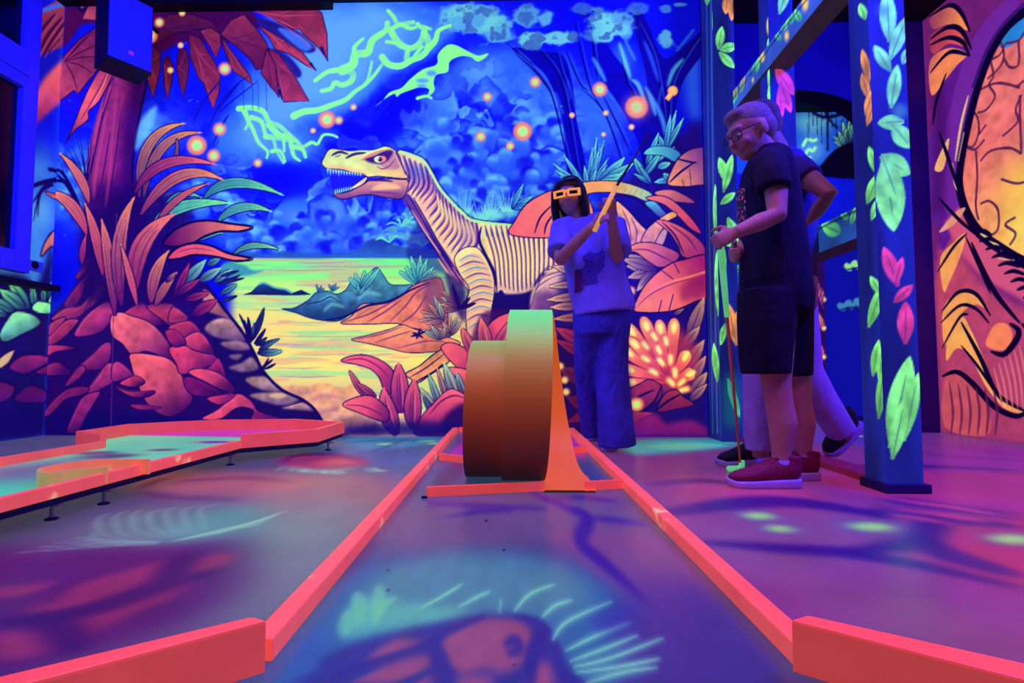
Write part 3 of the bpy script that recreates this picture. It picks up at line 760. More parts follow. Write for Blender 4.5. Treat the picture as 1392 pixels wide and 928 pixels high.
def right_plants():
    # dark ground behind everything on the right
    W.fill([(745, 440), (780, 330), (840, 260), (905, 200), (975, 190), (975, 600), (690, 600), (700, 500)], (30, 8, 128), feather=5, alpha=.92)
    # pale blue-green fan leaves
    c0, c1 = (20, 70, 190), (120, 240, 220)
    for b, tips, w in (((800, 262), ((752, 222), (756, 232), (766, 210), (762, 240), (812, 186), (822, 196), (806, 200), (795, 225), (782, 236)), 8), ((800, 262), ((822, 190), (816, 200), (828, 214), (826, 224), (812, 228)), 7), ((812, 256), ((850, 214), (862, 222), (846, 236), (836, 244)), 16), ((880, 226), ((900, 192), (896, 180), (918, 200), (888, 200)), 9), ((876, 240), ((862, 214), (890, 218), (900, 206)), 10), ((905, 206), ((896, 184), (920, 150), (930, 160), (912, 156)), 8), ((696, 284), ((726, 266), (735, 276), (712, 250)), 8), ((886, 250), ((862, 236), (870, 226)), 6), ((912, 244), ((890, 248), (902, 236)), 9)):
        for t in tips: W.leaf(b, t, w, c0, c1, out=(6, 8, 150), ow=.8, streak=2, rib=.6)
    W.fill([(876, 210), (886, 200), (910, 200), (926, 210), (918, 220), (900, 212)], (96, 206, 220), grad=(50, 120, 214), axis=((880, 200), (926, 216)), out=(6, 8, 150), ow=1)
    W.leaf((895, 228), (912, 222), 9, (50, 130, 210), (120, 230, 220), out=None, streak=1)
    # big umbrella leaf behind the player
    W.fill([(696, 320), (702, 298), (714, 280), (734, 266), (758, 257), (782, 256), (800, 270), (806, 300), (770, 322)], (255, 100, 122), grad=(255, 138, 118), axis=((700, 320), (780, 256)), out=NAVY, ow=1.6)
    for p in ([(727, 318), (735, 296), (752, 278)], [(740, 320), (744, 304), (756, 288)]): W.stroke(p, 2.6, NAVY)
    W.fill([(755, 262), (775, 252), (800, 247), (830, 246), (856, 250), (886, 263), (880, 274), (858, 266), (826, 262), (800, 264), (782, 274)], (255, 166, 120), grad=(150, 214, 190), axis=((830, 255), (888, 266)), out=NAVY, ow=1.5)
    for x in (846, 854, 862, 870): W.stroke([(x + 6, 256), (x, 266)], 1.5, (110, 90, 140), alpha=.7)
    W.fill([(836, 268), (856, 268), (880, 282), (896, 298), (882, 312), (866, 300), (848, 282)], (24, 14, 160), grad=(16, 6, 110), out=(10, 0, 80))
    W.fill([(838, 274), (852, 284), (870, 304), (880, 316), (872, 330), (858, 336), (846, 320), (840, 296)], (255, 176, 140), grad=(206, 130, 150), out=NAVY, ow=1.4, tex=.3)
    for p in ([(846, 284), (856, 308), (858, 332)], [(858, 296), (866, 314), (864, 332)]): W.stroke(p, 1.8, (110, 50, 130))
    W.fill([(877, 276), (890, 274), (902, 286), (908, 294), (898, 296), (886, 286)], (90, 200, 205), grad=(60, 60, 170), out=NAVY)
    W.fill([(890, 262), (912, 258), (932, 266), (946, 276), (930, 276), (908, 272)], (250, 140, 124), grad=(140, 50, 140), axis=((892, 262), (946, 276)), out=NAVY)
    W.fill([(878, 270), (896, 266), (914, 272), (932, 288), (946, 304), (954, 318), (940, 312), (922, 294), (902, 278)], (255, 128, 116), grad=(196, 50, 140), axis=((880, 270), (952, 316)), out=NAVY, ow=1.4)
    W.fill([(872, 328), (880, 312), (896, 298), (914, 288), (921, 294), (908, 302), (898, 318), (890, 334), (878, 334)], (255, 170, 124), grad=(206, 120, 150), axis=((916, 290), (876, 334)), out=NAVY, ow=1.3, tex=.25)
    W.fill([(890, 336), (896, 320), (906, 308), (908, 316), (900, 336)], (200, 140, 170), out=NAVY)
    W.fill([(892, 300), (912, 302), (936, 314), (956, 332), (960, 350), (930, 350), (922, 334), (910, 316)], (255, 120, 126), grad=(150, 36, 136), axis=((896, 300), (956, 346)), out=NAVY, ow=1.4)
    W.stroke([(900, 302), (918, 320), (930, 346)], 2.4, NAVY); W.stroke([(912, 306), (936, 324), (948, 342)], 3, (110, 24, 128), alpha=.8)
    # round leaf
    W.fill([(908, 250), (914, 230), (924, 214), (938, 204), (956, 200), (966, 204), (966, 246), (944, 253), (924, 254)], (255, 150, 128), grad=(110, 46, 170), axis=((914, 240), (964, 216)), out=NAVY, ow=1.8)
    for p in ([(910, 249), (926, 234), (946, 220)], [(920, 216), (936, 220), (948, 222)], [(938, 230), (940, 252)], [(928, 244), (930, 253)]): W.stroke(p, 3, (16, 4, 120))
    # grey fan below it
    for t in ((853, 346), (852, 362), (854, 378), (866, 396), (846, 352)): W.leaf((892, 366), t, 15, (60, 20, 120), (206, 160, 160), streak=1, ow=.8)
    # mid leaves
    W.fill([(853, 340), (866, 331), (886, 330), (906, 336), (924, 346), (916, 358), (898, 364), (882, 356), (866, 344)], (255, 140, 120), grad=(170, 60, 140), axis=((858, 334), (914, 362)), out=NAVY, ow=1.4)
    W.stroke([(856, 340), (880, 340), (902, 350), (914, 356)], 2, (110, 30, 120))
    W.fill([(862, 421), (872, 396), (888, 376), (910, 360), (930, 353), (968, 349), (968, 398), (944, 411), (918, 422), (894, 425), (876, 425)], (255, 132, 120), grad=[(250, 106, 128), (156, 26, 128)], axis=((866, 420), (962, 370)), out=NAVY, ow=1.8)
    W.stroke([(864, 419), (884, 398), (912, 384), (940, 376), (966, 368)], 3.4, (255, 120, 140), taper=0); W.stroke([(864, 420), (884, 401), (912, 387), (940, 379)], 1.4, (130, 26, 116))
    for p in ([(917, 358), (924, 372)], [(900, 368), (916, 380)], [(916, 400), (910, 422)], [(900, 408), (896, 424)]): W.stroke(p, 4.5, (30, 6, 120))
    W.fill([(928, 388), (962, 372), (962, 394), (930, 410)], (130, 14, 110), feather=4, alpha=.6)
    # violet-grey blades at the edge
    for b, t, w in (((936, 462), (958, 404), 18), ((930, 470), (952, 444), 14), ((934, 500), (958, 462), 16), ((938, 520), (960, 484), 15), ((940, 536), (962, 506), 15), ((938, 545), (962, 522), 12), ((916, 428), (930, 420), 6)):
        W.leaf(b, t, w, (70, 30, 130), (214, 150, 156), streak=1, ow=.8)
    # the glowing flower
    W.disc(905, 490, 46, (190, 50, 110), feather=6, ry=46, alpha=.75)
    cx, cy = 913, 520
    for tx, ty, w in ((846, 474, 16), (846, 500, 16), (851, 440, 16), (856, 460, 14), (874, 432, 17), (896, 436, 16), (917, 434, 17), (936, 478, 18), (944, 506, 18), (848, 520, 12)):
        bx, by = cx + (tx - cx) * .12, cy + (ty - cy) * .12
        p = np.array([(bx, by), (tx, ty)]); d = p[1] - p[0]; L = np.linalg.norm(d); d /= L; n = np.array([-d[1], d[0]])
        poly = [p[0] + n * w * .2, p[0] + d * L * .5 + n * w * .42, p[0] + d * L * .85 + n * w * .5, p[1] + n * w * .22, p[1] - n * w * .22, p[0] + d * L * .85 - n * w * .5, p[0] + d * L * .5 - n * w * .42, p[0] - n * w * .2]
        W.fill(poly, (206, 50, 104), grad=[(240, 92, 112), (255, 150, 128)], axis=(p[0], p[1]), out=(120, 16, 104), ow=1)
        q = p[0] + d * L * .86
        W.fill([q - d * 8 + n * 2, q + n * 4, q + d * 6 + n * 2, q + d * 6 - n * 2, q - n * 4, q - d * 8 - n * 2], (255, 238, 176), feather=1.2)
    for x, y, a in ((878, 470, .9), (878, 488, .6), (889, 506, .5), (899, 492, .9), (912, 489, 1.6), (918, 507, 1.5), (913, 520, .8), (927, 520, 2.4), (930, 530, 2.9), (890, 458, 1.0), (906, 464, 1.3), (896, 476, 1.1)):
        d = np.array([math.cos(a), math.sin(a)]); n = np.array([-d[1], d[0]]); c = np.array([x, y])
        W.fill([c - d * 9 + n * 4, c + n * 5, c + d * 9 + n * 3, c + d * 9 - n * 3, c - n * 5, c - d * 9 - n * 4], (244, 96, 112), feather=.8)
        W.fill([c - d * 6 + n * 2.4, c + n * 3, c + d * 6 + n * 2, c + d * 6 - n * 2, c - n * 3, c - d * 6 - n * 2.4], (255, 240, 180), feather=1)
    # maroon leaves at the foot
    for p in ([(846, 545), (856, 530), (870, 522), (884, 516), (900, 526), (896, 544), (880, 556), (860, 562), (848, 562)], [(894, 560), (904, 536), (920, 530), (930, 540), (944, 550), (922, 556)], [(846, 562), (870, 560), (890, 562), (880, 574), (856, 580)]):
        W.fill(p, (170, 46, 104), grad=(104, 18, 110), out=NAVY, ow=1.4)
    for p in ([(850, 550), (872, 538), (890, 530)], [(890, 560), (908, 546), (926, 536)], [(860, 578), (884, 566), (900, 560)], [(900, 524), (890, 546), (872, 560)]): W.stroke(p, 3.2, NAVY)
    W.fill([(840, 592), (856, 578), (890, 562), (906, 576), (940, 572), (972, 590), (972, 602), (840, 602)], (150, 26, 136), grad=(84, 14, 150), feather=3)
    W.fill([(775, 440), (800, 450), (846, 460), (846, 600), (690, 600), (720, 500)], (34, 6, 92), feather=4, alpha=.8)
    for b, t, w, c in (((760, 460), (742, 440), 8, (255, 214, 170)), ((790, 402), (744, 408), 12, (255, 200, 150)), ((790, 416), (748, 418), 12, (255, 190, 150)), ((786, 386), (744, 390), 10, (255, 216, 170)), ((800, 430), (752, 434), 12, (220, 140, 120)), ((800, 470), (756, 446), 18, (196, 50, 100)), ((800, 486), (756, 462), 14, (170, 40, 90)), ((800, 520), (760, 500), 22, (110, 30, 80)), ((820, 560), (770, 540), 24, (90, 20, 80)), ((790, 372), (752, 362), 12, (250, 190, 160)), ((850, 540), (770, 575), 22, (110, 20, 90))):
        W.leaf(b, t, w, (60, 12, 90), c, streak=1)
    for x, y in ((762, 498), (768, 517), (770, 533)): W.disc(x, y, 5, (226, 170, 130), feather=1); W.disc(x, y, 2.6, (255, 214, 150), feather=.6)


def palm_and_mound():
    # ---- dark base silhouette of the mound
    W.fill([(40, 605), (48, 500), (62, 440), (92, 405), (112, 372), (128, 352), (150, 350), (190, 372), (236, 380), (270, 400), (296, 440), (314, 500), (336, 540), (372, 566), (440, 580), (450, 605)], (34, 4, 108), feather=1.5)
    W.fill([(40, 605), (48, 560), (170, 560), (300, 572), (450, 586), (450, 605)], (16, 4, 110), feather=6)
    # ---- grey rock slope on the right of the mound
    W.fill([(272, 384), (284, 388), (306, 420), (332, 454), (346, 480), (358, 504), (382, 530), (414, 546), (434, 566), (450, 594), (400, 590), (340, 572), (316, 534), (296, 480), (276, 434)], (24, 6, 100), smooth=False)
    for p, c, c2 in (([(276, 394), (290, 402), (306, 424), (314, 433), (296, 428), (280, 420)], (226, 140, 130), (150, 80, 120)), ([(279, 446), (290, 436), (304, 433), (318, 437), (334, 454), (332, 464), (308, 462), (288, 456)], (206, 150, 150), (92, 56, 120)), ([(302, 466), (326, 464), (340, 470), (340, 475), (322, 477), (306, 472)], (176, 130, 150), (96, 60, 120)), ([(312, 484), (330, 482), (322, 490)], (150, 110, 140), (90, 60, 120)), ([(312, 500), (328, 494), (342, 486), (351, 497), (349, 503), (330, 506)], (170, 130, 150), (106, 76, 130)), ([(334, 516), (350, 512), (364, 514), (384, 528), (374, 533), (350, 528)], (200, 154, 150), (120, 88, 136)), ([(340, 538), (360, 534), (394, 535), (408, 543), (384, 551), (362, 547)], (176, 134, 146), (110, 80, 140)), ([(384, 555), (404, 548), (416, 549), (428, 559), (402, 557)], (214, 160, 140), (100, 64, 130))):
        W.fill(p, c, grad=c2, feather=.6, tex=.3)
    W.disc(378, 538, 12, (216, 176, 156), ry=3.4, feather=1)
    W.stroke([(280, 386), (304, 418), (330, 452), (346, 480), (358, 504), (382, 529), (414, 545), (432, 562), (449, 594)], 4.2, NAVY, taper=0)
    W.stroke([(388, 553), (412, 546)], 4, NAVY)
    # spiky bush on the slope
    for b, t, w, c in (((340, 466), (360, 417), 9, (30, 60, 110)), ((338, 464), (332, 434), 4, NAVY), ((340, 462), (337, 430), 5, NAVY), ((336, 452), (325, 426), 3, NAVY), ((346, 468), (362, 446), 5, (20, 40, 110)), ((348, 470), (364, 458), 5, (30, 70, 120)), ((352, 470), (382, 460), 6, (60, 150, 160)), ((350, 480), (386, 477), 10, (110, 216, 190)), ((352, 476), (374, 464), 6, (80, 170, 170)), ((356, 500), (372, 488), 3, NAVY), ((356, 504), (366, 486), 3, NAVY), ((360, 502), (376, 494), 3, NAVY), ((342, 460), (346, 438), 4, (110, 200, 190))):
        W.leaf(b, t, w, NAVY, c, out=NAVY, ow=1, streak=0, bend=.06)
    # ---- stones of the mound
    stones = [
        ([(90, 415), (93, 407), (110, 383), (122, 368), (123, 372), (117, 385), (107, 410)], (176, 44, 116), (74, 8, 108)),
        ([(73, 433), (90, 420), (107, 417), (117, 408), (128, 397), (130, 398), (122, 417), (107, 430), (93, 433)], (214, 62, 124), (120, 20, 116)),
        ([(58, 464), (66, 446), (76, 436), (88, 433), (82, 444), (68, 458)], (206, 60, 124), (110, 18, 110)),
        ([(62, 466), (76, 450), (90, 437), (105, 437), (93, 453), (76, 466)], (206, 58, 120), (92, 12, 108)),
        ([(105, 455), (113, 438), (128, 422), (146, 412), (153, 424), (146, 441), (133, 452)], (226, 66, 134), (124, 22, 128)),
        ([(124, 417), (131, 394), (142, 388), (137, 404)], (214, 60, 124), (120, 20, 116)), ([(137, 385), (142, 370), (145, 378), (142, 387)], (206, 56, 118), (110, 18, 112)),
        ([(118, 417), (126, 400), (116, 424)], (190, 50, 116), (120, 20, 110)),
        ([(170, 428), (193, 414), (210, 427), (229, 438), (206, 442), (196, 437), (183, 433)], (196, 52, 112), (96, 14, 108)),
        ([(203, 418), (232, 415), (250, 430), (262, 450), (240, 446), (224, 436)], (212, 60, 110), (130, 26, 108)),
        ([(155, 434), (166, 428), (182, 433), (200, 439), (216, 452), (228, 470), (233, 490), (214, 481), (196, 476), (182, 481), (168, 466), (156, 456)], (255, 106, 130), (140, 24, 112)),
        ([(182, 485), (208, 486), (232, 493), (246, 514), (258, 538), (248, 554), (226, 562), (204, 548), (190, 522), (183, 500)], (255, 98, 124), (96, 10, 104)),
        ([(111, 497), (128, 482), (142, 468), (150, 472), (144, 498), (120, 502)], (184, 50, 124), (90, 12, 116)),
        ([(117, 535), (132, 515), (144, 498), (152, 498), (153, 518), (138, 528), (127, 533)], (204, 60, 132), (104, 16, 122)),
        ([(154, 498), (163, 494), (181, 510), (173, 513), (155, 518)], (184, 50, 126), (104, 16, 122)),
        ([(165, 521), (184, 512), (196, 520), (182, 526)], (204, 56, 114), (110, 16, 110)), ([(158, 526), (178, 533), (208, 532), (200, 539), (180, 539)], (190, 50, 106), (90, 10, 106)), ([(180, 550), (218, 554), (190, 557)], (140, 30, 104), (60, 8, 106)),
        ([(48, 508), (72, 495), (85, 497), (94, 509)], (150, 36, 112), (84, 12, 112)), ([(90, 524), (108, 500), (116, 503), (106, 516)], (150, 36, 118), (90, 12, 118)),
        ([(58, 566), (75, 545), (93, 530), (118, 528), (113, 537), (90, 543), (73, 560)], (140, 30, 116), (52, 6, 112)), ([(94, 583), (106, 554), (115, 540), (134, 535), (128, 548), (117, 566), (108, 584)], (166, 40, 128), (50, 6, 120)),
        ([(56, 486), (62, 472), (80, 470), (98, 472), (102, 475), (78, 478), (66, 484)], (190, 50, 120), (110, 18, 116)),
        ([(233, 475), (252, 472), (272, 476), (291, 485), (287, 495), (250, 507), (242, 494)], (232, 64, 120), (120, 18, 112)), ([(287, 498), (297, 489), (306, 513), (292, 508), (274, 505)], (180, 38, 112), (110, 14, 108)),
        ([(260, 508), (272, 503), (297, 508), (316, 525), (315, 533), (302, 530), (282, 520)], (230, 72, 118), (120, 20, 110)), ([(252, 515), (266, 516), (300, 534), (270, 538), (256, 530)], (120, 18, 112), (70, 8, 108)),
        ([(280, 568), (300, 557), (322, 538), (340, 546), (350, 559), (376, 568), (342, 571), (343, 558), (324, 555), (302, 569)], (240, 78, 124), (150, 28, 116)), ([(284, 541), (318, 537), (300, 550)], (190, 46, 112), (90, 10, 108)),
        ([(231, 438), (254, 433), (236, 418)], (206, 60, 104), (150, 30, 104)), ([(233, 444), (257, 438), (271, 452), (254, 459), (236, 452)], (214, 56, 112), (130, 20, 108)), ([(252, 462), (270, 453), (284, 466), (288, 480), (262, 474)], (220, 66, 112), (140, 26, 106)), ([(226, 452), (240, 450), (252, 466), (236, 470)], (170, 36, 106), (100, 14, 106)),
        ([(112, 366), (118, 354), (124, 346), (124, 356), (116, 366)], (180, 46, 116), (100, 16, 110)), ([(125, 350), (131, 343), (130, 351)], (220, 60, 110), (160, 36, 110)), ([(104, 376), (114, 364), (121, 364), (110, 378)], (180, 46, 116), (90, 12, 110)),
    ]
    for p, c, c2 in stones:
        a = np.array(p, float); a = a.mean(0) + (a - a.mean(0)) * 1.11; p = a; c2 = tuple(np.array(c2) * .5 + np.array((34, 2, 104)) * .5); lo, hi = a.min(0), a.max(0)
        W.fill(p, c, grad=[tuple(np.array(c) * .7 + np.array(c2) * .3), c2], axis=((lo[0] + (hi[0] - lo[0]) * .3, lo[1]), (lo[0] + (hi[0] - lo[0]) * .75, hi[1])), out=(20, 2, 96), ow=1.5, tex=.22)
        W.stroke([p[0] * .93 + a.mean(0) * .07, p[1] * .93 + a.mean(0) * .07, p[2] * .93 + a.mean(0) * .07], 2, np.clip(np.array(c) * 1.15 + 10, 0, 255), alpha=.6, soft=.6)
    # ---- trunk
    W.fill([(166, 60), (204, 60), (201, 108), (193, 150), (184, 203), (182, 238), (188, 270), (190, 330), (120, 340), (117, 290), (117, 235), (123, 193), (133, 155), (148, 112)], (120, 34, 112), grad=[(150, 40, 124), (110, 18, 116), (58, 6, 108)], axis=((122, 200), (192, 206)), tex=.2)
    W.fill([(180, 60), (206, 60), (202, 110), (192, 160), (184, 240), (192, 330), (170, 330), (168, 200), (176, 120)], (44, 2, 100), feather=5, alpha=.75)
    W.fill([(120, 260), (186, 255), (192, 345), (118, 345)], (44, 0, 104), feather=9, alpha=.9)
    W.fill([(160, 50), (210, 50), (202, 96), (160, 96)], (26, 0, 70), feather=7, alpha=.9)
    for p, c in (([(150, 116), (136, 160), (127, 200), (121, 240)], (214, 76, 150)), ([(146, 150), (137, 200), (130, 240), (128, 270)], (206, 66, 130)), ([(160, 120), (154, 180), (150, 230), (144, 282)], (190, 60, 124)), ([(168, 130), (158, 190), (155, 240)], (150, 44, 120)), ([(140, 140), (130, 180)], (190, 70, 150))):
        W.stroke(p, 4.5, c, alpha=.7, soft=1)
    for p in ([(156, 110), (140, 160), (128, 215), (120, 262)], [(140, 152), (133, 190), (124, 232)], [(150, 180), (142, 230), (134, 268)], [(165, 150), (158, 210), (148, 274)], [(160, 100), (148, 118), (139, 150)]): W.stroke(p, 1.8, (56, 4, 104))
    W.stroke([(204, 80), (199, 115), (190, 158), (182, 205), (180, 250)], 3.4, (16, 0, 84), taper=0)
    # ---- dark grass left of the trunk
    for b, t in (((117, 260), (120, 182)), ((117, 258), (109, 186)), ((117, 254), (97, 197)), ((115, 250), (92, 202)), ((117, 246), (104, 186)), ((118, 240), (125, 190)), ((118, 250), (128, 196)), ((116, 262), (88, 206)), ((104, 290), (80, 216))):
        W.stroke([b, ((b[0] + t[0]) / 2 + 2, (b[1] + t[1]) / 2), t], 2.6, (12, 0, 96), taper=2)
    for p in ([(112, 292), (100, 262), (84, 234), (68, 231)], [(108, 284), (96, 256), (80, 246), (48, 254)], [(106, 276), (90, 250), (78, 238)]): W.stroke(p, 6, (14, 0, 100), w1=3, taper=0)
    for t in ((40, 284), (47, 300), (52, 294)): W.stroke([(66, 252), (56, 262), t], 4, (14, 0, 100), taper=2)
    # ---- fronds of the palm crown (dim red under the ceiling)
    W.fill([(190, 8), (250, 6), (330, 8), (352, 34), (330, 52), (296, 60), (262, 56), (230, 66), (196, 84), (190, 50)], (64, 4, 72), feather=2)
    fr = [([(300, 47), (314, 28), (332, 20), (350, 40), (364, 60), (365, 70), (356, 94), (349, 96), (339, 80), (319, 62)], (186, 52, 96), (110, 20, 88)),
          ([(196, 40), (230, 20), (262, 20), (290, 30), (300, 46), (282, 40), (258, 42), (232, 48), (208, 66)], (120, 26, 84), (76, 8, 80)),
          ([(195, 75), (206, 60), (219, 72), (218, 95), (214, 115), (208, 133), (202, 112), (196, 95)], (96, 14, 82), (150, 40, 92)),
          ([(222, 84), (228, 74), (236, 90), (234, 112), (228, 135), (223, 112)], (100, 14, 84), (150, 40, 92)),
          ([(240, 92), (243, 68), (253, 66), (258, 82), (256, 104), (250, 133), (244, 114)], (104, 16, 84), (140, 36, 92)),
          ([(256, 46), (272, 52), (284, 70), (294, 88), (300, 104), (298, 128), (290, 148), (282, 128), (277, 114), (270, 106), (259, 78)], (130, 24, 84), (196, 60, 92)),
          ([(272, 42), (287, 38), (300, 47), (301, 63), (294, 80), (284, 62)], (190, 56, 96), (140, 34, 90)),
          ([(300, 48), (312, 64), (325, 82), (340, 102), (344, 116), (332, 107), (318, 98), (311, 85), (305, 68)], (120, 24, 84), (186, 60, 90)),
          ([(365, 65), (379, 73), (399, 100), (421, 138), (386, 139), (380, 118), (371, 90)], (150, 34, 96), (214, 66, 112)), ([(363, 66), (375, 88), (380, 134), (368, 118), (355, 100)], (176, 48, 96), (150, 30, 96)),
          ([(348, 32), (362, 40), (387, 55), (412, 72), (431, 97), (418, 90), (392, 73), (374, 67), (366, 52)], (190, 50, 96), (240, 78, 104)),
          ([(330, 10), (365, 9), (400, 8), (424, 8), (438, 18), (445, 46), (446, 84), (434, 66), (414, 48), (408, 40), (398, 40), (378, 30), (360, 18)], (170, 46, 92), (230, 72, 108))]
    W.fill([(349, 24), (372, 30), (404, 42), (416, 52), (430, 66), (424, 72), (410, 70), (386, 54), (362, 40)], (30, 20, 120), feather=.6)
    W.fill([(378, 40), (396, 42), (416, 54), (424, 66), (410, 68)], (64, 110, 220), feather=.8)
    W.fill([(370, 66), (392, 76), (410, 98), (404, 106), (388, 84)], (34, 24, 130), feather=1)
    for p, c, c2 in fr:
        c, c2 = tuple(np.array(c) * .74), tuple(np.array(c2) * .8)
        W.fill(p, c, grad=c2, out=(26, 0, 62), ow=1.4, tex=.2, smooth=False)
        a = np.array(p, float); cen = a.mean(0)
        for k in range(2, len(p) - 1):
            q0 = a[0] * .78 + cen * .22; q1 = a[k] * .82 + cen * .18
            W.stroke([q0, q0 * .5 + q1 * .2 + cen * .3, q1], 1.7, np.array(c2) * .5 + np.array((30, 0, 60)) * .5 if k % 2 else np.clip(np.array(c2) * 1.2 + 14, 0, 255), alpha=.55)
    for p in ([(437, 64), (446, 84)], [(422, 86), (431, 97)], [(380, 122), (384, 137)]): W.stroke(p, 4.5, NAVY, taper=2)
    # twigs hanging behind
    for p in ([(300, 146), (320, 118), (338, 104)], [(296, 155), (318, 136), (352, 110)], [(290, 158), (312, 130), (330, 108)], [(332, 150), (331, 112)], [(344, 152), (344, 118)], [(352, 150), (351, 112)], [(363, 152), (362, 110)], [(300, 128), (320, 104)]): W.stroke(p, 2, (10, 0, 140), alpha=.9)
    for p in ([(282, 178), (300, 140), (316, 120)], [(270, 180), (290, 148)], [(288, 200), (304, 168), (312, 156)], [(284, 208), (298, 192)], [(262, 170), (276, 140), (300, 110)]): W.stroke(p, 3.4, (14, 10, 150), alpha=.8)
    W.fill([(204, 150), (214, 146), (206, 176), (190, 200), (184, 202), (190, 170)], (110, 200, 232), feather=1.5, alpha=.8)
    W.fill([(87, 77), (107, 55), (130, 38), (140, 36), (142, 80), (127, 104), (123, 107), (107, 128), (101, 123), (84, 136), (70, 140), (70, 100)], (172, 58, 110), grad=(112, 24, 92), axis=((90, 120), (140, 50)), out=(30, 0, 76), ow=1.5, smooth=False, tex=.2)
    for t in ((137, 60), (136, 78), (126, 100), (106, 126), (118, 50), (128, 42)): W.stroke([(88, 84), ((88 + t[0]) / 2 + 2, (84 + t[1]) / 2 - 3), t], 2, (70, 8, 84))
    W.fill([(70, -6), (140, -6), (140, 30), (112, 34), (92, 60), (70, 70)], (70, 6, 78), feather=2)
    W.fill([(100, -4), (126, -4), (112, 12)], (190, 76, 110), smooth=False); W.fill([(113, 26), (120, 10), (140, -4), (142, 28)], (196, 74, 104), grad=(120, 30, 90), axis=((116, 26), (140, 0)), smooth=False)
    W.stroke([(104, 2), (112, 16), (126, 0)], 4, (24, 0, 74))
    W.fill([(148, 86), (137, 94), (123, 117), (110, 146), (104, 162), (89, 197), (93, 190), (104, 176), (120, 163), (121, 151), (134, 139), (150, 110), (156, 94)], (150, 44, 104), grad=[(246, 96, 122), (230, 86, 120), (30, 0, 90)], axis=((150, 96), (92, 194)), out=(26, 0, 86), ow=1.3)
    W.stroke([(148, 96), (130, 130), (110, 164)], 1.6, (110, 20, 100)); W.stroke([(150, 90), (140, 118), (124, 146)], 1.4, (255, 130, 140))
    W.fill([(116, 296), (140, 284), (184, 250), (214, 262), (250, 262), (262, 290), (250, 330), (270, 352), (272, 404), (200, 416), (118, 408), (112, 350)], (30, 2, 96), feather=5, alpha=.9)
    # ---- bromeliad rosette round the trunk: (base, via, tip, width, base colour, tip colour)
    br = (96, 46, 96)
    for b, v, t, w, c0, c1 in (
            ((190, 268), (204, 196), (254, 168), 15, br, (255, 160, 104)), ((196, 268), (222, 200), (277, 181), 14, br, (240, 150, 104)), ((236, 224), (241, 206), (240, 186), 6, br, (220, 140, 100)),
            ((226, 276), (250, 264), (276, 270), 8, (50, 130, 140), (120, 232, 176)), ((278, 270), (322, 249), (388, 267), 15, (40, 120, 140), (128, 250, 180)), ((206, 314), (246, 282), (319, 277), 17, (50, 140, 150), (128, 250, 176)), ((296, 302), (330, 282), (372, 289), 13, (50, 130, 150), (128, 240, 176)), ((262, 330), (288, 318), (304, 318), 9, (40, 110, 130), (120, 226, 180)), ((318, 346), (346, 334), (384, 341), 9, (60, 140, 140), (150, 250, 180)),
            ((184, 262), (228, 222), (297, 225), 15, (110, 20, 96), (255, 112, 116)), ((192, 292), (244, 240), (306, 246), 17, (130, 40, 100), (255, 156, 108)), ((212, 306), (244, 270), (287, 249), 10, (150, 50, 100), (255, 132, 108)),
            ((121, 276), (108, 240), (80, 207), 13, (200, 80, 110), (255, 146, 112)), ((118, 318), (96, 278), (61, 260), 17, (190, 60, 110), (255, 140, 116)),
            ((140, 374), (130, 320), (115, 275), 14, (170, 40, 110), (255, 128, 118)), ((157, 430), (148, 350), (138, 297), 16, (100, 14, 110), (255, 130, 116)),
            ((186, 392), (194, 332), (240, 290), 26, (120, 20, 108), (255, 128, 110)), ((166, 416), (163, 330), (184, 267), 20, (90, 10, 112), (255, 140, 112)), ((187, 416), (176, 372), (164, 330), 10, (200, 60, 120), (255, 126, 116)),
            ((206, 412), (212, 372), (231, 340), 17, (130, 40, 108), (255, 146, 114)), ((212, 416), (224, 392), (242, 370), 13, (130, 40, 108), (255, 150, 116)), ((112, 360), (113, 340), (118, 318), 9, (130, 24, 110), (232, 70, 124))):
        W.leaf(b, t, w, c0, c1, via=v, ow=1.5, streak=3, rib=1.0)
    W.fill([(222, 332), (234, 316), (256, 304), (282, 300), (312, 304), (344, 309), (326, 315), (300, 315), (278, 322), (262, 331), (240, 336)], (84, 8, 96), grad=(255, 132, 112), axis=((228, 330), (316, 306)), out=(12, 0, 72), ow=3.2)
    W.fill([(228, 352), (240, 338), (262, 331), (286, 334), (312, 345), (344, 352), (320, 355), (292, 349), (264, 347), (244, 352)], (226, 70, 116), grad=(255, 124, 116), axis=((232, 348), (330, 348)), out=(12, 0, 72), ow=3.2)
    W.stroke([(240, 344), (264, 338), (292, 342)], 1.4, (140, 30, 110))
    for b, t, w, c in (((250, 386), (281, 353), 15, (150, 230, 205)), ((272, 382), (302, 364), 13, (150, 226, 200)), ((292, 384), (316, 366), 10, (150, 226, 200)), ((282, 360), (300, 352), 10, (90, 180, 180)), ((300, 400), (324, 386), 9, (96, 190, 190)), ((302, 410), (324, 402), 5, NAVY), ((296, 388), (328, 374), 4, NAVY), ((298, 386), (334, 378), 4, NAVY), ((300, 376), (326, 368), 4, NAVY)):
        W.leaf(b, t, w, (30, 60, 120), c, streak=1, ow=1)
    for b, t, w, c in (((238, 404), (258, 358), 11, (196, 50, 108)), ((240, 400), (272, 380), 11, (190, 50, 110)), ((252, 408), (286, 398), 11, (214, 60, 112)), ((262, 428), (296, 408), 16, (206, 54, 108)), ((226, 384), (240, 370), 7, (255, 150, 120))):
        W.leaf(b, t, w, (60, 4, 104), c, streak=1, ow=1.2)


sky(); puffs(); blue_trees(); lightning(); sea(); far_shore(); islands(); dino(); under_dino_plants(); right_plants(); pink_plants(); palm_and_mound(); orbs()
# sheet joint in the plasterboard
W.stroke([(159, 290), (155, 420), (151, 590)], 1.4, (120, 40, 150), alpha=.6, taper=0)

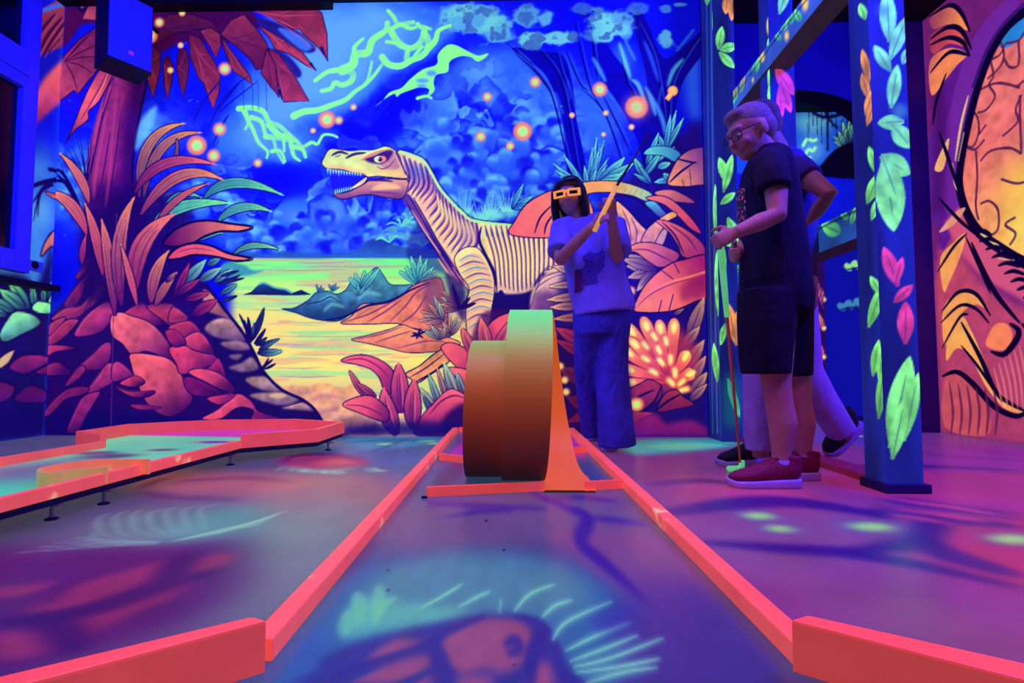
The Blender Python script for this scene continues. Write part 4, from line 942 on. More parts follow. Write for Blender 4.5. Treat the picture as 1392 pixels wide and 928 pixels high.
M_WALL = paint_mat('mural_paint', bump=.12)
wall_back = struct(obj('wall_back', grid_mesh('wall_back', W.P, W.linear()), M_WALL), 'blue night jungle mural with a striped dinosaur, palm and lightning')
del PX, PY

# ------------------------------------------------------------------ left wall with its part of the mural
YL0 = 1.9
L = plane_canvas(0, XL, 1, YL0, D, 2, 0.0, ZT, 110, (30, 70, 240))
L.k = 1.0
L.fill([(-400, -300), (90, -300), (90, 230), (-400, 200)], (8, 16, 226), smooth=False, feather=4)
L.fill([(-400, 232), (20, 210), (60, 205), (95, 215), (95, 400), (-400, 400)], (62, 130, 246), feather=10)
L.disc(58, 258, 26, (24, 60, 226), feather=8, ry=12, alpha=.6); L.disc(60, 290, 20, (96, 170, 250), feather=6, alpha=.7)
L.fill([(30, 30), (60, 12), (95, -2), (100, 30), (88, 62), (60, 74), (40, 90), (20, 92)], (100, 26, 88), grad=(150, 50, 96), axis=((30, 80), (90, 20)))
for p in ([(48, 84), (66, 50), (86, 24)], [(58, 78), (76, 50), (90, 30)], [(66, 72), (82, 54)], [(40, 70), (60, 40), (76, 20)]): L.stroke(p, 2.4, (60, 4, 80)); L.stroke([(q[0] + 3, q[1] + 2) for q in p], 1.6, (190, 76, 110), alpha=.6)
L.stroke([(50, 20), (76, 10), (94, 6)], 3, (60, 100, 240))
L.fill([(92, 82), (76, 92), (58, 112), (42, 140), (30, 176), (38, 182), (52, 168), (74, 148), (92, 132)], (246, 92, 124), grad=[(190, 60, 120), (120, 22, 100)], axis=((86, 96), (34, 178)), feather=.6)
L.stroke([(84, 94), (64, 118), (44, 152)], 4, (255, 120, 150), alpha=.5, soft=2)
for p in ([(112, 292), (100, 262), (80, 236), (66, 231)], [(108, 284), (92, 252), (74, 246), (44, 254)]): L.stroke(p, 5, (14, 0, 100), w1=3, taper=0)
for t in ((40, 284), (46, 302), (52, 296)): L.stroke([(72, 250), (56, 262), t], 4, (14, 0, 100), taper=2)
L.leaf((90, 275), (60, 261), 6, (220, 90, 110), (255, 140, 116), streak=0)
L.fill([(57, 350), (60, 334), (70, 318), (84, 308), (100, 306), (100, 336), (72, 336)], (190, 100, 110), grad=(255, 146, 116), axis=((60, 320), (90, 330)), out=NAVY)
L.fill([(-300, 600), (-300, 390), (0, 372), (46, 388), (60, 366), (72, 336), (100, 330), (100, 640), (-300, 700)], (20, 10, 110), feather=2)
for b, t, w in (((40, 420), (12, 380), 17), ((34, 420), (0, 394), 18), ((20, 424), (-20, 404), 16), ((10, 430), (-16, 420), 12), ((48, 420), (44, 384), 10), ((60, 414), (60, 388), 8), ((66, 406), (96, 360), 20), ((80, 380), (74, 346), 10), ((84, 372), (86, 338), 8), ((88, 372), (100, 338), 8), ((78, 396), (74, 366), 8)):
    L.leaf(b, t, w, (20, 60, 120), (128, 240, 196), streak=1)
for p in ([(0, 456), (10, 436), (22, 424), (44, 428), (56, 438), (50, 446), (30, 456), (8, 466)], [(44, 420), (52, 410), (70, 413), (82, 418), (76, 426), (56, 427)], [(66, 410), (76, 392), (90, 384), (86, 402), (74, 412)], [(-40, 470), (-20, 446), (-4, 440), (-8, 470), (-30, 486)]):
    L.fill(p, (140, 240, 200), grad=(50, 110, 150), axis=((30, 424), (40, 462)), out=NAVY, tex=.4)
L.fill([(0, 502), (0, 488), (20, 476), (14, 492)], (220, 180, 160), out=NAVY)
for p, c in (([(13, 500), (32, 484), (68, 485), (67, 493), (42, 507), (30, 509)], (150, 40, 130)), ([(48, 508), (72, 495), (90, 497), (90, 509)], (140, 34, 116)), ([(-40, 540), (-10, 520), (20, 526), (10, 545), (-30, 552)], (110, 24, 116)), ([(20, 545), (40, 525), (66, 534), (60, 548)], (90, 14, 110))):
    L.fill(p, c, grad=(80, 14, 120), out=NAVY, tex=.2)
L.fill([(-300, 640), (-300, 560), (20, 556), (100, 560), (100, 640)], (14, 4, 112), feather=8)
struct(obj('wall_left', grid_mesh('wall_left', L.P, L.linear()), M_WALL), 'left wall painted with sky and dark foliage')

struct(box('wall_left_near', XL - .1, XL, -.4, YL0, 0, ZT, flat_mat('left_wall_paint', (24, 40, 170), rough=.8, scale=3)))
# window on the left wall: casement members lying on the wall plane
M_FRAME = flat_mat('window_frame_paint', (80, 90, 250), rough=.45, scale=6, noise=.05)
M_PANE = flat_mat('dark_glass', (8, 8, 26), rough=.12, spec=.6, noise=.05, bump=0)
M_DARK = flat_mat('dark_paint', (26, 16, 44), rough=.75)
win = bpy.data.objects.new('window_1', None); COL.objects.link(win); struct(win, 'window with lit blue frame and dark panes on the left wall')
ya = atx(42, 110, XL).y; yb = atx(21, 110, XL).y         # stile next to the corner
zb1, zb0 = atx(28, 344, XL).z, atx(28, 372, XL).z
zr = [atx(8, y, XL).z for y in (62, 100)]
box('window_stile', XL + .004, XL + .06, yb, ya, zb0, 3.05, M_FRAME, win, .006)
box('window_stile', XL + .004, XL + .06, yb - 1.15, yb - .97, zb0, 3.05, M_FRAME, win, .006)
box('bottom_rail', XL + .004, XL + .065, yb - .97, yb, zb0, zb1, M_FRAME, win, .006)
box('transom', XL + .004, XL + .065, yb - .97, yb, zr[1] - .05, zr[0] + .02, M_FRAME, win, .006)
box('transom_bead', XL + .065, XL + .08, yb - .97, yb + .02, zr[1] + .03, zr[1] + .045, M_FRAME, win)
box('pane', XL + .004, XL + .02, yb - .97, yb, zb1, zr[1] - .05, M_PANE, win)
box('pane', XL + .004, XL + .02, yb - .97, yb, zr[0] + .02, 3.05, M_PANE, win)
zs = atx(0, 374, XL).z
struct(box('trim_1', XL + .002, XL + .085, yb - 1.2, D - .02, zs - .055, zs - .012, M_DARK, None, .004), 'dark ledge below the left window')
# cover plate with a round hole by the window
c0 = atx(34, 352, XL); c1 = atx(56, 371, XL)
plate = thing('cover_plate', 'square pale blue cover plate with round hole beside the window', 'plate')
M_PLATE = flat_mat('plate_paint', (110, 150, 235), rough=.5)
box('plate', XL + .002, XL + .014, c0.y, c1.y, c1.z, c0.z, M_PLATE, plate, .003)
ch = atx(45, 360, XL)
bm = bmesh.new(); tube(bm, [(XL + .012, ch.y, ch.z), (XL + .018, ch.y, ch.z)], [.03, .024], 20, hint=(0, 0, 1)); obj('socket_hole', bm_mesh('socket_hole', bm), M_DARK, plate)

# ------------------------------------------------------------------ right wall, partition with arched opening, far room
XRW, YP, YF = 3.08, 3.97, 5.4
R = plane_canvas(0, XRW, 1, 2.3, YP, 2, 0.0, ZT, 170, (176, 66, 130))
R.k = 1.25
bk = (14, 0, 52)
R.fill([(1250, -200), (1700, -500), (1700, 900), (1250, 700)], (112, 30, 140), smooth=False)
R.fill([(1280, 330), (1330, 380), (1400, 420), (1600, 460), (1600, 800), (1280, 640)], (196, 70, 126), grad=(150, 50, 130), feather=4)
R.fill([(1274, 110), (1300, 60), (1330, 90), (1316, 200), (1300, 300), (1276, 330)], (96, 24, 170), feather=2)
R.fill([(1262, 190), (1290, 180), (1290, 250), (1272, 300), (1262, 300)], (90, 30, 180), feather=3)
R.stroke([(1384, 6), (1346, 40), (1322, 84), (1306, 140), (1292, 200), (1290, 256), (1306, 292)], 24, (112, 36, 184), taper=0)
R.stroke([(1298, 288), (1322, 330), (1352, 360), (1400, 386), (1460, 420)], 30, (214, 84, 144), soft=2, taper=0)
R.stroke([(1276, 120), (1278, 200), (1274, 290)], 16, (70, 14, 120), soft=4, taper=0, alpha=.8)
# portal of warm stones
R.fill([(1400, 12), (1372, 34), (1350, 66), (1332, 110), (1318, 160), (1308, 220), (1306, 262), (1316, 292), (1334, 318), (1360, 338), (1392, 356), (1460, 392), (1700, 460), (1700, -260), (1480, -60)], (246, 124, 130), grad=[(240, 112, 124), (255, 170, 124)], axis=((1330, 60), (1400, 320)), tex=.2)
R.fill([(1356, 62), (1366, 44), (1384, 24), (1402, 10), (1402, 40), (1384, 56), (1368, 66)], (40, 130, 246))
R.disc(1392, 270, 34, (255, 214, 104), feather=12, ry=60, alpha=.7); R.disc(1400, 320, 30, (255, 236, 130), feather=10, alpha=.6)
for p in ([(1340, 84), (1358, 76), (1366, 60)], [(1358, 54), (1364, 72), (1360, 90), (1342, 108)], [(1366, 60), (1384, 56), (1392, 44)], [(1384, 56), (1384, 88), (1372, 92), (1364, 80)], [(1330, 124), (1346, 116), (1362, 114), (1386, 120)], [(1346, 84), (1350, 104), (1344, 116), (1352, 132), (1340, 150), (1328, 154)], [(1318, 148), (1328, 160), (1330, 180), (1322, 200), (1310, 198)], [(1330, 184), (1340, 170)], [(1306, 196), (1324, 204), (1338, 190)], [(1388, 130), (1380, 150), (1384, 164), (1374, 176), (1362, 186)], [(1326, 204), (1328, 240), (1326, 280), (1330, 300)], [(1332, 278), (1344, 274), (1356, 286), (1356, 312), (1344, 322)], [(1332, 220), (1346, 206), (1372, 202), (1388, 210)], [(1372, 334), (1380, 318), (1366, 306), (1380, 296)], [(1386, 130), (1386, 160), (1388, 210)], [(1380, 120), (1392, 110)], [(1400, 60), (1396, 100), (1420, 120), (1460, 110)], [(1400, 200), (1440, 220), (1480, 200)], [(1420, 120), (1430, 170), (1410, 200)], [(1360, 244), (1384, 250), (1410, 240)]):
    R.stroke(p, 2.2, (86, 30, 84), alpha=.9, taper=0)
for x, y in ((1352, 64), (1376, 70), (1358, 100), (1344, 136), (1336, 160), (1316, 174), (1374, 100)): R.disc(x, y, 6, (150, 60, 96), feather=3, alpha=.5)
R.stroke([(1402, 10), (1372, 34), (1350, 66), (1332, 110), (1318, 160), (1306, 220), (1304, 256), (1314, 290), (1332, 318), (1362, 340), (1392, 358), (1460, 394)], 9, bk, taper=0)
R.stroke([(1394, 4), (1362, 36), (1340, 72), (1322, 120)], 4, (60, 20, 130), taper=0)
for p in ([(1316, 130), (1306, 170), (1298, 220)], [(1310, 180), (1302, 220)], [(1332, 318), (1350, 330), (1362, 342)], [(1356, 352), (1378, 354)], [(1294, 222), (1298, 250), (1304, 262)]): R.stroke(p, 3, (230, 190, 160))
# claws / banana leaves on the left of it
for p, c in (([(1264, 18), (1290, 10), (1306, 20), (1316, 42), (1290, 34), (1268, 40)], (250, 140, 110)), ([(1264, 50), (1288, 36), (1308, 44), (1318, 66), (1290, 60), (1268, 74)], (220, 80, 104)), ([(1264, 84), (1290, 66), (1314, 74), (1300, 90), (1284, 110), (1266, 130)], (250, 136, 112)), ([(1278, 352), (1296, 330), (1312, 318), (1306, 346), (1290, 384), (1282, 396)], (252, 160, 120)), ([(1282, 420), (1304, 396), (1326, 398), (1344, 424), (1326, 414), (1304, 430), (1284, 470)], (252, 160, 120)), ([(1306, 430), (1318, 446), (1336, 486), (1356, 530), (1390, 560), (1366, 556), (1340, 526), (1318, 484), (1300, 474), (1286, 490), (1290, 450)], (252, 166, 120)), ([(1270, 230), (1282, 200), (1290, 190), (1282, 230)], (250, 180, 150)), ([(1276, 316), (1300, 288), (1312, 284), (1296, 306)], (230, 150, 150)), ([(1340, 470), (1350, 444), (1366, 440), (1376, 456), (1366, 476)], (255, 130, 110)), ([(1284, 580), (1286, 512), (1310, 512), (1336, 540), (1344, 590)], (200, 80, 116))):
    R.fill(p, c, grad=(120, 30, 116), axis=((max(q[0] for q in p), 0), (min(q[0] for q in p), 0)))
for p, w in (([(1262, 24), (1290, 8), (1306, 18), (1318, 44)], 4), ([(1264, 54), (1288, 38), (1306, 42), (1320, 68)], 4.6), ([(1264, 62), (1288, 52), (1308, 58), (1318, 78)], 4), ([(1264, 100), (1290, 72), (1316, 76)], 4), ([(1286, 100), (1272, 140), (1268, 170)], 4), ([(1274, 370), (1296, 336), (1314, 318)], 3.4), ([(1280, 424), (1302, 398), (1326, 400), (1346, 430)], 4), ([(1278, 440), (1304, 416), (1326, 420), (1344, 440)], 3.4), ([(1280, 474), (1304, 432), (1316, 428)], 3), ([(1306, 438), (1332, 486), (1356, 536), (1394, 560)], 5), ([(1280, 512), (1300, 506), (1320, 520), (1350, 552), (1380, 566), (1398, 558)], 6), ([(1306, 470), (1330, 500), (1362, 548)], 3), ([(1346, 478), (1364, 482), (1380, 464), (1384, 450), (1372, 440)], 6), ([(1320, 330), (1338, 372), (1356, 404), (1386, 440)], 5), ([(1312, 322), (1332, 366), (1346, 400)], 3), ([(1388, 440), (1420, 470), (1460, 480)], 5), ([(1276, 180), (1290, 220), (1306, 270)], 4), ([(1276, 270), (1304, 300), (1330, 322)], 3.4)):
    R.stroke(p, w, bk, taper=1)
for k in range(9):
    x, y = 1322 + k * 8.5, 318 + k * 11
    R.stroke([(x, y), (x + 13, y - 4), (x + 26 + k, y + 2)], 3.6, bk)
for k in range(6):
    x = 1290 + k * 12; R.stroke([(x, 520 + k * 2), (x + 5, 560), (x + 2, 592)], 3, (96, 24, 100), alpha=.8)
    R.stroke([(1350 + k * 7, 500 - k * 6), (1358 + k * 7, 530 - k * 4), (1362 + k * 7, 556)], 2.4, (240, 120, 150), alpha=.7)
M_RW = paint_mat('right_mural_paint', bump=.12)
rw = grid_mesh('wall_right', R.P, R.linear())
struct(obj('wall_right', rw, M_RW), 'right wall mural of thorny leaves and glowing stone portal')

struct(box('wall_right_near', XRW, XRW + .1, -.4, 2.3, 0, ZT, flat_mat('right_wall_paint', (200, 90, 110), rough=.8, scale=3)))
M_NAVY = flat_mat('navy_wall_paint', (20, 14, 150), rough=.8, scale=5)
M_BLACK = flat_mat('black_paint', (10, 6, 20), rough=.8)
M_PLUM = flat_mat('plum_wall_paint', (60, 10, 84), rough=.8, scale=4)
struct(box('wall_partition', 2.66, XRW, YP, YP + .18, 0, ZT, M_PLUM), 'dark plum wall strip beside the right mural')
# header over the opening with an arched lower edge
pts = [(1.28, ZT), (1.28, 2.30)]
for k in range(17):
    a = math.pi * (1 - k / 16)
    pts.append((2.06 + .60 * math.cos(a), 2.33 + .28 * math.sin(a)))
pts += [(2.66, ZT)]
bm = bmesh.new()
fr_ = [bm.verts.new((x, YP, z)) for x, z in pts]; bk_ = [bm.verts.new((x, YP + .18, z)) for x, z in pts]
bm.faces.new(fr_); bm.faces.new(bk_[::-1])
for i in range(len(pts)): bm.faces.new((fr_[i], bk_[i], bk_[(i + 1) % len(pts)], fr_[(i + 1) % len(pts)]))
me = bm_mesh('wall_header', bm)
hd = struct(obj('wall_header', me, M_NAVY), 'navy wall with arched opening behind the posts')
me.materials.append(M_BLACK)
for p in me.polygons:
    if abs(p.normal.y) < .5: p.material_index = 1
struct(box('wall_return', 1.28, 1.38, D, YP + .18, 0, ZT, M_NAVY), 'navy end of the mural wall')

M_FAR = paint_mat('far_mural_paint', base=(.6, .6, .9), glow=(1.0, 1.0, .5))
FW = plane_canvas(1, YF, 0, 1.28, 4.6, 2, 0.0, ZT, 72, (12, 14, 190))
FW.k = .62
FW.fill([(950, 235), (1400, 235), (1400, 310), (950, 310)], (10, 20, 246), smooth=False)
FW.fill([(950, 60), (1400, 60), (1400, 236), (950, 236)], (20, 70, 246), smooth=False)
FW.disc(1106, 160, 26, (90, 170, 250), feather=8); FW.disc(1104, 205, 18, (80, 150, 255), feather=6); FW.disc(1140, 150, 14, (50, 110, 250), feather=6)
for p in ([(1092, 200), (1098, 190), (1106, 192), (1112, 190)], [(1094, 214), (1100, 204), (1106, 206), (1110, 200)], [(1092, 226), (1100, 216), (1104, 216)]): FW.stroke(p, 3.6, (150, 250, 230), taper=0)
for p, w in (([(1100, 146), (1110, 156), (1124, 160), (1144, 156), (1162, 146)], 4), ([(1118, 136), (1126, 160), (1140, 176)], 3), ([(1128, 136), (1126, 170), (1126, 206)], 2.4)): FW.stroke(p, w, (6, 2, 70), taper=0)
for x in (1100, 1106, 1112, 1118, 1132, 1138, 1146, 1152): FW.stroke([(x, 150), (x, 170 + (x * 7) % 30)], 1.3, (6, 2, 110), smooth=False)
for b, t in (((1150, 200), (1134, 186)), ((1150, 200), (1136, 194)), ((1154, 196), (1146, 166)), ((1156, 196), (1156, 160)), ((1160, 194), (1170, 160)), ((1156, 194), (1164, 154)), ((1160, 190), (1180, 166)), ((1150, 200), (1140, 178))): FW.leaf(b, t, 7, (30, 90, 140), (150, 250, 200), streak=1)
FW.leaf((1176, 176), (1162, 150), 9, (220, 60, 130), (255, 110, 150), streak=0)
FW.fill([(1112, 240), (1120, 222), (1134, 206), (1152, 196), (1176, 190), (1220, 192), (1220, 240)], (6, 2, 40))
for x, y, s in ((1166, 362, 1.0), (1158, 416, 1.1)):
    for k in range(9):
        FW.disc(x - 14 * s + k * 3.6 * s, y + 3 * math.sin(k * 1.9) + k * -.4, (3.6 + 1.6 * math.sin(k * 2.3)) * s, (150, 226, 190) if y < 400 else (60, 130, 220), feather=.6)
    FW.stroke([(x - 16, y + 6), (x, y + 3), (x + 16, y + 4)], 2.4, (10, 20, 120))
FW.fill([(1070, 340), (1100, 340), (1122, 352), (1124, 480), (1122, 560), (1070, 560)], (40, 8, 110), smooth=False)
for k, (x, y, c) in enumerate([(1098 + (i % 3) * 9, 362 + i * 13, ((250, 120, 120), (236, 80, 190), (255, 190, 140))[i % 3]) for i in range(14)]):
    FW.leaf((x + 4, y + 22), (x - 2, y), 8, (170, 40, 150), c, streak=0)
    FW.disc(x + 5, y + 20, 3, (255, 210, 150), feather=.6)
FW.leaf((1112, 400), (1098, 345), 7, (190, 60, 190), (240, 120, 210), streak=1); FW.leaf((1120, 420), (1104, 360), 6, (190, 60, 190), (240, 120, 210), streak=1)
struct(obj('wall_far', grid_mesh('wall_far', FW.P, FW.linear()), M_FAR), 'deep blue far room wall with small painted clouds')
struct(box('wall_far_left', 1.28, 1.34, YP + .18, YF, 0, ZT, M_NAVY)); struct(box('wall_far_right', 4.6, 4.66, YP + .18, YF, 0, ZT, M_NAVY))
struct(box('ceiling', XL - .2, 4.7, -.4, YF + .2, ZT, ZT + .1, M_BLACK), 'dark ceiling')
# shallow dark ceiling duct above the palm
struct(box('trim_2', -2.75, -1.38, D - .10, D - .003, 3.085, ZT - .001, M_BLACK), 'dark ceiling beam end above the palm')

# ------------------------------------------------------------------ floor
def warp_canvas(x0, x1, y0, y1, z, w, h, base, centre=None):
    """Canvas on a level surface, rows closer together near the lanes' start."""
    cen = centre or (lambda Y: 0 * Y)
    lg = math.log(y1 / y0)

    def tf(p):
        P = on(p, 2, z)
        Y = np.clip(P[:, 1], .05, 60)
        return np.stack([(P[:, 0] - cen(Y) - x0) / (x1 - x0) * (w - 1), np.log(y1 / Y) / lg * (h - 1)], 1)
    cv = Canvas(w, h, tf, 1.0, base)
    Y = y1 * np.exp(-np.linspace(0, 1, h) * lg)
    P = np.empty((h, w, 3)); P[..., 1] = Y[:, None]; P[..., 2] = z
    P[..., 0] = np.linspace(x0, x1, w)[None] + cen(Y)[:, None]
    cv.P = P
    return cv


FL = warp_canvas(-3.38, 3.08, 0.25, YF, 0.0, 500, 300, (104, 96, 140))
FL.k = .68
n = fbm(FL.h, FL.w, 60, 26, 51, 4)
FL.img *= (0.82 + .36 * n)[..., None]
def F(pts, col, f=6, a=1.0): FL.fill(pts, col, feather=f, alpha=a, tex=.08)
# right half: violet ground, the magenta lamp's light put into its colour
F([(790, 600), (1000, 590), (1500, 600), (1600, 1000), (1100, 1000), (860, 660)], (140, 60, 150), 10)
F([(1290, 610), (1400, 612), (1600, 640), (1600, 700), (1250, 690)], (150, 40, 170), 6); F([(930, 690), (1100, 690), (1250, 730), (1100, 800), (980, 760)], (132, 84, 150), 8)
F([(1120, 640), (1500, 650), (1500, 690), (1200, 676)], (190, 50, 140), 5, .8); F([(1290, 720), (1500, 700), (1500, 800), (1340, 790)], (196, 50, 120), 7, .9); F([(960, 650), (1110, 664), (1080, 690), (940, 690)], (204, 70, 130), 6, .8)
F([(900, 700), (1000, 680), (1100, 700), (960, 720)], (150, 70, 160), 8, .7); F([(1060, 790), (1200, 800), (1392, 860), (1392, 928), (1200, 900)], (140, 80, 140), 8)
F([(860, 600), (960, 596), (1010, 604), (940, 614), (860, 618)], (60, 200, 214), 3); F([(880, 607), (930, 602), (990, 606), (930, 612)], (130, 244, 220), 2, .8)
F([(1080, 566), (1240, 570), (1240, 600), (1090, 604)], (96, 60, 200), 4, .9); F([(1100, 605), (1180, 610), (1190, 645), (1110, 625)], (150, 60, 140), 3, .8)
for p, w in (([(900, 700), (980, 688), (1060, 682), (1140, 690), (1220, 706)], 12), ([(960, 738), (1060, 746), (1150, 752), (1260, 770), (1392, 800)], 9), ([(1150, 752), (1220, 744), (1260, 730), (1270, 700), (1200, 690)], 9), ([(1260, 730), (1290, 752), (1330, 766), (1392, 784)], 12), ([(1180, 694), (1260, 704), (1392, 716)], 9), ([(1200, 680), (1300, 694), (1392, 706)], 5), ([(1220, 676), (1310, 690), (1392, 700)], 4), ([(1130, 636), (1250, 634), (1392, 640)], 5), ([(1260, 618), (1392, 626)], 4), ([(880, 660), (960, 654), (1040, 664)], 4)):
    FL.stroke(p, w, (44, 10, 140), alpha=.85, soft=2)
for p in ([(1232, 682), (1300, 690), (1370, 702)], [(1214, 700), (1260, 706), (1300, 712)], [(1212, 690), (1280, 700), (1350, 710)]): FL.stroke(p, 5, (232, 76, 150), alpha=.85, soft=1)
for x, y, rx, ry in ((1036, 702, 22, 4.2), (1065, 719.5, 20, 3.8), (1190, 717, 31, 5.2), (1384, 734, 32, 6)):
    FL.disc(x, y, rx * 1.5, (90, 120, 180), ry=ry * 1.7, feather=3, alpha=.6); FL.disc(x, y, rx, (150, 255, 150), ry=ry, feather=1.2); FL.disc(x, y, rx * .6, (190, 255, 180), ry=ry * .6, feather=1)
for x, y, rx in ((1170, 580, 14), (1165, 593, 12)): FL.disc(x, y, rx, (200, 250, 200), ry=1.2, feather=.4)
# left half: grey-violet, teal feathers, red stone
F([(440, 592), (630, 592), (600, 660), (480, 650)], (60, 110, 170), 5); F([(470, 596), (560, 594), (610, 600), (500, 612)], (70, 170, 200), 3, .9)
F([(300, 660), (480, 640), (560, 660), (520, 720), (330, 700)], (170, 110, 140), 8, .85); F([(200, 640), (360, 645), (440, 656), (380, 668), (250, 672), (180, 665)], (206, 106, 120), 4, .8)
F([(120, 715), (230, 690), (330, 690), (460, 720), (420, 770), (320, 755), (200, 755)], (90, 150, 150), 8, .9); F([(380, 700), (520, 690), (460, 780), (380, 860), (300, 840)], (116, 134, 146), 10, .85)
F([(-200, 770), (100, 748), (260, 736), (330, 742), (330, 800), (220, 860), (100, 900), (-200, 1000)], (86, 22, 112), 6, .95)
for p in ([(-10, 800), (40, 796), (70, 790), (60, 804), (0, 815)], [(40, 832), (70, 808), (140, 786), (220, 764), (230, 772), (180, 800), (100, 830)], [(75, 846), (120, 838), (200, 806), (270, 782), (240, 810), (180, 836), (110, 872), (95, 866)], [(-10, 866), (40, 858), (76, 864), (84, 884), (0, 900)], [(250, 770), (270, 758), (322, 752), (310, 768), (262, 780)]): F(p, (150, 48, 108), 2.0, 1.0)
for p in ([(-10, 848), (60, 842), (140, 826), (220, 800), (300, 776)], [(60, 842), (90, 860), (100, 890)], [(230, 790), (244, 768), (260, 752)], [(60, 824), (90, 796)]): FL.stroke(p, 9, (50, 10, 104), alpha=.8, soft=2)
F([(380, 622), (440, 616), (490, 622), (500, 632), (450, 640), (392, 636)], (180, 60, 120), 2); F([(430, 626), (470, 624), (480, 630), (440, 632)], (240, 90, 110), 2, .7)
FL.stroke([(386, 630), (400, 620), (450, 618), (492, 626)], 3, (60, 20, 120), soft=1); FL.stroke([(384, 634), (430, 641), (490, 636)], 3, (130, 230, 200), soft=1, alpha=.8)
for k in range(22):
    a = random.uniform(0, 1); x = 380 + 140 * a; y = 640 - 10 * abs(a - .5)
    FL.stroke([(x, y), (x + 14 * (a - .3), y + 4), (x + 30 * (a - .3), y + 5)], 1.4, (150, 246, 220), alpha=.5)
F([(210, 738), (240, 712), (300, 694), (360, 690), (350, 712), (300, 728), (250, 738)], (96, 190, 176), 5, .7)
for k in range(7):
    k *= 1.5
    FL.stroke([(196 + 9 * k, 738 - 1.6 * k), (142 + 15 * k, 728 - 1.8 * k), (134 + 15.5 * k, 706 - 1.6 * k), (150 + 16 * k + random.uniform(-6, 14), 697 - 1.2 * k)], 1.6, (160, 236, 214), alpha=.38)
for k in range(16):
    t = k / 15
    FL.stroke([(230 + 70 * t, 738 - 12 * t), (290 + 60 * t, 724 - 14 * t), (350 + 40 * t, 716 - 22 * t)], 1.6, (150, 226, 200), alpha=.4)
for k in range(5): FL.stroke([(216, 741 - k), (150 - 4 * k, 743 - k * 2.2), (24 + 26 * k, 752 - k * 7)], 1.5, (150, 226, 205), alpha=.45)
for x, y, rx in ((580, 600, 14), (592, 603, 10), (525, 604, 12)): FL.disc(x, y, rx, (170, 255, 190), ry=1.3, feather=.4)
for p in ([(470, 602), (540, 598), (600, 602)], [(560, 594), (530, 606), (500, 616)]): FL.stroke(p, 2.6, (30, 50, 130), alpha=.7, soft=1)
for p in ([(190, 668), (230, 676), (330, 680)], [(240, 655), (330, 650), (400, 656)], [(190, 666), (210, 655), (230, 650)]): FL.stroke(p, 3, (90, 20, 100), alpha=.7, soft=1)
M_FLOOR = paint_mat('floor_paint', base=(.48, .50, .40), glow=(.42, .44, .32), rough=.34, bump=.06, spec=.4, bscale=90)
fl = struct(obj('floor', grid_mesh('floor', FL.P, FL.linear()), M_FLOOR), 'airbrushed violet floor with glowing spots and feather strokes')
struct(box('floor_far', XRW, 4.6, YP, YF, -.02, -.0005, M_NAVY)); struct(box('floor_near', XL, XRW, -.4, .25, -.02, 0, M_NAVY))

# ================================================================== LANES
def coral_mat(name, a, b, glow, rough=.42, scale=9, wear=.62):
    """Fluorescent orange lacquer with paler worn patches."""
    m, nt, bs = mat_new(name)
    tc = nt.nodes.new('ShaderNodeTexCoord'); nz = nt.nodes.new('ShaderNodeTexNoise'); nz.inputs['Scale'].default_value = scale; nz.inputs['Detail'].default_value = 5
    cr = nt.nodes.new('ShaderNodeValToRGB')
    e = cr.color_ramp.elements
    e[0].position = .35; e[0].color = (*(np.array(lin(a)) * .86), 1); e[1].position = wear; e[1].color = (*lin(a), 1)
    k = e.new(min(.98, wear + .07)); k.color = (*lin(b), 1)
    nt.links.new(tc.outputs['Object'], nz.inputs['Vector']); nt.links.new(nz.outputs[0], cr.inputs[0])
    nt.links.new(cr.outputs[0], bs.inputs['Base Color']); nt.links.new(cr.outputs[0], bs.inputs['Emission Color'])
    bs.inputs['Emission Strength'].default_value = glow; bs.inputs['Roughness'].default_value = rough
    bp = nt.nodes.new('ShaderNodeBump'); bp.inputs['Strength'].default_value = .06; bp.inputs['Distance'].default_value = .002
    n2 = nt.nodes.new('ShaderNodeTexNoise'); n2.inputs['Scale'].default_value = 120
    nt.links.new(tc.outputs['Object'], n2.inputs['Vector']); nt.links.new(n2.outputs[0], bp.inputs['Height']); nt.links.new(bp.outputs[0], bs.inputs['Normal'])
    return m


M_RAIL = coral_mat('orange_rail_lacquer', (255, 98, 84), (255, 190, 116), .48, wear=.63)
M_BOARD = coral_mat('orange_board_lacquer', (255, 92, 80), (255, 116, 98), .42, wear=.7)
M_SKIRT = flat_mat('dark_lane_body', (20, 22, 60), rough=.8)

ZD = .04
cen = lambda Y: .012 - .027 * (Y - .76)
lane = thing('golf_lane', 'centre minigolf lane with long orange rails and painted blue deck', 'golf lane')
hwf = lambda Y: .405 + np.maximum(0, .76 - Y) * 1.9
DK = warp_canvas(-.405, .405, .3, 3.6, ZD, 290, 370, (58, 74, 148), cen)
_tf0 = DK.tf
def _tf(p):
    P = on(p, 2, ZD); Y = np.clip(P[:, 1], .05, 60)
    return np.stack([((P[:, 0] - cen(Y)) / hwf(Y) + 1) / 2 * (DK.w - 1), np.log(3.6 / Y) / math.log(12) * (DK.h - 1)], 1)
DK.tf = _tf
Yr = DK.P[:, 0, 1]
DK.P[..., 0] = cen(Yr)[:, None] + np.linspace(-1, 1, DK.w)[None] * hwf(Yr)[:, None]
DK.k = .7
DK.img *= (.86 + .28 * fbm(DK.h, DK.w, 60, 50, 61, 4))[..., None]
def K(pts, col, f=6, a=1.0): DK.fill(pts, col, feather=f, alpha=a, tex=.06)
K([(480, 700), (600, 680), (860, 680), (900, 760), (760, 740), (560, 760)], (116, 86, 140), 12, .8)
K([(760, 720), (900, 730), (980, 800), (900, 820), (800, 780)], (140, 76, 140), 10, .7)
K([(440, 800), (560, 760), (760, 770), (860, 830), (900, 930), (380, 960), (360, 900)], (46, 110, 170), 12, .95)
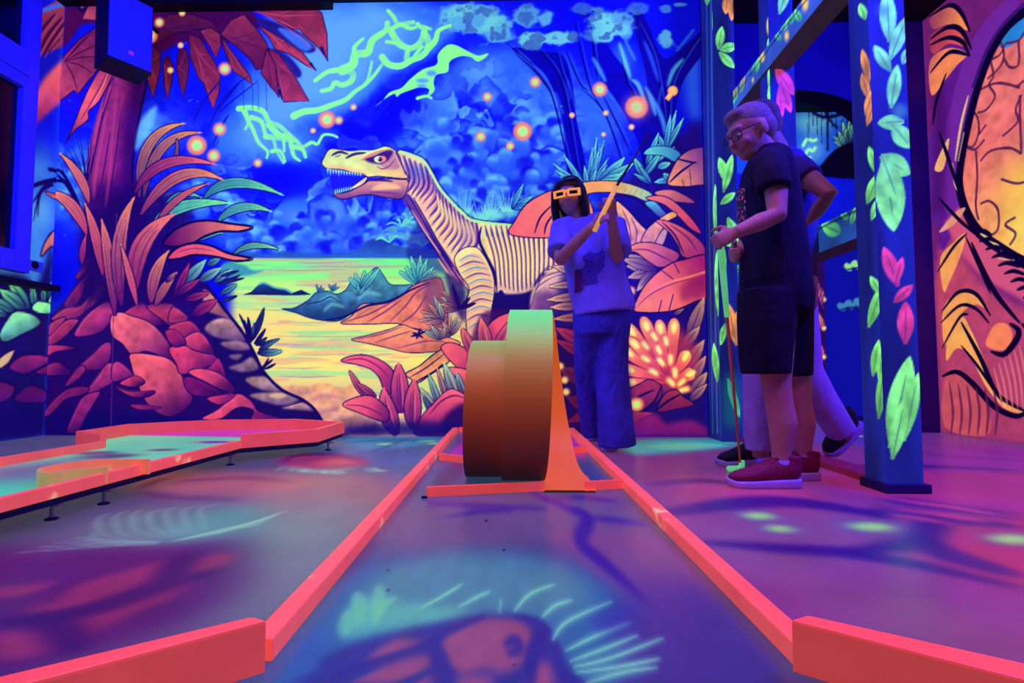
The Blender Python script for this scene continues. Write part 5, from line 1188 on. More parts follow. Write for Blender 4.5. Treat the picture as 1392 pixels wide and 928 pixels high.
K([(520, 780), (640, 752), (780, 776), (800, 830), (640, 840), (480, 850)], (74, 150, 172), 10, .9)
K([(860, 800), (960, 800), (1060, 900), (1120, 960), (860, 960)], (66, 44, 150), 12, .85); K([(370, 900), (440, 850), (460, 930), (420, 1000), (330, 1000)], (44, 96, 186), 8, .85)
K([(466, 845), (474, 824), (500, 812), (560, 820), (640, 830), (600, 846), (520, 858), (476, 868)], (96, 214, 190), 4, .75)
for p, w in (([(482, 806), (490, 826), (488, 850)], 11), ([(514, 796), (516, 815), (512, 840)], 11), ([(472, 830), (470, 850), (472, 866)], 10), ([(540, 812), (520, 826), (510, 850)], 9)): DK.stroke(p, w, (110, 224, 190), alpha=.65, soft=2)
K([(430, 905), (470, 880), (560, 856), (660, 836), (712, 838), (744, 856), (770, 900), (775, 950), (410, 960)], (44, 40, 150), 3, .95)
for p in ([(500, 896), (530, 874), (552, 868), (580, 880), (560, 892), (520, 902)], [(612, 860), (660, 842), (710, 846), (724, 866), (716, 896), (690, 916), (660, 910), (620, 918), (600, 890)], [(480, 928), (540, 900), (588, 892), (584, 906), (530, 930)], [(620, 935), (630, 918), (670, 922), (660, 940)], [(722, 920), (736, 900), (750, 906), (754, 940), (716, 945)], [(560, 935), (592, 916), (600, 940)]): K(p, (170, 84, 128), 3, .85)
for p, w in (([(440, 920), (520, 898), (586, 876), (604, 862), (660, 838)], 8), ([(586, 876), (600, 900), (606, 945)], 12), ([(744, 856), (726, 884), (722, 940)], 10), ([(686, 880), (700, 870), (706, 884), (690, 890)], 9), ([(700, 838), (740, 850), (764, 890)], 5)): DK.stroke(p, w, (40, 30, 150), alpha=.85, soft=2)
for p in ([(700, 832), (722, 808), (756, 795)], [(738, 840), (756, 824), (780, 816)], [(752, 872), (772, 846), (834, 818)], [(770, 886), (810, 866), (860, 846)], [(780, 908), (830, 896), (904, 868)], [(784, 916), (850, 906), (900, 896)], [(680, 834), (682, 814)], [(572, 828), (604, 810), (630, 794)], [(624, 826), (650, 812), (668, 804)], [(776, 900), (820, 884), (870, 864)], [(800, 930), (850, 915), (896, 908)]):
    DK.stroke(p, 4.6, (112, 226, 200), alpha=.75, soft=1); DK.stroke(p, 1.6, (150, 246, 214), alpha=.6)
K([(810, 840), (860, 820), (870, 850), (820, 860)], (50, 50, 170), 5, .7)
for p, w in (([(720, 668), (770, 690), (800, 704), (790, 736), (820, 764), (850, 790), (880, 820)], 17), ([(800, 704), (840, 708), (880, 712)], 7), ([(740, 680), (790, 676), (840, 682)], 7), ([(580, 684), (650, 688), (750, 692)], 6), ([(600, 704), (650, 696), (700, 694)], 6)): DK.stroke(p, w, (44, 20, 160), alpha=.8, soft=3)
K([(628, 600), (640, 588), (780, 588), (800, 610), (770, 625), (620, 625)], (190, 40, 190), 4, .9); K([(600, 640), (630, 630), (620, 655), (585, 668)], (60, 40, 110), 4, .8)
for x, y in ((686, 748), (662, 708), (528, 776), (528, 803), (700, 905)): DK.disc(x, y, 2.2, (24, 16, 70), ry=1.4)
M_DECK = paint_mat('deck_paint', base=(.50, .54, .46), glow=(.42, .50, .24), rough=.30, bump=.05, spec=.4, bscale=90)
obj('deck', grid_mesh('deck', DK.P, DK.linear()), M_DECK, lane)
ys = [3.6, .76, .3]
outl = [(float(cen(y) - hwf(y)), y) for y in ys] + [(float(cen(y) + hwf(y)), y) for y in ys[::-1]]
prism('lane_body', outl, .003, ZD - .001, M_SKIRT, lane)
for s in (-1, 1):
    inn = [(float(cen(y) + s * .373), y) for y in (.775, 3.585)]
    out_ = [(float(cen(y) + s * .409), y) for y in (3.585, .775)]
    prism('rail', inn + out_, ZD, ZD + .033, M_RAIL, lane, .0035)


def ext(a, b, k): return a + (b - a) * k


for (f0, f1, b0, b1) in (((363, 843), (43, 927), (342, 837), (0, 918)), ((1075, 842), (1392, 923), (1098, 835), (1392, 900))):
    A, B, E_, G_ = [atz(*p, .11).xy for p in (f0, f1, b0, b1)]
    prism('start_board', [A, ext(A, B, 1.8), ext(E_, G_, 1.8), E_], .005, .11, M_BOARD, lane, .004)
# end board against the mural wall
prism('end_board', [(float(cen(3.56)) - .37, 3.585), (float(cen(3.56)) + .37, 3.585), (float(cen(3.56)) + .37, 3.61), (float(cen(3.56)) - .37, 3.61)], ZD, ZD + .033, M_RAIL, lane, .003)

# ------------------------------------------------------------------ the loop
loop = thing('loop_obstacle', 'twisted double loop ramp, mint green top fading to red, on the centre lane', 'loop ramp')
th = np.concatenate([np.linspace(-.62, 0, 5)[:-1], np.linspace(0, 4 * np.pi, 193), 4 * np.pi + np.linspace(.15, 1.0, 6)])
XS = np.interp(th, [-1, 0, .25 * np.pi, np.pi, 2 * np.pi, 2.25 * np.pi, 3 * np.pi, 4 * np.pi, 5 * np.pi], [.150, .150, .135, .035, -.003, -.02, -.116, -.142, -.142])
RR = np.interp(th, [0, 2 * np.pi, 2.8 * np.pi, 4 * np.pi], [.32, .32, .262, .262])
YC = np.interp(th, [0, 2 * np.pi, 3 * np.pi], [2.06, 2.06, 2.12])
C3 = []
for t, x, r, yc in zip(th, XS, RR, YC):
    if t < 0: C3.append(((x, yc + t * .36, ZD + .008 ), (0, 0, 1)))
    elif t > 4 * np.pi: C3.append(((x, yc + (t - 4 * np.pi) * .5, ZD + .008), (0, 0, 1)))
    else: C3.append(((x, yc + r * math.sin(t), ZD + .008 + r - r * math.cos(t)), (0, -math.sin(t), math.cos(t))))
V, C_ = [], []
hw = .080
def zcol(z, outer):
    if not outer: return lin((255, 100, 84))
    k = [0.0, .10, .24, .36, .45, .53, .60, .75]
    cs = np.array([(26, 6, 44), (84, 18, 52), (150, 44, 60), (186, 80, 74), (190, 126, 96), (160, 190, 122), (124, 240, 150), (128, 248, 160)], float)  # mint to red paint; the dark foot is shade put into the colour
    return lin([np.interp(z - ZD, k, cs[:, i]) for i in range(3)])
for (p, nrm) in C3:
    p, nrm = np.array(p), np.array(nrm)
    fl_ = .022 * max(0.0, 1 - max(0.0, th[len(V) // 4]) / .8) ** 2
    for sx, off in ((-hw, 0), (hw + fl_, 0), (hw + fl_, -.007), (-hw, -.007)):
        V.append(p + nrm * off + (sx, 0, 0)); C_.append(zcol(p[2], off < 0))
V = np.array(V); nn = len(C3)
V4, C4, Q = [], [], []
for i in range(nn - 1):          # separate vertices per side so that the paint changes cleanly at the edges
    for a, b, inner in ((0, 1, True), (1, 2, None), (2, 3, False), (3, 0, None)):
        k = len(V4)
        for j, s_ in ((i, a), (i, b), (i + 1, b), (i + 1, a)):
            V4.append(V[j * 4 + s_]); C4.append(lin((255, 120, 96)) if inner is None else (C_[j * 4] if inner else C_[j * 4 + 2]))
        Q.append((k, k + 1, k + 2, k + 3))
M_LOOP = paint_mat('loop_lacquer', base=(.62, .7, .42), glow=(.34, .60, .06), rough=.45, spec=.3)
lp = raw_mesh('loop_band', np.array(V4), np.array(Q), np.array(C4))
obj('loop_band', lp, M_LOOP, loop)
def lboard(a, b, h0, h1, t=.012, mat=M_BOARD, name='cross_board'):
    A, B = atz(*a, ZD).xy, atz(*b, ZD).xy
    d = (B - A).normalized(); n = Vector((-d.y, d.x)) * t
    return prism(name, [A, B, B + n, A + n], ZD + h0, ZD + h1, mat, loop, .002)
lboard((580, 676), (741, 668), .001, .034); lboard((796, 668), (845, 665), .001, .034)
lboard((597, 626), (634, 631), .001, .034); lboard((772, 618), (797, 616), .001, .034)
bm = bmesh.new()
A = atz(578, 677, ZD)
tube(bm, [(A.x - .012, A.y, ZD + .004), (A.x + .006, A.y, ZD + .004)], .004, 10); obj('board_screw', bm_mesh('board_screw', bm), M_SKIRT, loop)

# ------------------------------------------------------------------ left raised lane
lane2 = thing('golf_lane', 'raised left minigolf lane with mint deck, orange border boards and metal legs', 'golf lane')
O2 = [(-1.452, .3), (-1.41, 2.63), (-1.112, 2.87), (-1.112, 3.284), (-1.5, 3.476), (-1.99, 3.414), (-2.206, 3.262), (-2.366, 3.124), (-2.352, 2.744), (-2.105, 2.6), (-2.125, 2.1), (-2.17, .3)]
Z2 = .073
bm = bmesh.new()
bm.faces.new([bm.verts.new((x, y, Z2)) for x, y in O2])
bmesh.ops.triangulate(bm, faces=bm.faces); bmesh.ops.subdivide_edges(bm, edges=bm.edges, cuts=24, use_grid_fill=True)
me = bm_mesh('deck', bm)
if me.polygons[0].normal.z < 0: me.flip_normals()
co = np.empty(len(me.vertices) * 3); me.vertices.foreach_get('co', co); co = co.reshape(-1, 3)
px_, py_ = project(co)
dcol = np.zeros((len(co), 3)); dcol[:] = (88, 226, 196)
def dmix(w, c): dcol[:] = dcol + (np.array(c, float) - dcol) * np.clip(w, 0, 1)[:, None]
rn = np.random.RandomState(4)
dmix(.5 * (np.sin(co[:, 0] * 7 + np.sin(co[:, 1] * 5) * 2) * .5 + .5) * .6, (60, 190, 190))
dmix(sstep(3.0, 3.08, co[:, 1] + .12 * co[:, 0] + .2), (214, 60, 214))
dmix(np.exp(-(((co[:, 0] + 1.66) / .13) ** 2 + ((co[:, 1] - 2.83) / .06) ** 2) ** 2), (255, 120, 150)); dmix(np.exp(-(((co[:, 0] + 1.66) / .08) ** 2 + ((co[:, 1] - 2.83) / .04) ** 2) ** 2), (40, 30, 235))
for cx_, cy_, r_ in ((-2.0, 2.45, .10), (-1.86, 2.36, .13), (-1.75, 2.55, .07)): dmix(.85 * np.exp(-(((co[:, 0] - cx_) / r_) ** 2 + ((co[:, 1] - cy_) / (r_ * .6)) ** 2) ** 2), (60, 60, 120))
dmix(.8 * np.exp(-((co[:, 1] - 1.95) / .16) ** 2), (120, 110, 170)); dmix(.6 * np.exp(-((co[:, 0] + 1.95) / .16) ** 2 - ((co[:, 1] - 2.1) / .3) ** 2), (110, 90, 160))
at_ = me.color_attributes.new('paint', 'FLOAT_COLOR', 'POINT')
cc = np.ones((len(co), 4)); c_ = dcol / 255; cc[:, :3] = np.where(c_ <= .04045, c_ / 12.92, ((c_ + .055) / 1.055) ** 2.4); at_.data.foreach_set('color', cc.astype(np.float32).ravel())
M_DECK2 = paint_mat('mint_deck_paint', base=(.55, .6, .5), glow=(.5, .6, .12), rough=.35, spec=.4)
obj('deck', me, M_DECK2, lane2)
cen2 = Vector((-1.76, 2.4))
inset = [(x + .012 * (1 if x < cen2.x else -1), y) for x, y in O2]
prism('lane_body', inset, .046, Z2 - .001, M_SKIRT, lane2)
def edge_board(p, q, h, name, mat):
    p, q = Vector(p), Vector(q); d = (q - p).normalized(); n = Vector((-d.y, d.x))
    if n.dot(cen2 - (p + q) / 2) < 0: n = -n
    a, b = p, q
    return prism(name, [a, b, b + n * .028 - d * .001, a + n * .028 + d * .001], Z2 - .004, Z2 + h, mat, lane2, .002)
edge_board(O2[0], O2[1], .035, 'rail', M_RAIL); edge_board(O2[9], O2[10], .035, 'rail', M_RAIL); edge_board(O2[10], O2[11], .035, 'rail', M_RAIL)
for i in range(1, 9): edge_board(O2[i], O2[i + 1], .066, 'border_board', M_BOARD)
M_STEEL = flat_mat('galvanised_steel', (150, 150, 170), rough=.35, metal=.8, scale=40)
for px, py in ((70, 706), (141, 685), (313, 632), (446, 612)):
    P = atz(px, py, 0)
    lg = bmesh.new(); tube(lg, [(P.x, P.y, .006), (P.x, P.y, .047)], .006, 10); lg = obj('leg', bm_mesh('leg', lg), M_STEEL, lane2)
    ft = bmesh.new(); tube(ft, [(P.x, P.y, 0), (P.x, P.y, .004), (P.x, P.y, .008)], [.018, .018, .008], 14); obj('foot', bm_mesh('foot', ft), M_SKIRT, lg)
    box('bracket', P.x - .03, P.x + .03, P.y - .012, P.y + .012, .043, .0465, M_STEEL, lg)
for x, y in ((-2.05, .9), (-2.1, 1.8), (-2.25, 2.9)):
    lg = bmesh.new(); tube(lg, [(x, y, 0), (x, y, .047)], .006, 10); obj('leg', bm_mesh('leg', lg), M_STEEL, lane2)
# curled deflector standing on the deck
M_CURL = coral_mat('peach_deflector_paint', (255, 130, 84), (255, 160, 100), .45); M_CURL_OUT = coral_mat('mustard_deflector_paint', (214, 176, 96), (226, 190, 110), .34)
cu = spline([atz(x, y, Z2 + .055).xy for x, y in ((205, 623.5), (136, 624), (95, 628), (66, 633), (50, 638), (58, 642.5), (80, 640.5), (105, 637.5), (146, 635))], False, 6)
dv = np.gradient(cu, axis=0); nv = np.stack([-dv[:, 1], dv[:, 0]], 1); nv /= np.linalg.norm(nv, axis=1)[:, None]
bm = bmesh.new(); m = len(cu)
rows = [[bm.verts.new((*(cu[i] + nv[i] * o), z)) for o, z in ((0, Z2), (.012, Z2), (.012, Z2 + .055), (0, Z2 + .055))] for i in range(m)]
for i in range(m - 1):
    for k in range(4): bm.faces.new((rows[i][k], rows[i][(k + 1) % 4], rows[i + 1][(k + 1) % 4], rows[i + 1][k]))
bm.faces.new(rows[0]); bm.faces.new(rows[-1][::-1])
curl = tag(obj('curled_deflector', bm_mesh('curled_deflector', bm), M_CURL_OUT), 'curled orange and mustard deflector strip on the mint deck', 'deflector')
curl.data.materials.append(M_CURL)
cc2 = cu.mean(0)
for p in curl.data.polygons:
    c = p.center; i = int(np.argmin(((cu - (c.x, c.y)) ** 2).sum(1)))
    if i < m * .45: p.material_index = 1

# ================================================================== TIMBER FRAME
def painted_box(name, x0, x1, y0, y1, z0, z1, parent, draw_front=None, draw_left=None, n=200, base=(20, 28, 150), low=(14, 16, 110), mat=None, plain=(14, 10, 44), along=None):
    fr = plane_canvas(1, y0, 0, x0, x1, 2, z0, z1, n, base)
    lf = plane_canvas(0, x0, 1, y0, y1, 2, z0, z1, n if along is None else along, base)
    fr.k = max(fr.k, .5); lf.k = max(lf.k, .4)
    for cv, sd in ((fr, 70), (lf, 75)):
        nz = fbm(cv.h, cv.w, 24, 90, sd, 3)
        cv.img *= (.7 + .7 * nz)[..., None]
    if draw_front: draw_front(fr)
    if draw_left: draw_left(lf)
    Vs, Qs, Cs = [], [], []
    off = 0
    for cv, flip in ((fr, False), (lf, True)):
        h, w = cv.h, cv.w
        idx = np.arange(h * w).reshape(h, w) + off
        q = np.stack([idx[1:, :-1], idx[1:, 1:], idx[:-1, 1:], idx[:-1, :-1]], -1).reshape(-1, 4)
        Vs.append(cv.P.reshape(-1, 3)); Cs.append(cv.linear().reshape(-1, 3)); Qs.append(q[:, ::-1] if flip else q); off += h * w
    cor = np.array([(x1, y0, z0), (x1, y1, z0), (x1, y1, z1), (x1, y0, z1), (x0, y1, z0), (x0, y1, z1), (x0, y0, z0), (x0, y0, z1)], float)
    Vs.append(cor); Cs.append(np.tile(lin(plain), (8, 1)))
    Qs.append(np.array([(0, 1, 2, 3), (1, 4, 5, 2), (6, 4, 1, 0), (7, 3, 2, 5)]) + off)
    return obj(name, raw_mesh(name, np.vstack(Vs), np.vstack(Qs), np.vstack(Cs)), mat or M_POST, parent)


M_POST = paint_mat('post_paint', bump=.25, bscale=160)
frame = thing('timber_frame', 'open timber frame of three leaf painted posts joined by beams', 'frame')
mint0, mint1, ora1, mag1 = (60, 150, 170), (134, 252, 186), (255, 160, 120), (240, 70, 190)
def lv(cv, items):
    for b, t, w, c in items: cv.leaf(b, t, w * 1.35, tuple(np.array(c) * .72 + np.array((10, 20, 60)) * .28), c, out=None, streak=1, rib=.4, tex=.3, belly=.5)
def c_front(cv):
    lv(cv, [((1210, 58), (1206, -14), 17, mint1), ((1212, 98), (1189, 62), 13, mint1), ((1211, 82), (1234, 22), 14, mint1), ((1228, 88), (1236, 66), 9, mint1), ((1212, 148), (1221, 88), 14, mint1), ((1230, 166), (1194, 168), 15, mint1), ((1214, 170), (1240, 202), 19, mint1),
            ((1198, 212), (1238, 238), 22, mint1), ((1206, 212), (1216, 316), 30, mint1), ((1200, 214), (1224, 280), 18, mint1), ((1222, 390), (1202, 336), 15, mag1), ((1216, 412), (1242, 388), 11, mag1), ((1218, 386), (1228, 350), 9, mag1), ((1232, 468), (1232, 410), 17, mag1), ((1212, 610), (1238, 484), 26, mint1), ((1230, 600), (1250, 506), 14, mint1), ((1214, 625), (1232, 540), 16, mint1)])
    cv.disc(1224, 152, 11, (60, 130, 170), feather=4, alpha=.8); cv.disc(1200, 15, 9, (50, 110, 180), feather=4, alpha=.6)
def c_left(cv):
    lv(cv, [((1176, 28), (1168, 6), 9, mint1), ((1182, 112), (1171, 68), 9, ora1), ((1180, 135), (1171, 100), 9, ora1), ((1176, 158), (1186, 122), 9, ora1), ((1178, 172), (1188, 138), 8, ora1), ((1194, 240), (1180, 200), 10, mint1), ((1178, 278), (1194, 236), 12, mint1), ((1184, 300), (1196, 268), 9, mint1), ((1180, 446), (1200, 386), 12, mint1), ((1198, 402), (1182, 376), 9, mint1), ((1186, 512), (1194, 462), 10, mint1), ((1198, 530), (1196, 470), 9, mint1), ((1194, 570), (1200, 500), 10, (110, 200, 150)), ((1204, 560), (1206, 500), 8, (110, 200, 150))])
def b_front(cv):
    lv(cv, [((1055, 92), (1080, 130), 14, mag1), ((1062, 112), (1062, 165), 9, mag1), ((1062, 114), (1076, 154), 10, mag1), ((1066, 420), (1080, 380), 10, ora1), ((1076, 500), (1088, 450), 10, mint1), ((1060, 20), (1072, -20), 10, mint1)])
def b_left(cv):
    cv.stroke([(1046, -20), (1047, 20)], 8, mint1, taper=0); cv.disc(1047, 36, 5.5, (255, 214, 130), ry=15, feather=1); cv.disc(1047, 37, 3, (130, 240, 180), ry=9, feather=1)
    lv(cv, [((1044, 72), (1052, 44), 8, mint1), ((1046, 130), (1048, 76), 6, mint1), ((1052, 150), (1045, 118), 8, mint1)]); cv.disc(1050, 90, 2.5, (255, 220, 140), ry=7)
def a_front(cv):
    lv(cv, [((990, -8), (987, 20), 9, ora1), ((998, -8), (995, 29), 9, ora1), ((977, 68), (982, 36), 9, mint1), ((979, 68), (1003, 62), 10, mint1), ((978, 71), (999, 93), 9, mint1), ((990, 250), (978, 214), 10, mint1), ((984, 262), (996, 210), 9, mint1), ((980, 278), (1000, 262), 8, mint1), ((990, 296), (1004, 330), 11, mint1), ((982, 318), (994, 336), 8, mint1), ((1002, 470), (990, 412), 12, ora1), ((1004, 462), (1004, 420), 9, ora1), ((990, 515), (1006, 568), 8, mint1), ((986, 440), (980, 470), 7, mint1), ((982, 330), (984, 380), 7, mint1)])
    cv.disc(995, 545, 16, (20, 110, 160), ry=40, feather=6, alpha=.6)
def a_left(cv):
    for x, c in ((960, (40, 90, 200)), (966, (60, 120, 200)), (971, (40, 80, 190))): cv.stroke([(x, -20), (x + 4, 300), (x + 9, 590)], 3, c, alpha=.7, soft=.6, taper=0)
    lv(cv, [((971, 50), (973, 4), 6, mint1), ((961, 8), (962, -14), 6, mint1), ((971, 30), (972, 6), 5, mint1), ((974, 330), (972, 250), 6, mint1), ((976, 430), (974, 340), 6, mint1), ((975, 520), (970, 466), 7, mint1)])
painted_box('post', 1.28, 1.42, 3.44, 3.66, 0, ZT - .001, frame, a_front, a_left)
painted_box('post', 1.42, 1.56, 2.96, 3.08, 0, ZT - .001, frame, b_front, b_left)
painted_box('post', 1.365, 1.505, 2.03, 2.15, .02, ZT - .001, frame, c_front, c_left)
box('post_foot', 1.352, 1.522, 2.012, 2.168, 0, .035, flat_mat('post_foot_paint', (24, 22, 96), rough=.6), frame, .004)
def tb_left(cv):
    for b, t, w, c in (((985, 158), (996, 128), 7, mint1), ((992, 146), (1000, 130), 6, mint1), ((1000, 138), (998, 112), 8, ora1), ((1006, 128), (1012, 100), 6, ora1), ((1022, 100), (1032, 72), 6, mint1), ((1028, 100), (1032, 78), 5, mint1), ((1060, 56), (1054, 44), 8, mint1), ((1062, 44), (1070, 26), 9, mint1), ((1076, 34), (1072, 14), 10, mint1), ((1088, 30), (1080, 14), 10, mint1)): cv.leaf(b, t, w, (60, 160, 160), c, out=None, streak=1)
    for x, y, r in ((1036, 78, 3.4), (1023, 110, 1.6), (1069, 50, 3), (1094, 6, 4.6)): cv.disc(x, y, r, (255, 210, 130), ry=r * 2.2, feather=.6)
    cv.stroke([(980, 158), (1040, 74), (1056, 52), (1100, -4)], 1.2, (10, 6, 60), taper=0)
painted_box('beam', 1.405, 1.535, 2.15, 3.44, 2.185, 2.315, frame, None, tb_left, base=(50, 80, 205), plain=(34, 22, 50), n=160)
def mb_left(cv):
    for b, t, w, c in (((1142, 318), (1116, 306), 20, mint1), ((1152, 300), (1142, 286), 9, mint1), ((1156, 306), (1164, 280), 8, mint1), ((1098, 322), (1100, 304), 7, mint1), ((990, 374), (998, 354), 6, mint1), ((1000, 372), (1008, 352), 6, mint1)): cv.leaf(b, t, w, (50, 130, 140), c, out=None, streak=1)
    cv.stroke([(985, 376), (1050, 345), (1100, 318), (1180, 280)], 1.2, (8, 6, 50), taper=0)
painted_box('beam', 1.405, 1.535, 2.15, 2.96, 1.015, 1.145, frame, None, mb_left, base=(28, 60, 170), plain=(24, 10, 30), n=160)
painted_box('beam', 1.405, 1.535, 3.08, 3.44, 1.015, 1.145, frame, None, mb_left, base=(28, 60, 170), plain=(24, 10, 30), n=160)
M_PLATE2 = coral_mat('floor_plate_paint', (170, 44, 80), (214, 70, 96), .12)
box('floor_plate', 1.41, 1.53, 2.168, 2.96, 0, .03, M_PLATE2, frame, .003); box('floor_plate', 1.41, 1.53, 3.08, 3.44, 0, .03, M_PLATE2, frame, .003)

# ================================================================== SPEAKER
spk = thing('wall_speaker', 'blue lit box loudspeaker hung high beside the palm crown', 'speaker')
Ms = flat_mat('speaker_cabinet', (24, 22, 50), rough=.6); Mg = flat_mat('speaker_grille', (70, 80, 225), rough=.55, scale=300, noise=.3)
o = Vector((-2.62, 3.34, 2.71)); Rm = Matrix.Rotation(math.radians(56), 4, 'Z') @ Matrix.Rotation(math.radians(-2), 4, 'X')
def sbox(name, x0, x1, y0, y1, z0, z1, mat, bev=.004, par=spk):
    ob = box(name, x0, x1, y0, y1, z0, z1, mat, par, bev)
    ob.data.transform(Matrix.Translation(o) @ Rm); return ob
sbox('cabinet', -.13, .13, -.02, .2, -.24, .24, Ms, .008); sbox('grille', -.122, .122, -.032, -.019, -.23, .23, Mg, .004)
lg = sbox('logo', -.012, .016, -.036, -.031, -.17, -.145, flat_mat('logo_print', (200, 60, 190), glow=.3), .001)
bm = bmesh.new(); tube(bm, [o + Vector((-.02, .08, .2)), o + Vector((-.05, .2, .22)), Vector((o.x - .05, D - .01, o.z + .22))], .014, 10); obj('wall_bracket', bm_mesh('wall_bracket', bm), Ms, spk)

# ================================================================== PEOPLE
M_SKIN = flat_mat('skin', (180, 134, 126), rough=.55, scale=30, noise=.06, bump=.02)
M_SKIN_F = flat_mat('skin_warm', (196, 142, 126), rough=.55, scale=30, noise=.06, bump=.02)


def cloth_mat(name, col, glow=0.0, fold=.5, fscale=9.0, noise=.15):
    m = flat_mat(name, col, rough=.85, glow=glow, noise=noise, scale=7, spec=.15, bump=0)
    nt = m.node_tree; b = nt.nodes['Principled BSDF']
    tc = nt.nodes.new('ShaderNodeTexCoord'); mp = nt.nodes.new('ShaderNodeMapping'); mp.inputs['Scale'].default_value = (1.6, 1.6, .55)
    nz = nt.nodes.new('ShaderNodeTexNoise'); nz.inputs['Scale'].default_value = fscale; nz.inputs['Detail'].default_value = 2; nz.inputs['Distortion'].default_value = .8
    bp = nt.nodes.new('ShaderNodeBump'); bp.inputs['Strength'].default_value = fold; bp.inputs['Distance'].default_value = .03
    nt.links.new(tc.outputs['Object'], mp.inputs[0]); nt.links.new(mp.outputs[0], nz.inputs['Vector']); nt.links.new(nz.outputs[0], bp.inputs['Height']); nt.links.new(bp.outputs[0], b.inputs['Normal'])
    return m


def add_hand(bm, wrist, fwd, palm, s=1.0, curl=(40, 75, 65), thumb_side=1, tcurl=35):
    """Palm and five fingers; fwd: wrist to knuckles, palm: direction the palm faces."""
    f = Vector(fwd).normalized(); p = Vector(palm); p = (p - f * p.dot(f)).normalized(); l = f.cross(p).normalized() * thumb_side
    w = Vector(wrist)
    tube(bm, [w - f * .02 * s, w + f * .02 * s, w + f * .055 * s, w + f * .085 * s], [(.024 * s, .018 * s), (.033 * s, .016 * s), (.040 * s, .015 * s), (.038 * s, .012 * s)], 12, hint=p)
    for k, (off, L) in enumerate(((.030, .068), (.010, .076), (-.010, .070), (-.029, .056))):
        a = 0.0
        q = w + f * .078 * s + l * off * s
        pts = [q - f * .012 * s, q]
        for seg_, ang in zip((.45, .32, .23), curl):
            a += math.radians(ang)
            q = q + (f * math.cos(a) + p * math.sin(a)) * L * seg_ * s
            pts.append(q)
        tube(bm, pts, [.0088 * s, .0086 * s, .0082 * s, .0078 * s, .0062 * s], 10, hint=l)
    q = w + f * .025 * s + l * .034 * s
    d1 = (f * .55 + l * .75 + p * .25).normalized(); d2 = (f * math.cos(math.radians(tcurl)) + p * math.sin(math.radians(tcurl)) + l * .15).normalized()
    tube(bm, [q - l * .012 * s, q, q + d1 * .03 * s, q + d1 * .03 * s + d2 * .028 * s, q + d1 * .03 * s + d2 * .05 * s], [.012 * s, .0115 * s, .0105 * s, .0095 * s, .007 * s], 10, hint=p)


def head_frame(c, face, up=(0, 0, 1)):
    f = Vector(face).normalized(); u = Vector(up); u = (u - f * u.dot(f)).normalized(); r = f.cross(u)
    M = Matrix((( r.x, f.x, u.x, c[0]), (r.y, f.y, u.y, c[1]), (r.z, f.z, u.z, c[2]), (0, 0, 0, 1)))
    return M


def add_head(bm, M, s=1.0):
    """x right, y towards the face, z up; height about 0.23 at s=1."""
    R3 = M.to_3x3()
    def bl(c, r): ball(bm, M @ Vector([v * s for v in c]), tuple(v * s for v in r), R3)
    bl((0, -.012, .03), (.074, .092, .086)); bl((0, .02, -.02), (.064, .068, .078)); bl((0, .034, -.068), (.045, .046, .036)); bl((0, .064, -.086), (.020, .016, .014))
    bl((0, .072, .028), (.052, .018, .018))
    tube(bm, [M @ Vector(v) * 1 for v in [Vector((0, .082, .016)) * s, Vector((0, .096, -.010)) * s, Vector((0, .104, -.026)) * s, Vector((0, .084, -.036)) * s]], [.008 * s, .010 * s, .013 * s, .010 * s], 10, hint=R3 @ Vector((1, 0, 0)))
    bl((0, .084, -.054), (.020, .008, .0055)); bl((0, .081, -.063), (.018, .008, .006))
    for sx in (-1, 1):
        bl((sx * .036, .062, -.03), (.022, .018, .022)); bl((sx * .076, -.008, -.006), (.010, .020, .032)); bl((sx * .030, .070, .004), (.016, .012, .011))


def eyes(M, s, parent, matw, matd, z=.006):
    for sx in (-1, 1):
        bm = bmesh.new(); ball(bm, M @ Vector((sx * .030 * s, .074 * s, z * s)), (.0125 * s, .0105 * s, .009 * s), M.to_3x3(), 12); e = obj('eye', bm_mesh('eye', bm), matw, parent, True)
        bm = bmesh.new(); ball(bm, M @ Vector((sx * .030 * s, .0825 * s, (z - .002) * s)), (.0055 * s, .003 * s, .0055 * s), M.to_3x3(), 10); obj('pupil', bm_mesh('pupil', bm), matd, e, True)


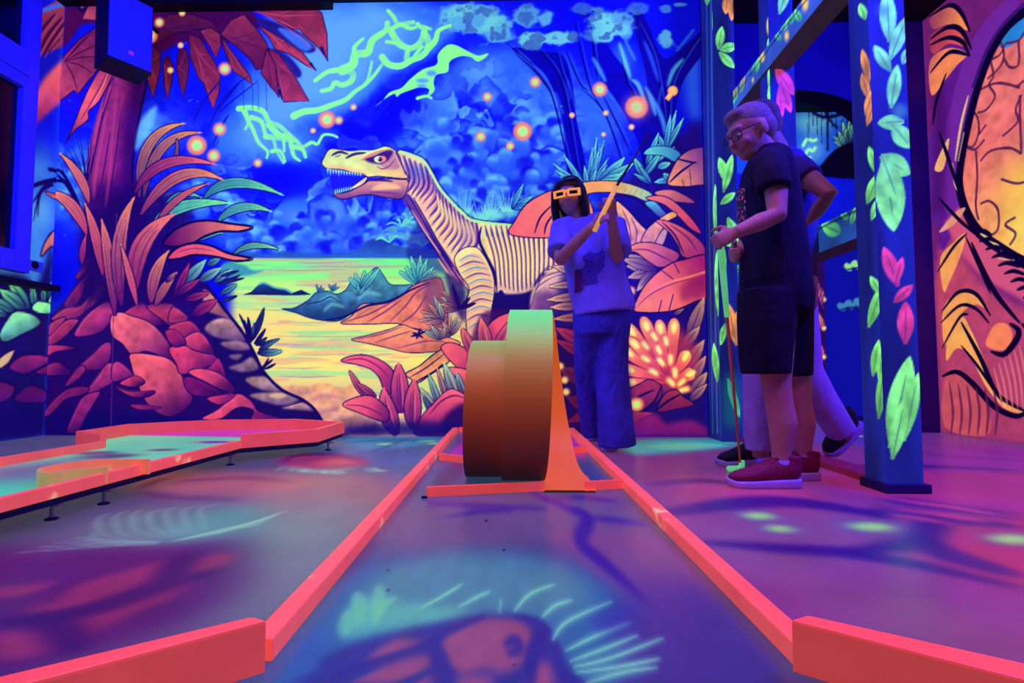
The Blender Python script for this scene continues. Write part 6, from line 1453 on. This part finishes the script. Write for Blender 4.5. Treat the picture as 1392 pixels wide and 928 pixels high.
def shoe(name, heel, toe, parent, m_up, m_sole, up=(0, 0, 1), s=1.0, accent=None, laces=None):
    """Trainer from heel to toe points on its sole line."""
    h, t = Vector(heel), Vector(toe); f = (t - h); L = f.length; f.normalize(); u = Vector(up); u = (u - f * u.dot(f)).normalized(); r = f.cross(u)
    prof = [(0, .014, .024), (.02, .025, .025), (.07, .034, .025), (.25, .036, .024), (.5, .039, .021), (.72, .045, .018), (.9, .037, .016), (1.0, .015, .015)]
    bm = bmesh.new(); rings = []
    for k, (a, w, hh) in enumerate(prof):
        c = h + f * L * a; lift = .010 if a == 1.0 else 0
        rings.append([bm.verts.new(c + r * x * s + u * (z + lift) * s) for x, z in ((-w, 0), (w, 0), (w * 1.03, hh * .6), (w, hh + .008), (-w, hh + .008), (-w * 1.03, hh * .6))])
    for A, B in zip(rings, rings[1:]):
        for k in range(6): bm.faces.new((A[k], A[(k + 1) % 6], B[(k + 1) % 6], B[k]))
    bm.faces.new(rings[0][::-1]); bm.faces.new(rings[-1])
    bmesh.ops.subdivide_edges(bm, edges=bm.edges, cuts=1, smooth=.6)
    sole = obj('sole', bm_mesh('sole', bm), m_sole, None, True)
    bm = bmesh.new()
    P = lambda a, z: h + f * L * a + u * (z + .008) * s
    tube(bm, [P(.015, .055), P(.10, .058), P(.22, .058), P(.36, .052), P(.52, .042), (P(.70, .034)), P(.86, .029), P(.965, .025)], [(.026 * s, .034 * s), (.035 * s, .048 * s), (.038 * s, .050 * s), (.039 * s, .048 * s), (.042 * s, .038 * s), (.045 * s, .028 * s), (.038 * s, .021 * s), (.016 * s, .012 * s)], 16, hint=u)
    tube(bm, [P(.13, .06), P(.14, .088), P(.13, .108)], [(.033 * s, .040 * s), (.032 * s, .042 * s), (.033 * s, .043 * s)], 16, hint=f)
    upm = fuse('upper', bm, .006, m_up, None, 3)
    o = bpy.data.objects.new(name, None); COL.objects.link(o); o.parent = parent
    sole.parent = o; upm.parent = o
    bm = bmesh.new()
    for k in range(4):
        a = .34 + k * .075; z = .106 - k * .0150
        tube(bm, [P(a, z - .010) - r * .028 * s, P(a, z) , P(a, z - .010) + r * .028 * s], .004 * s, 8, hint=u)
    lc = obj('laces', bm_mesh('laces', bm), laces or m_up, o, True)
    if accent:
        for sx in (-1, 1):
            bm = bmesh.new()
            tube(bm, [P(.24, .030) + r * sx * .037 * s, P(.34, .046) + r * sx * .036 * s, P(.46, .060) + r * sx * .032 * s], [(.004 * s, .006 * s), (.004 * s, .010 * s), (.004 * s, .004 * s)], 8, hint=u)
            obj('side_stripe', bm_mesh('side_stripe', bm), accent, o, True)
    return o


def J(x, y, Y): return aty(x, y, Y)


M_EYE = flat_mat('eye_white', (210, 205, 215), rough=.3, bump=0); M_PUP = flat_mat('pupil', (12, 8, 14), rough=.2, bump=0)

# ------------------------------------------------------------------ boy with the green putter (faces left)
boy = thing('person', 'person in glasses and dark shirt and shorts, looking down, gripping a green putter', 'person')
Yb = 2.20
bm = bmesh.new()
hc = J(1020, 182, Yb)
fdir = Vector((-.93, -.18, -.34))
HM = head_frame(hc, fdir, (-.2, 0, 1))
add_head(bm, HM, 1.02)
neck0, neck1 = J(1047, 216, Yb), J(1032, 196, Yb)
tube(bm, [J(1052, 240, Yb), neck0, neck1, hc + Vector((.02, 0, -.02))], [.06, .052, .050, .05], 14)
# torso under the shirt
tube(bm, [J(1044, 232, Yb), J(1046, 260, Yb), J(1050, 310, Yb), J(1054, 360, Yb), J(1054, 400, Yb)], [(.13, .075), (.15, .09), (.13, .085), (.13, .09), (.14, .10)], 18, hint=(1, 0, 0))
# near (left) arm
sh = J(1046, 222, Yb - .15); el = J(1056, 292, Yb - .20); wr = J(1000, 316, Yb - .20)
tube(bm, [J(1046, 230, Yb - .08), sh + Vector((0, .02, -.02)), (sh * .5 + el * .5) + Vector((.012, 0, 0)), el, (el * .6 + wr * .4), wr], [.045, .044, .044, .037, .035, .024], 14)
shaft_top = J(980, 322, Yb - .16); shaft_dir = (J(1007, 628, 2.33) - J(981, 336, Yb - .16)).normalized()
add_hand(bm, wr, J(978, 326, Yb - .19) - wr, (0, 1, -.25), .86, (50, 85, 60), -1)
# far (right) arm
sh2 = J(1040, 224, Yb + .15); el2 = J(1034, 300, Yb + .17); wr2 = J(1004, 342, Yb + .0)
tube(bm, [J(1044, 226, Yb + .08), sh2, (sh2 + el2) / 2, el2, (el2 * .5 + wr2 * .5), wr2], [.055, .052, .044, .037, .034, .024], 14)
add_hand(bm, wr2, J(984, 352, Yb - .08) - wr2, (0, -1, -.3), .86, (50, 85, 60), 1)
# legs
for (x0, x1, x2, yk, ya_, dy, xa) in ((1050, 1055, 1060, 545, 634, -.075, 1062), (1078, 1084, 1086, 545, 628, .075, 1090)):
    tube(bm, [J(1055, 400, Yb + dy * .8), J((x0 + 1056) / 2, 460, Yb + dy), J(x1, 520, Yb + dy), J(x2 - 1, 548, Yb + dy), J(x2 + 4, 575, Yb + dy), J(xa, 615, Yb + dy), J(xa, ya_ + 6, Yb + dy)], [.085, .075, .056, .052, .055, .036, .034], 16)
boy_body = fuse('body', bm, .0058, M_SKIN, boy, 5)
eyes(HM, 1.02, boy, M_EYE, M_PUP, .0)
M_TEE = cloth_mat('black_tee', (26, 24, 58)); M_SHORT = cloth_mat('dark_shorts', (22, 18, 48))
bm = bmesh.new()
tube(bm, [J(1046, 203, Yb), J(1045, 214, Yb), J(1042, 232, Yb), J(1043, 262, Yb), J(1047, 300, Yb), J(1051, 345, Yb), J(1053, 386, Yb)], [(.075, .055), (.13, .070), (.165, .088), (.165, .112), (.158, .118), (.158, .128), (.160, .134)], 22, hint=(1, 0, 0))
ball(bm, sh + Vector((-.002, .03, -.008)), .069); ball(bm, sh2 + Vector((0, -.03, -.008)), .068)
tube(bm, [J(1048, 222, Yb - .07), sh + Vector((.004, .012, -.008)), J(1050, 240, Yb - .172), J(1052, 258, Yb - .182)], [.070, .066, .065, .066], 16)
tube(bm, [J(1046, 224, Yb + .07), sh2, J(1038, 244, Yb + .165), J(1036, 260, Yb + .17)], [.068, .070, .062, .058], 16)
tee = fuse('t_shirt', bm, .0075, M_TEE, boy, 9)
bm = bmesh.new()
tube(bm, [J(1053, 372, Yb), J(1055, 400, Yb), J(1054, 424, Yb)], [(.155, .128), (.165, .140), (.160, .138)], 22, hint=(1, 0, 0))
tube(bm, [J(1044, 400, Yb - .06), J(1042, 440, Yb - .075), J(1040, 480, Yb - .075), J(1041, 508, Yb - .075)], [(.11, .12), (.105, .112), (.098, .102), (.092, .094)], 20, hint=(1, 0, 0))
tube(bm, [J(1066, 400, Yb + .06), J(1070, 440, Yb + .07), J(1073, 480, Yb + .075), J(1075, 511, Yb + .075)], [(.10, .115), (.098, .104), (.09, .094), (.084, .086)], 20, hint=(1, 0, 0))
fuse('shorts', bm, .0075, M_SHORT, boy, 4)
M_HAIR_B = flat_mat('blond_hair', (132, 118, 128), rough=.7, scale=120, noise=.3, bump=.3)
bm = bmesh.new(); R3 = HM.to_3x3()
ball(bm, HM @ Vector((0, -.020, .052)), (.078, .094, .078), R3, 22); ball(bm, HM @ Vector((0, -.050, .010)), (.076, .066, .070), R3, 20); ball(bm, HM @ Vector((0, .040, .090)), (.055, .046, .030), R3, 16)
fuse('hair', bm, .006, M_HAIR_B, boy, 3)
bm = bmesh.new(); Mf = flat_mat('glasses_frame', (40, 30, 70), rough=.4)
for sx in (-1, 1):
    c = Vector((sx * .033, .096, .002)); pts = [HM @ (c + Vector((.027 * math.cos(a), -abs(.010 * math.cos(a)) * (1 if sx * math.cos(a) > 0 else 0), .021 * math.sin(a)))) for a in np.linspace(0, 2 * math.pi, 17)]
    tube(bm, pts, .0022, 6, cap=False, hint=R3 @ Vector((0, 1, 0)))
    tube(bm, [HM @ Vector((sx * .060, .090, .006)), HM @ Vector((sx * .078, .04, .010)), HM @ Vector((sx * .082, -.012, .010))], .0024, 6)
tube(bm, [HM @ Vector((-.007, .100, .006)), HM @ Vector((.007, .100, .006))], .0022, 6)
obj('glasses', bm_mesh('glasses', bm), Mf, boy, True)
M_SH1 = flat_mat('burgundy_mesh', (120, 30, 66), rough=.7, scale=90, noise=.25); M_SOLE1 = flat_mat('lavender_sole', (170, 150, 214), rough=.6); M_SH_LOGO = flat_mat('shoe_print', (150, 120, 220), rough=.5)
t0 = atz(988, 661, .0); h0 = atz(1088, 662, .0)
shoe('shoe', h0, t0, boy, M_SH1, M_SOLE1, s=1.08)
h1 = atz(1114, 652, 0); shoe('shoe', h1, h1 + Vector((-.285, .02, 0)), boy, M_SH1, M_SOLE1, s=1.05)
M_SOCK = flat_mat('sock_knit', (150, 130, 190), rough=.9, scale=200)
for x, y, dy in ((1062, 632, -.075), (1090, 625, .075)):
    bm = bmesh.new(); tube(bm, [J(x, y - 8, Yb + dy), J(x, y + 8, Yb + dy)], .039, 14); obj('sock', bm_mesh('sock', bm), M_SOCK, boy, True)
# print on the chest, facing left
def decal(target, name, P00, P10, P01, dirv, nu, nv, mat, parent, off=.003, keep=None):
    """Thin printed patch laid on a garment by casting a grid of rays at it."""
    bv = BVHTree.FromPolygons([v.co for v in target.data.vertices], [tuple(p.vertices) for p in target.data.polygons])
    bm = bmesh.new(); g = []
    d = Vector(dirv).normalized()
    for j in range(nv + 1):
        row = []
        for i in range(nu + 1):
            s_ = P00 + (P10 - P00) * (i / nu) + (P01 - P00) * (j / nv)
            hit = bv.ray_cast(s_ - d * .5, d)
            row.append(bm.verts.new(hit[0] - d * off) if hit[0] is not None else None)
        g.append(row)
    for j in range(nv):
        for i in range(nu):
            q = (g[j][i], g[j][i + 1], g[j + 1][i + 1], g[j + 1][i])
            if all(q) and (keep is None or keep((i + .5) / nu, (j + .5) / nv)): bm.faces.new(q)
    return obj(name, bm_mesh(name, bm), mat, parent, True)


def speckle_mat(name, dark, light, scale, glow=.15, th=.32):
    m, nt, b = mat_new(name)
    tc = nt.nodes.new('ShaderNodeTexCoord'); vo = nt.nodes.new('ShaderNodeTexVoronoi'); vo.inputs['Scale'].default_value = scale
    cr = nt.nodes.new('ShaderNodeValToRGB'); cr.color_ramp.interpolation = 'CONSTANT'
    cr.color_ramp.elements[0].color = (*lin(light), 1); cr.color_ramp.elements[1].position = th; cr.color_ramp.elements[1].color = (*lin(dark), 1)
    nt.links.new(tc.outputs['Object'], vo.inputs['Vector']); nt.links.new(vo.outputs['Distance'], cr.inputs[0]); nt.links.new(cr.outputs[0], b.inputs['Base Color']); nt.links.new(cr.outputs[0], b.inputs['Emission Color'])
    b.inputs['Emission Strength'].default_value = glow; b.inputs['Roughness'].default_value = .8
    return m


decal(tee, 'chest_print', J(1006, 255, Yb - .05), J(1006, 255, Yb + .09) , J(1010, 312, Yb - .05), (.9, .35, 0), 8, 14, speckle_mat('chest_print', (26, 24, 58), (230, 110, 140), 60, .2, .3), boy)

# putter of the boy
put = thing('putter', 'green gripped putter standing on the floor in front of the dark dressed player', 'golf club')
M_GRIP = flat_mat('green_grip', (110, 240, 140), rough=.6, glow=.45); M_RED = flat_mat('copper_shaft', (190, 84, 76), rough=.3, metal=.3, glow=.08)
S0, S2 = J(979, 328, Yb - .165), atz(1007, 636, .02)
def on_shaft(k): return S0 + (S2 - S0) * k
bm = bmesh.new(); tube(bm, [on_shaft(-.02), on_shaft(.02), on_shaft(.15), on_shaft(.30)], [.011, .0135, .0125, .0105], 14); obj('grip', bm_mesh('grip', bm), M_GRIP, put, True)
bm = bmesh.new(); tube(bm, [on_shaft(.29), on_shaft(.65), on_shaft(.97)], [.0065, .0058, .005], 10); obj('shaft', bm_mesh('shaft', bm), M_RED, put, True)
bm = bmesh.new()
hp = atz(1007, 641, 0)
tube(bm, [hp + Vector((.006, 0, .052)), hp + Vector((.006, 0, .03)), hp + Vector((0, 0, .018))], [.012, .013, .014], 12)
tube(bm, [hp + Vector((.012, .004, .0145)), hp + Vector((-.02, -.002, .0145)), hp + Vector((-.055, -.006, .0145)), hp + Vector((-.064, -.007, .0145))], [(.012, .012), (.015, .0135), (.015, .0135), (.010, .010)], 14)
fuse('club_head', bm, .003, M_GRIP, put, 2)

# ------------------------------------------------------------------ second boy, walking behind the first
b2 = thing('person', 'person in lilac trousers and black trainers striding behind, hand on hip', 'person')
Yc2 = 2.58
bm = bmesh.new()
hc2 = J(1030, 172, Yc2); HM2 = head_frame(hc2, (-.98, -.05, -.12))
add_head(bm, HM2, 1.03)
tube(bm, [J(1064, 232, Yc2), J(1056, 206, Yc2), J(1045, 186, Yc2)], [.066, .058, .056], 14)
tube(bm, [J(1066, 226, Yc2), J(1070, 262, Yc2), J(1072, 310, Yc2), J(1072, 360, Yc2), J(1068, 400, Yc2)], [(.15, .08), (.16, .095), (.14, .095), (.14, .10), (.15, .11)], 18, hint=(1, 0, 0))
shn, eln, wrn = J(1086, 232, Yc2 - .17), J(1127, 264, Yc2 - .30), J(1104, 296, Yc2 - .20)
tube(bm, [J(1074, 234, Yc2 - .08), shn, (shn + eln) / 2, eln, (eln + wrn) / 2, wrn], [.06, .054, .044, .037, .034, .025], 14)
add_hand(bm, wrn, J(1092, 306, Yc2 - .14) - wrn, (-.5, .8, .1), .9, (20, 30, 25), 1)
sfr, efr, wfr = J(1056, 238, Yc2 + .17), J(1036, 300, Yc2 + .20), J(1024, 352, Yc2 + .12)
tube(bm, [J(1066, 236, Yc2 + .08), sfr, (sfr + efr) / 2, efr, (efr + wfr) / 2, wfr], [.06, .054, .044, .037, .034, .025], 14)
add_hand(bm, wfr, (-.2, -.1, -1), (.3, -.9, 0), .9, (25, 30, 25), -1)
legs2 = ([J(1062, 400, Yc2 - .06), J(1046, 460, Yc2 - .08), J(1036, 510, Yc2 - .09), J(1034, 560, Yc2 - .09), J(1034, 600, Yc2 - .09), J(1034, 622, Yc2 - .09)],
         [J(1076, 400, Yc2 + .07), J(1084, 460, Yc2 + .09), J(1094, 506, Yc2 + .10), J(1116, 544, Yc2 + .10), J(1142, 584, Yc2 + .10), J(1150, 596, Yc2 + .10)])
for lg in legs2: tube(bm, lg, [.09, .08, .06, .055, .038, .036], 16)
fuse('body', bm, .0072, M_SKIN, b2, 5); eyes(HM2, 1.03, b2, M_EYE, M_PUP)
M_TEE2 = cloth_mat('blue_tee', (70, 62, 140)); M_TR2 = cloth_mat('lilac_trousers', (176, 150, 206))
bm = bmesh.new()
tube(bm, [J(1060, 208, Yc2), J(1062, 218, Yc2), J(1066, 236, Yc2), J(1070, 266, Yc2), J(1072, 310, Yc2), J(1072, 356, Yc2), J(1071, 380, Yc2)], [(.08, .055), (.14, .075), (.178, .094), (.172, .112), (.160, .114), (.160, .120), (.162, .122)], 22, hint=(1, 0, 0))
ball(bm, shn + Vector((0, .02, 0)), .07); ball(bm, sfr + Vector((0, -.02, 0)), .07)
tube(bm, [J(1074, 232, Yc2 - .08), shn, shn * .62 + eln * .38], [.072, .070, .062], 16); tube(bm, [J(1066, 236, Yc2 + .08), sfr, sfr * .6 + efr * .4], [.072, .070, .062], 16)
fuse('t_shirt', bm, .009, M_TEE2, b2, 5)
bm = bmesh.new()
tube(bm, [J(1071, 366, Yc2), J(1070, 400, Yc2), J(1070, 420, Yc2)], [(.150, .120), (.155, .126), (.15, .12)], 20, hint=(1, 0, 0))
for lg in legs2: tube(bm, lg[:5] + [lg[4] * .45 + lg[5] * .55], [.112, .104, .086, .078, .070, .068], 18)
fuse('trousers', bm, .009, M_TR2, b2, 4)
bm = bmesh.new(); R3 = HM2.to_3x3()
ball(bm, HM2 @ Vector((0, -.02, .052)), (.08, .096, .08), R3, 20); ball(bm, HM2 @ Vector((0, -.05, .005)), (.078, .068, .08), R3, 20); fuse('hair', bm, .008, flat_mat('brown_hair', (120, 96, 100), rough=.8, scale=100, noise=.3, bump=.3), b2, 3)
M_SH2 = flat_mat('black_trainer', (16, 14, 34), rough=.7, scale=80); M_SOLE2 = flat_mat('pale_sole', (176, 156, 210), rough=.6); M_LACE = flat_mat('black_lace', (8, 6, 14), rough=.9)
tt = atz(975, 634, 0); shoe('shoe', atz(1048, 630, 0), tt, b2, M_SH2, M_SOLE2, s=1.12, laces=M_LACE)
shoe('shoe', J(1172, 578, 2.70), J(1126, 622, 2.70), b2, M_SH2, M_SOLE2, up=(-.7, -.2, .7), s=1.12, accent=M_SOLE2, laces=M_LACE)

# ------------------------------------------------------------------ girl with orange glasses raising a club
girl = thing('person', 'person with long dark hair, orange frame glasses and blue top raising a club', 'person')
Yg = 3.03
bm = bmesh.new()
hg = J(775, 268, Yg); HMg = head_frame(hg, (-.28, -.93, -.12), (-.06, 0, 1))
add_head(bm, HMg, 1.0)
tube(bm, [J(790, 312, Yg), J(784, 300, Yg), J(780, 284, Yg)], [.055, .046, .048], 14)
tube(bm, [J(797, 306, Yg), J(800, 330, Yg), J(806, 372, Yg), J(810, 410, Yg), J(812, 440, Yg)], [(.15, .07), (.145, .085), (.12, .08), (.12, .085), (.115, .085)], 18, hint=(0, 1, 0))
sl, ell, wl = J(764, 312, Yg), J(761, 352, Yg - .14), J(806, 306, Yg - .24)
tube(bm, [J(782, 308, Yg), sl, (sl + ell) / 2, ell, (ell + wl) / 2, wl], [.055, .052, .045, .038, .034, .024], 14)
sr, er, wrr = J(834, 308, Yg), J(838, 350, Yg - .10), J(831, 290, Yg - .20)
tube(bm, [J(815, 306, Yg), sr, (sr + er) / 2 + Vector((.01, 0, 0)), er, (er + wrr) / 2, wrr], [.055, .052, .045, .038, .034, .024], 14)
G0, G1 = J(808, 314, Yg - .27), J(838, 253, Yg - .27)
cd = (G1 - G0).normalized()
add_hand(bm, wl, J(818, 296, Yg - .27) - wl, cd.cross(J(818, 296, Yg - .27) - wl), .92, (45, 85, 65), 1)
add_hand(bm, wrr, J(829, 268, Yg - .25) - wrr, (-.4, -.8, -.1), .92, (45, 85, 65), -1)
for pts in ([J(798, 440, Yg), J(797, 500, Yg + .1), J(804, 550, Yg + .2), J(808, 590, Yg + .25)], [J(824, 440, Yg), J(828, 500, Yg), J(832, 560, Yg), J(834, 604, Yg)]): tube(bm, pts, [.08, .06, .045, .04], 16)
fuse('body', bm, .0062, M_SKIN_F, girl, 5); eyes(HMg, 1.0, girl, M_EYE, M_PUP)
M_TOP = cloth_mat('blue_top', (136, 126, 252), glow=.0, fold=.6); M_JEAN = cloth_mat('blue_jeans', (66, 70, 196), fold=.9, fscale=11, noise=.25)
bm = bmesh.new()
tube(bm, [J(793, 297, Yg), J(796, 304, Yg), J(800, 320, Yg), J(806, 350, Yg - .005), J(812, 385, Yg - .01), J(820, 410, Yg - .01), J(822, 425, Yg - .01)], [(.10, .065), (.165, .085), (.185, .105), (.175, .115), (.172, .120), (.178, .125), (.180, .127)], 24, hint=(0, 1, 0))
tube(bm, [J(780, 308, Yg), sl, sl * .45 + ell * .55, sl * .2 + ell * .8], [.072, .074, .074, .076], 16); tube(bm, [J(818, 306, Yg), sr + Vector((.008, 0, 0)), sr * .4 + er * .6 + Vector((.015, 0, 0)), sr * .15 + er * .85 + Vector((.015, 0, 0))], [.072, .074, .074, .076], 16)
top = fuse('t_shirt', bm, .009, M_TOP, girl, 5)
bm = bmesh.new()
tube(bm, [J(817, 418, Yg), J(818, 440, Yg), J(818, 456, Yg)], [(.165, .112), (.168, .118), (.16, .115)], 22, hint=(0, 1, 0))
tube(bm, [J(802, 440, Yg), J(799, 500, Yg + .08), J(803, 550, Yg + .18), J(808, 584, Yg + .25), J(809, 593, Yg + .25)], [(.092, .105), (.082, .092), (.078, .09), (.082, .095), (.084, .096)], 20, hint=(0, 1, 0))
tube(bm, [J(832, 440, Yg), J(831, 500, Yg), J(835, 550, Yg - .01), J(838, 592, Yg - .02), J(839, 606, Yg - .02)], [(.098, .108), (.096, .10), (.098, .102), (.106, .11), (.108, .112)], 20, hint=(0, 1, 0))
fuse('jeans', bm, .009, M_JEAN, girl, 4)
M_HAIR_G = flat_mat('dark_hair', (26, 16, 34), rough=.35, scale=60, noise=.4, bump=.2, spec=.5)
bm = bmesh.new(); R3 = HMg.to_3x3()
ball(bm, HMg @ Vector((0, -.022, .042)), (.088, .098, .088), R3, 22); ball(bm, HMg @ Vector((0, -.055, -.04)), (.090, .066, .12), R3, 20)
for sx in (-1, 1):
    tube(bm, [HMg @ Vector((sx * .040, .045, .086)), HMg @ Vector((sx * .080, .04, .03)), HMg @ Vector((sx * .090, .03, -.06)), HMg @ Vector((sx * .088, .02, -.15)), HMg @ Vector((sx * .08, .0, -.22))], [(.02, .03), (.022, .04), (.024, .045), (.024, .04), (.01, .02)], 12, hint=R3 @ Vector((0, 1, 0)))
tube(bm, [HMg @ Vector((0, -.07, .0)), HMg @ Vector((0, -.08, -.12)), HMg @ Vector((.02, -.075, -.24)), HMg @ Vector((.02, -.07, -.30))], [(.08, .05), (.095, .05), (.085, .04), (.05, .02)], 16, hint=R3 @ Vector((0, 1, 0)))
ball(bm, HMg @ Vector((-.02, .058, .078)), (.058, .036, .030), R3, 16)
fuse('hair', bm, .007, M_HAIR_G, girl, 4)
# orange cardboard-style glasses
Mo = flat_mat('orange_glasses_frame', (255, 160, 60), rough=.5, glow=.75)
gl = bpy.data.objects.new('glasses', None); COL.objects.link(gl); gl.parent = girl
bm = bmesh.new()
def gbar(a, b, w): tube(bm, [HMg @ Vector(a), HMg @ Vector(b)], w, 8)
for sx in (-1, 1):
    x0, x1 = sx * .012, sx * .070
    y0, y1 = .108, .090
    for z in (.021, -.011): gbar((x0, y0, z), (x1, y1, z), (.0065, .0065))
    gbar((x0, y0, -.013), (x0, y0, .023), .006); gbar((x1, y1, -.015), (x1, y1, .025), .009)
    gbar((x1, y1, .010), (sx * .094, -.01, .012), (.003, .012))
gbar((-.014, .109, .014), (.014, .109, .014), .008)
obj('frame', bm_mesh('frame', bm), Mo, gl)
for sx in (-1, 1):
    bm = bmesh.new(); vs = [bm.verts.new(HMg @ Vector(v)) for v in ((sx * .014, .106, -.012), (sx * .068, .090, -.012), (sx * .068, .090, .022), (sx * .014, .106, .022))]
    f_ = bm.faces.new(vs); r_ = bmesh.ops.solidify(bm, geom=[f_], thickness=.002); obj('lens', bm_mesh('lens', bm), flat_mat('tinted_lens', (34, 20, 60), rough=.15, bump=0), gl)
decal(top, 'shirt_print', J(786, 336, Yg - .2), J(826, 330, Yg - .2), J(786, 386, Yg - .2), (0, 1, 0), 30, 34, speckle_mat('sequin_print', (74, 44, 168), (112, 112, 244), 150, .0, .30), girl, keep=lambda u, v: abs(u - .52 - .12 * math.sin(v * 5)) < .42 * (1 - .55 * max(0, v - .55)) - .10 * math.sin(9 * v + 1) ** 2 and v > .06 + .10 * abs(math.sin(7 * u)))
decal(top, 'shirt_print', J(784, 362, Yg - .2), J(800, 360, Yg - .2), J(784, 394, Yg - .2), (0, 1, 0), 14, 20, flat_mat('plum_print', (96, 34, 110), rough=.8), girl, keep=lambda u, v: u < .9 - .5 * abs(v - .45) - .15 * math.sin(11 * v) ** 2)
M_SH3 = flat_mat('blue_trainer', (70, 66, 170), rough=.7)
shoe('shoe', atz(842, 603, 0), atz(822, 616, 0), girl, M_SH3, M_SOLE2); shoe('shoe', atz(820, 594, 0), atz(805, 601, 0), girl, M_SH3, M_SOLE2)
put2 = thing('putter', 'club with orange grip and thin dark shaft pointing up over the shoulder', 'golf club')
Mgo = flat_mat('orange_grip', (255, 176, 70), rough=.5, glow=.6)
bm = bmesh.new(); tube(bm, [G0, G0 + (G1 - G0) * .5, G1], [.0125, .0135, .012], 14); obj('grip', bm_mesh('grip', bm), Mgo, put2, True)
TT = J(882, 182, Yg - .20)
bm = bmesh.new(); tube(bm, [G0 + (G1 - G0) * .97, (G1 + TT) / 2, TT], [.0075, .006, .0045], 10); obj('shaft', bm_mesh('shaft', bm), flat_mat('dark_shaft', (70, 46, 90), rough=.35, metal=.3), put2, True)
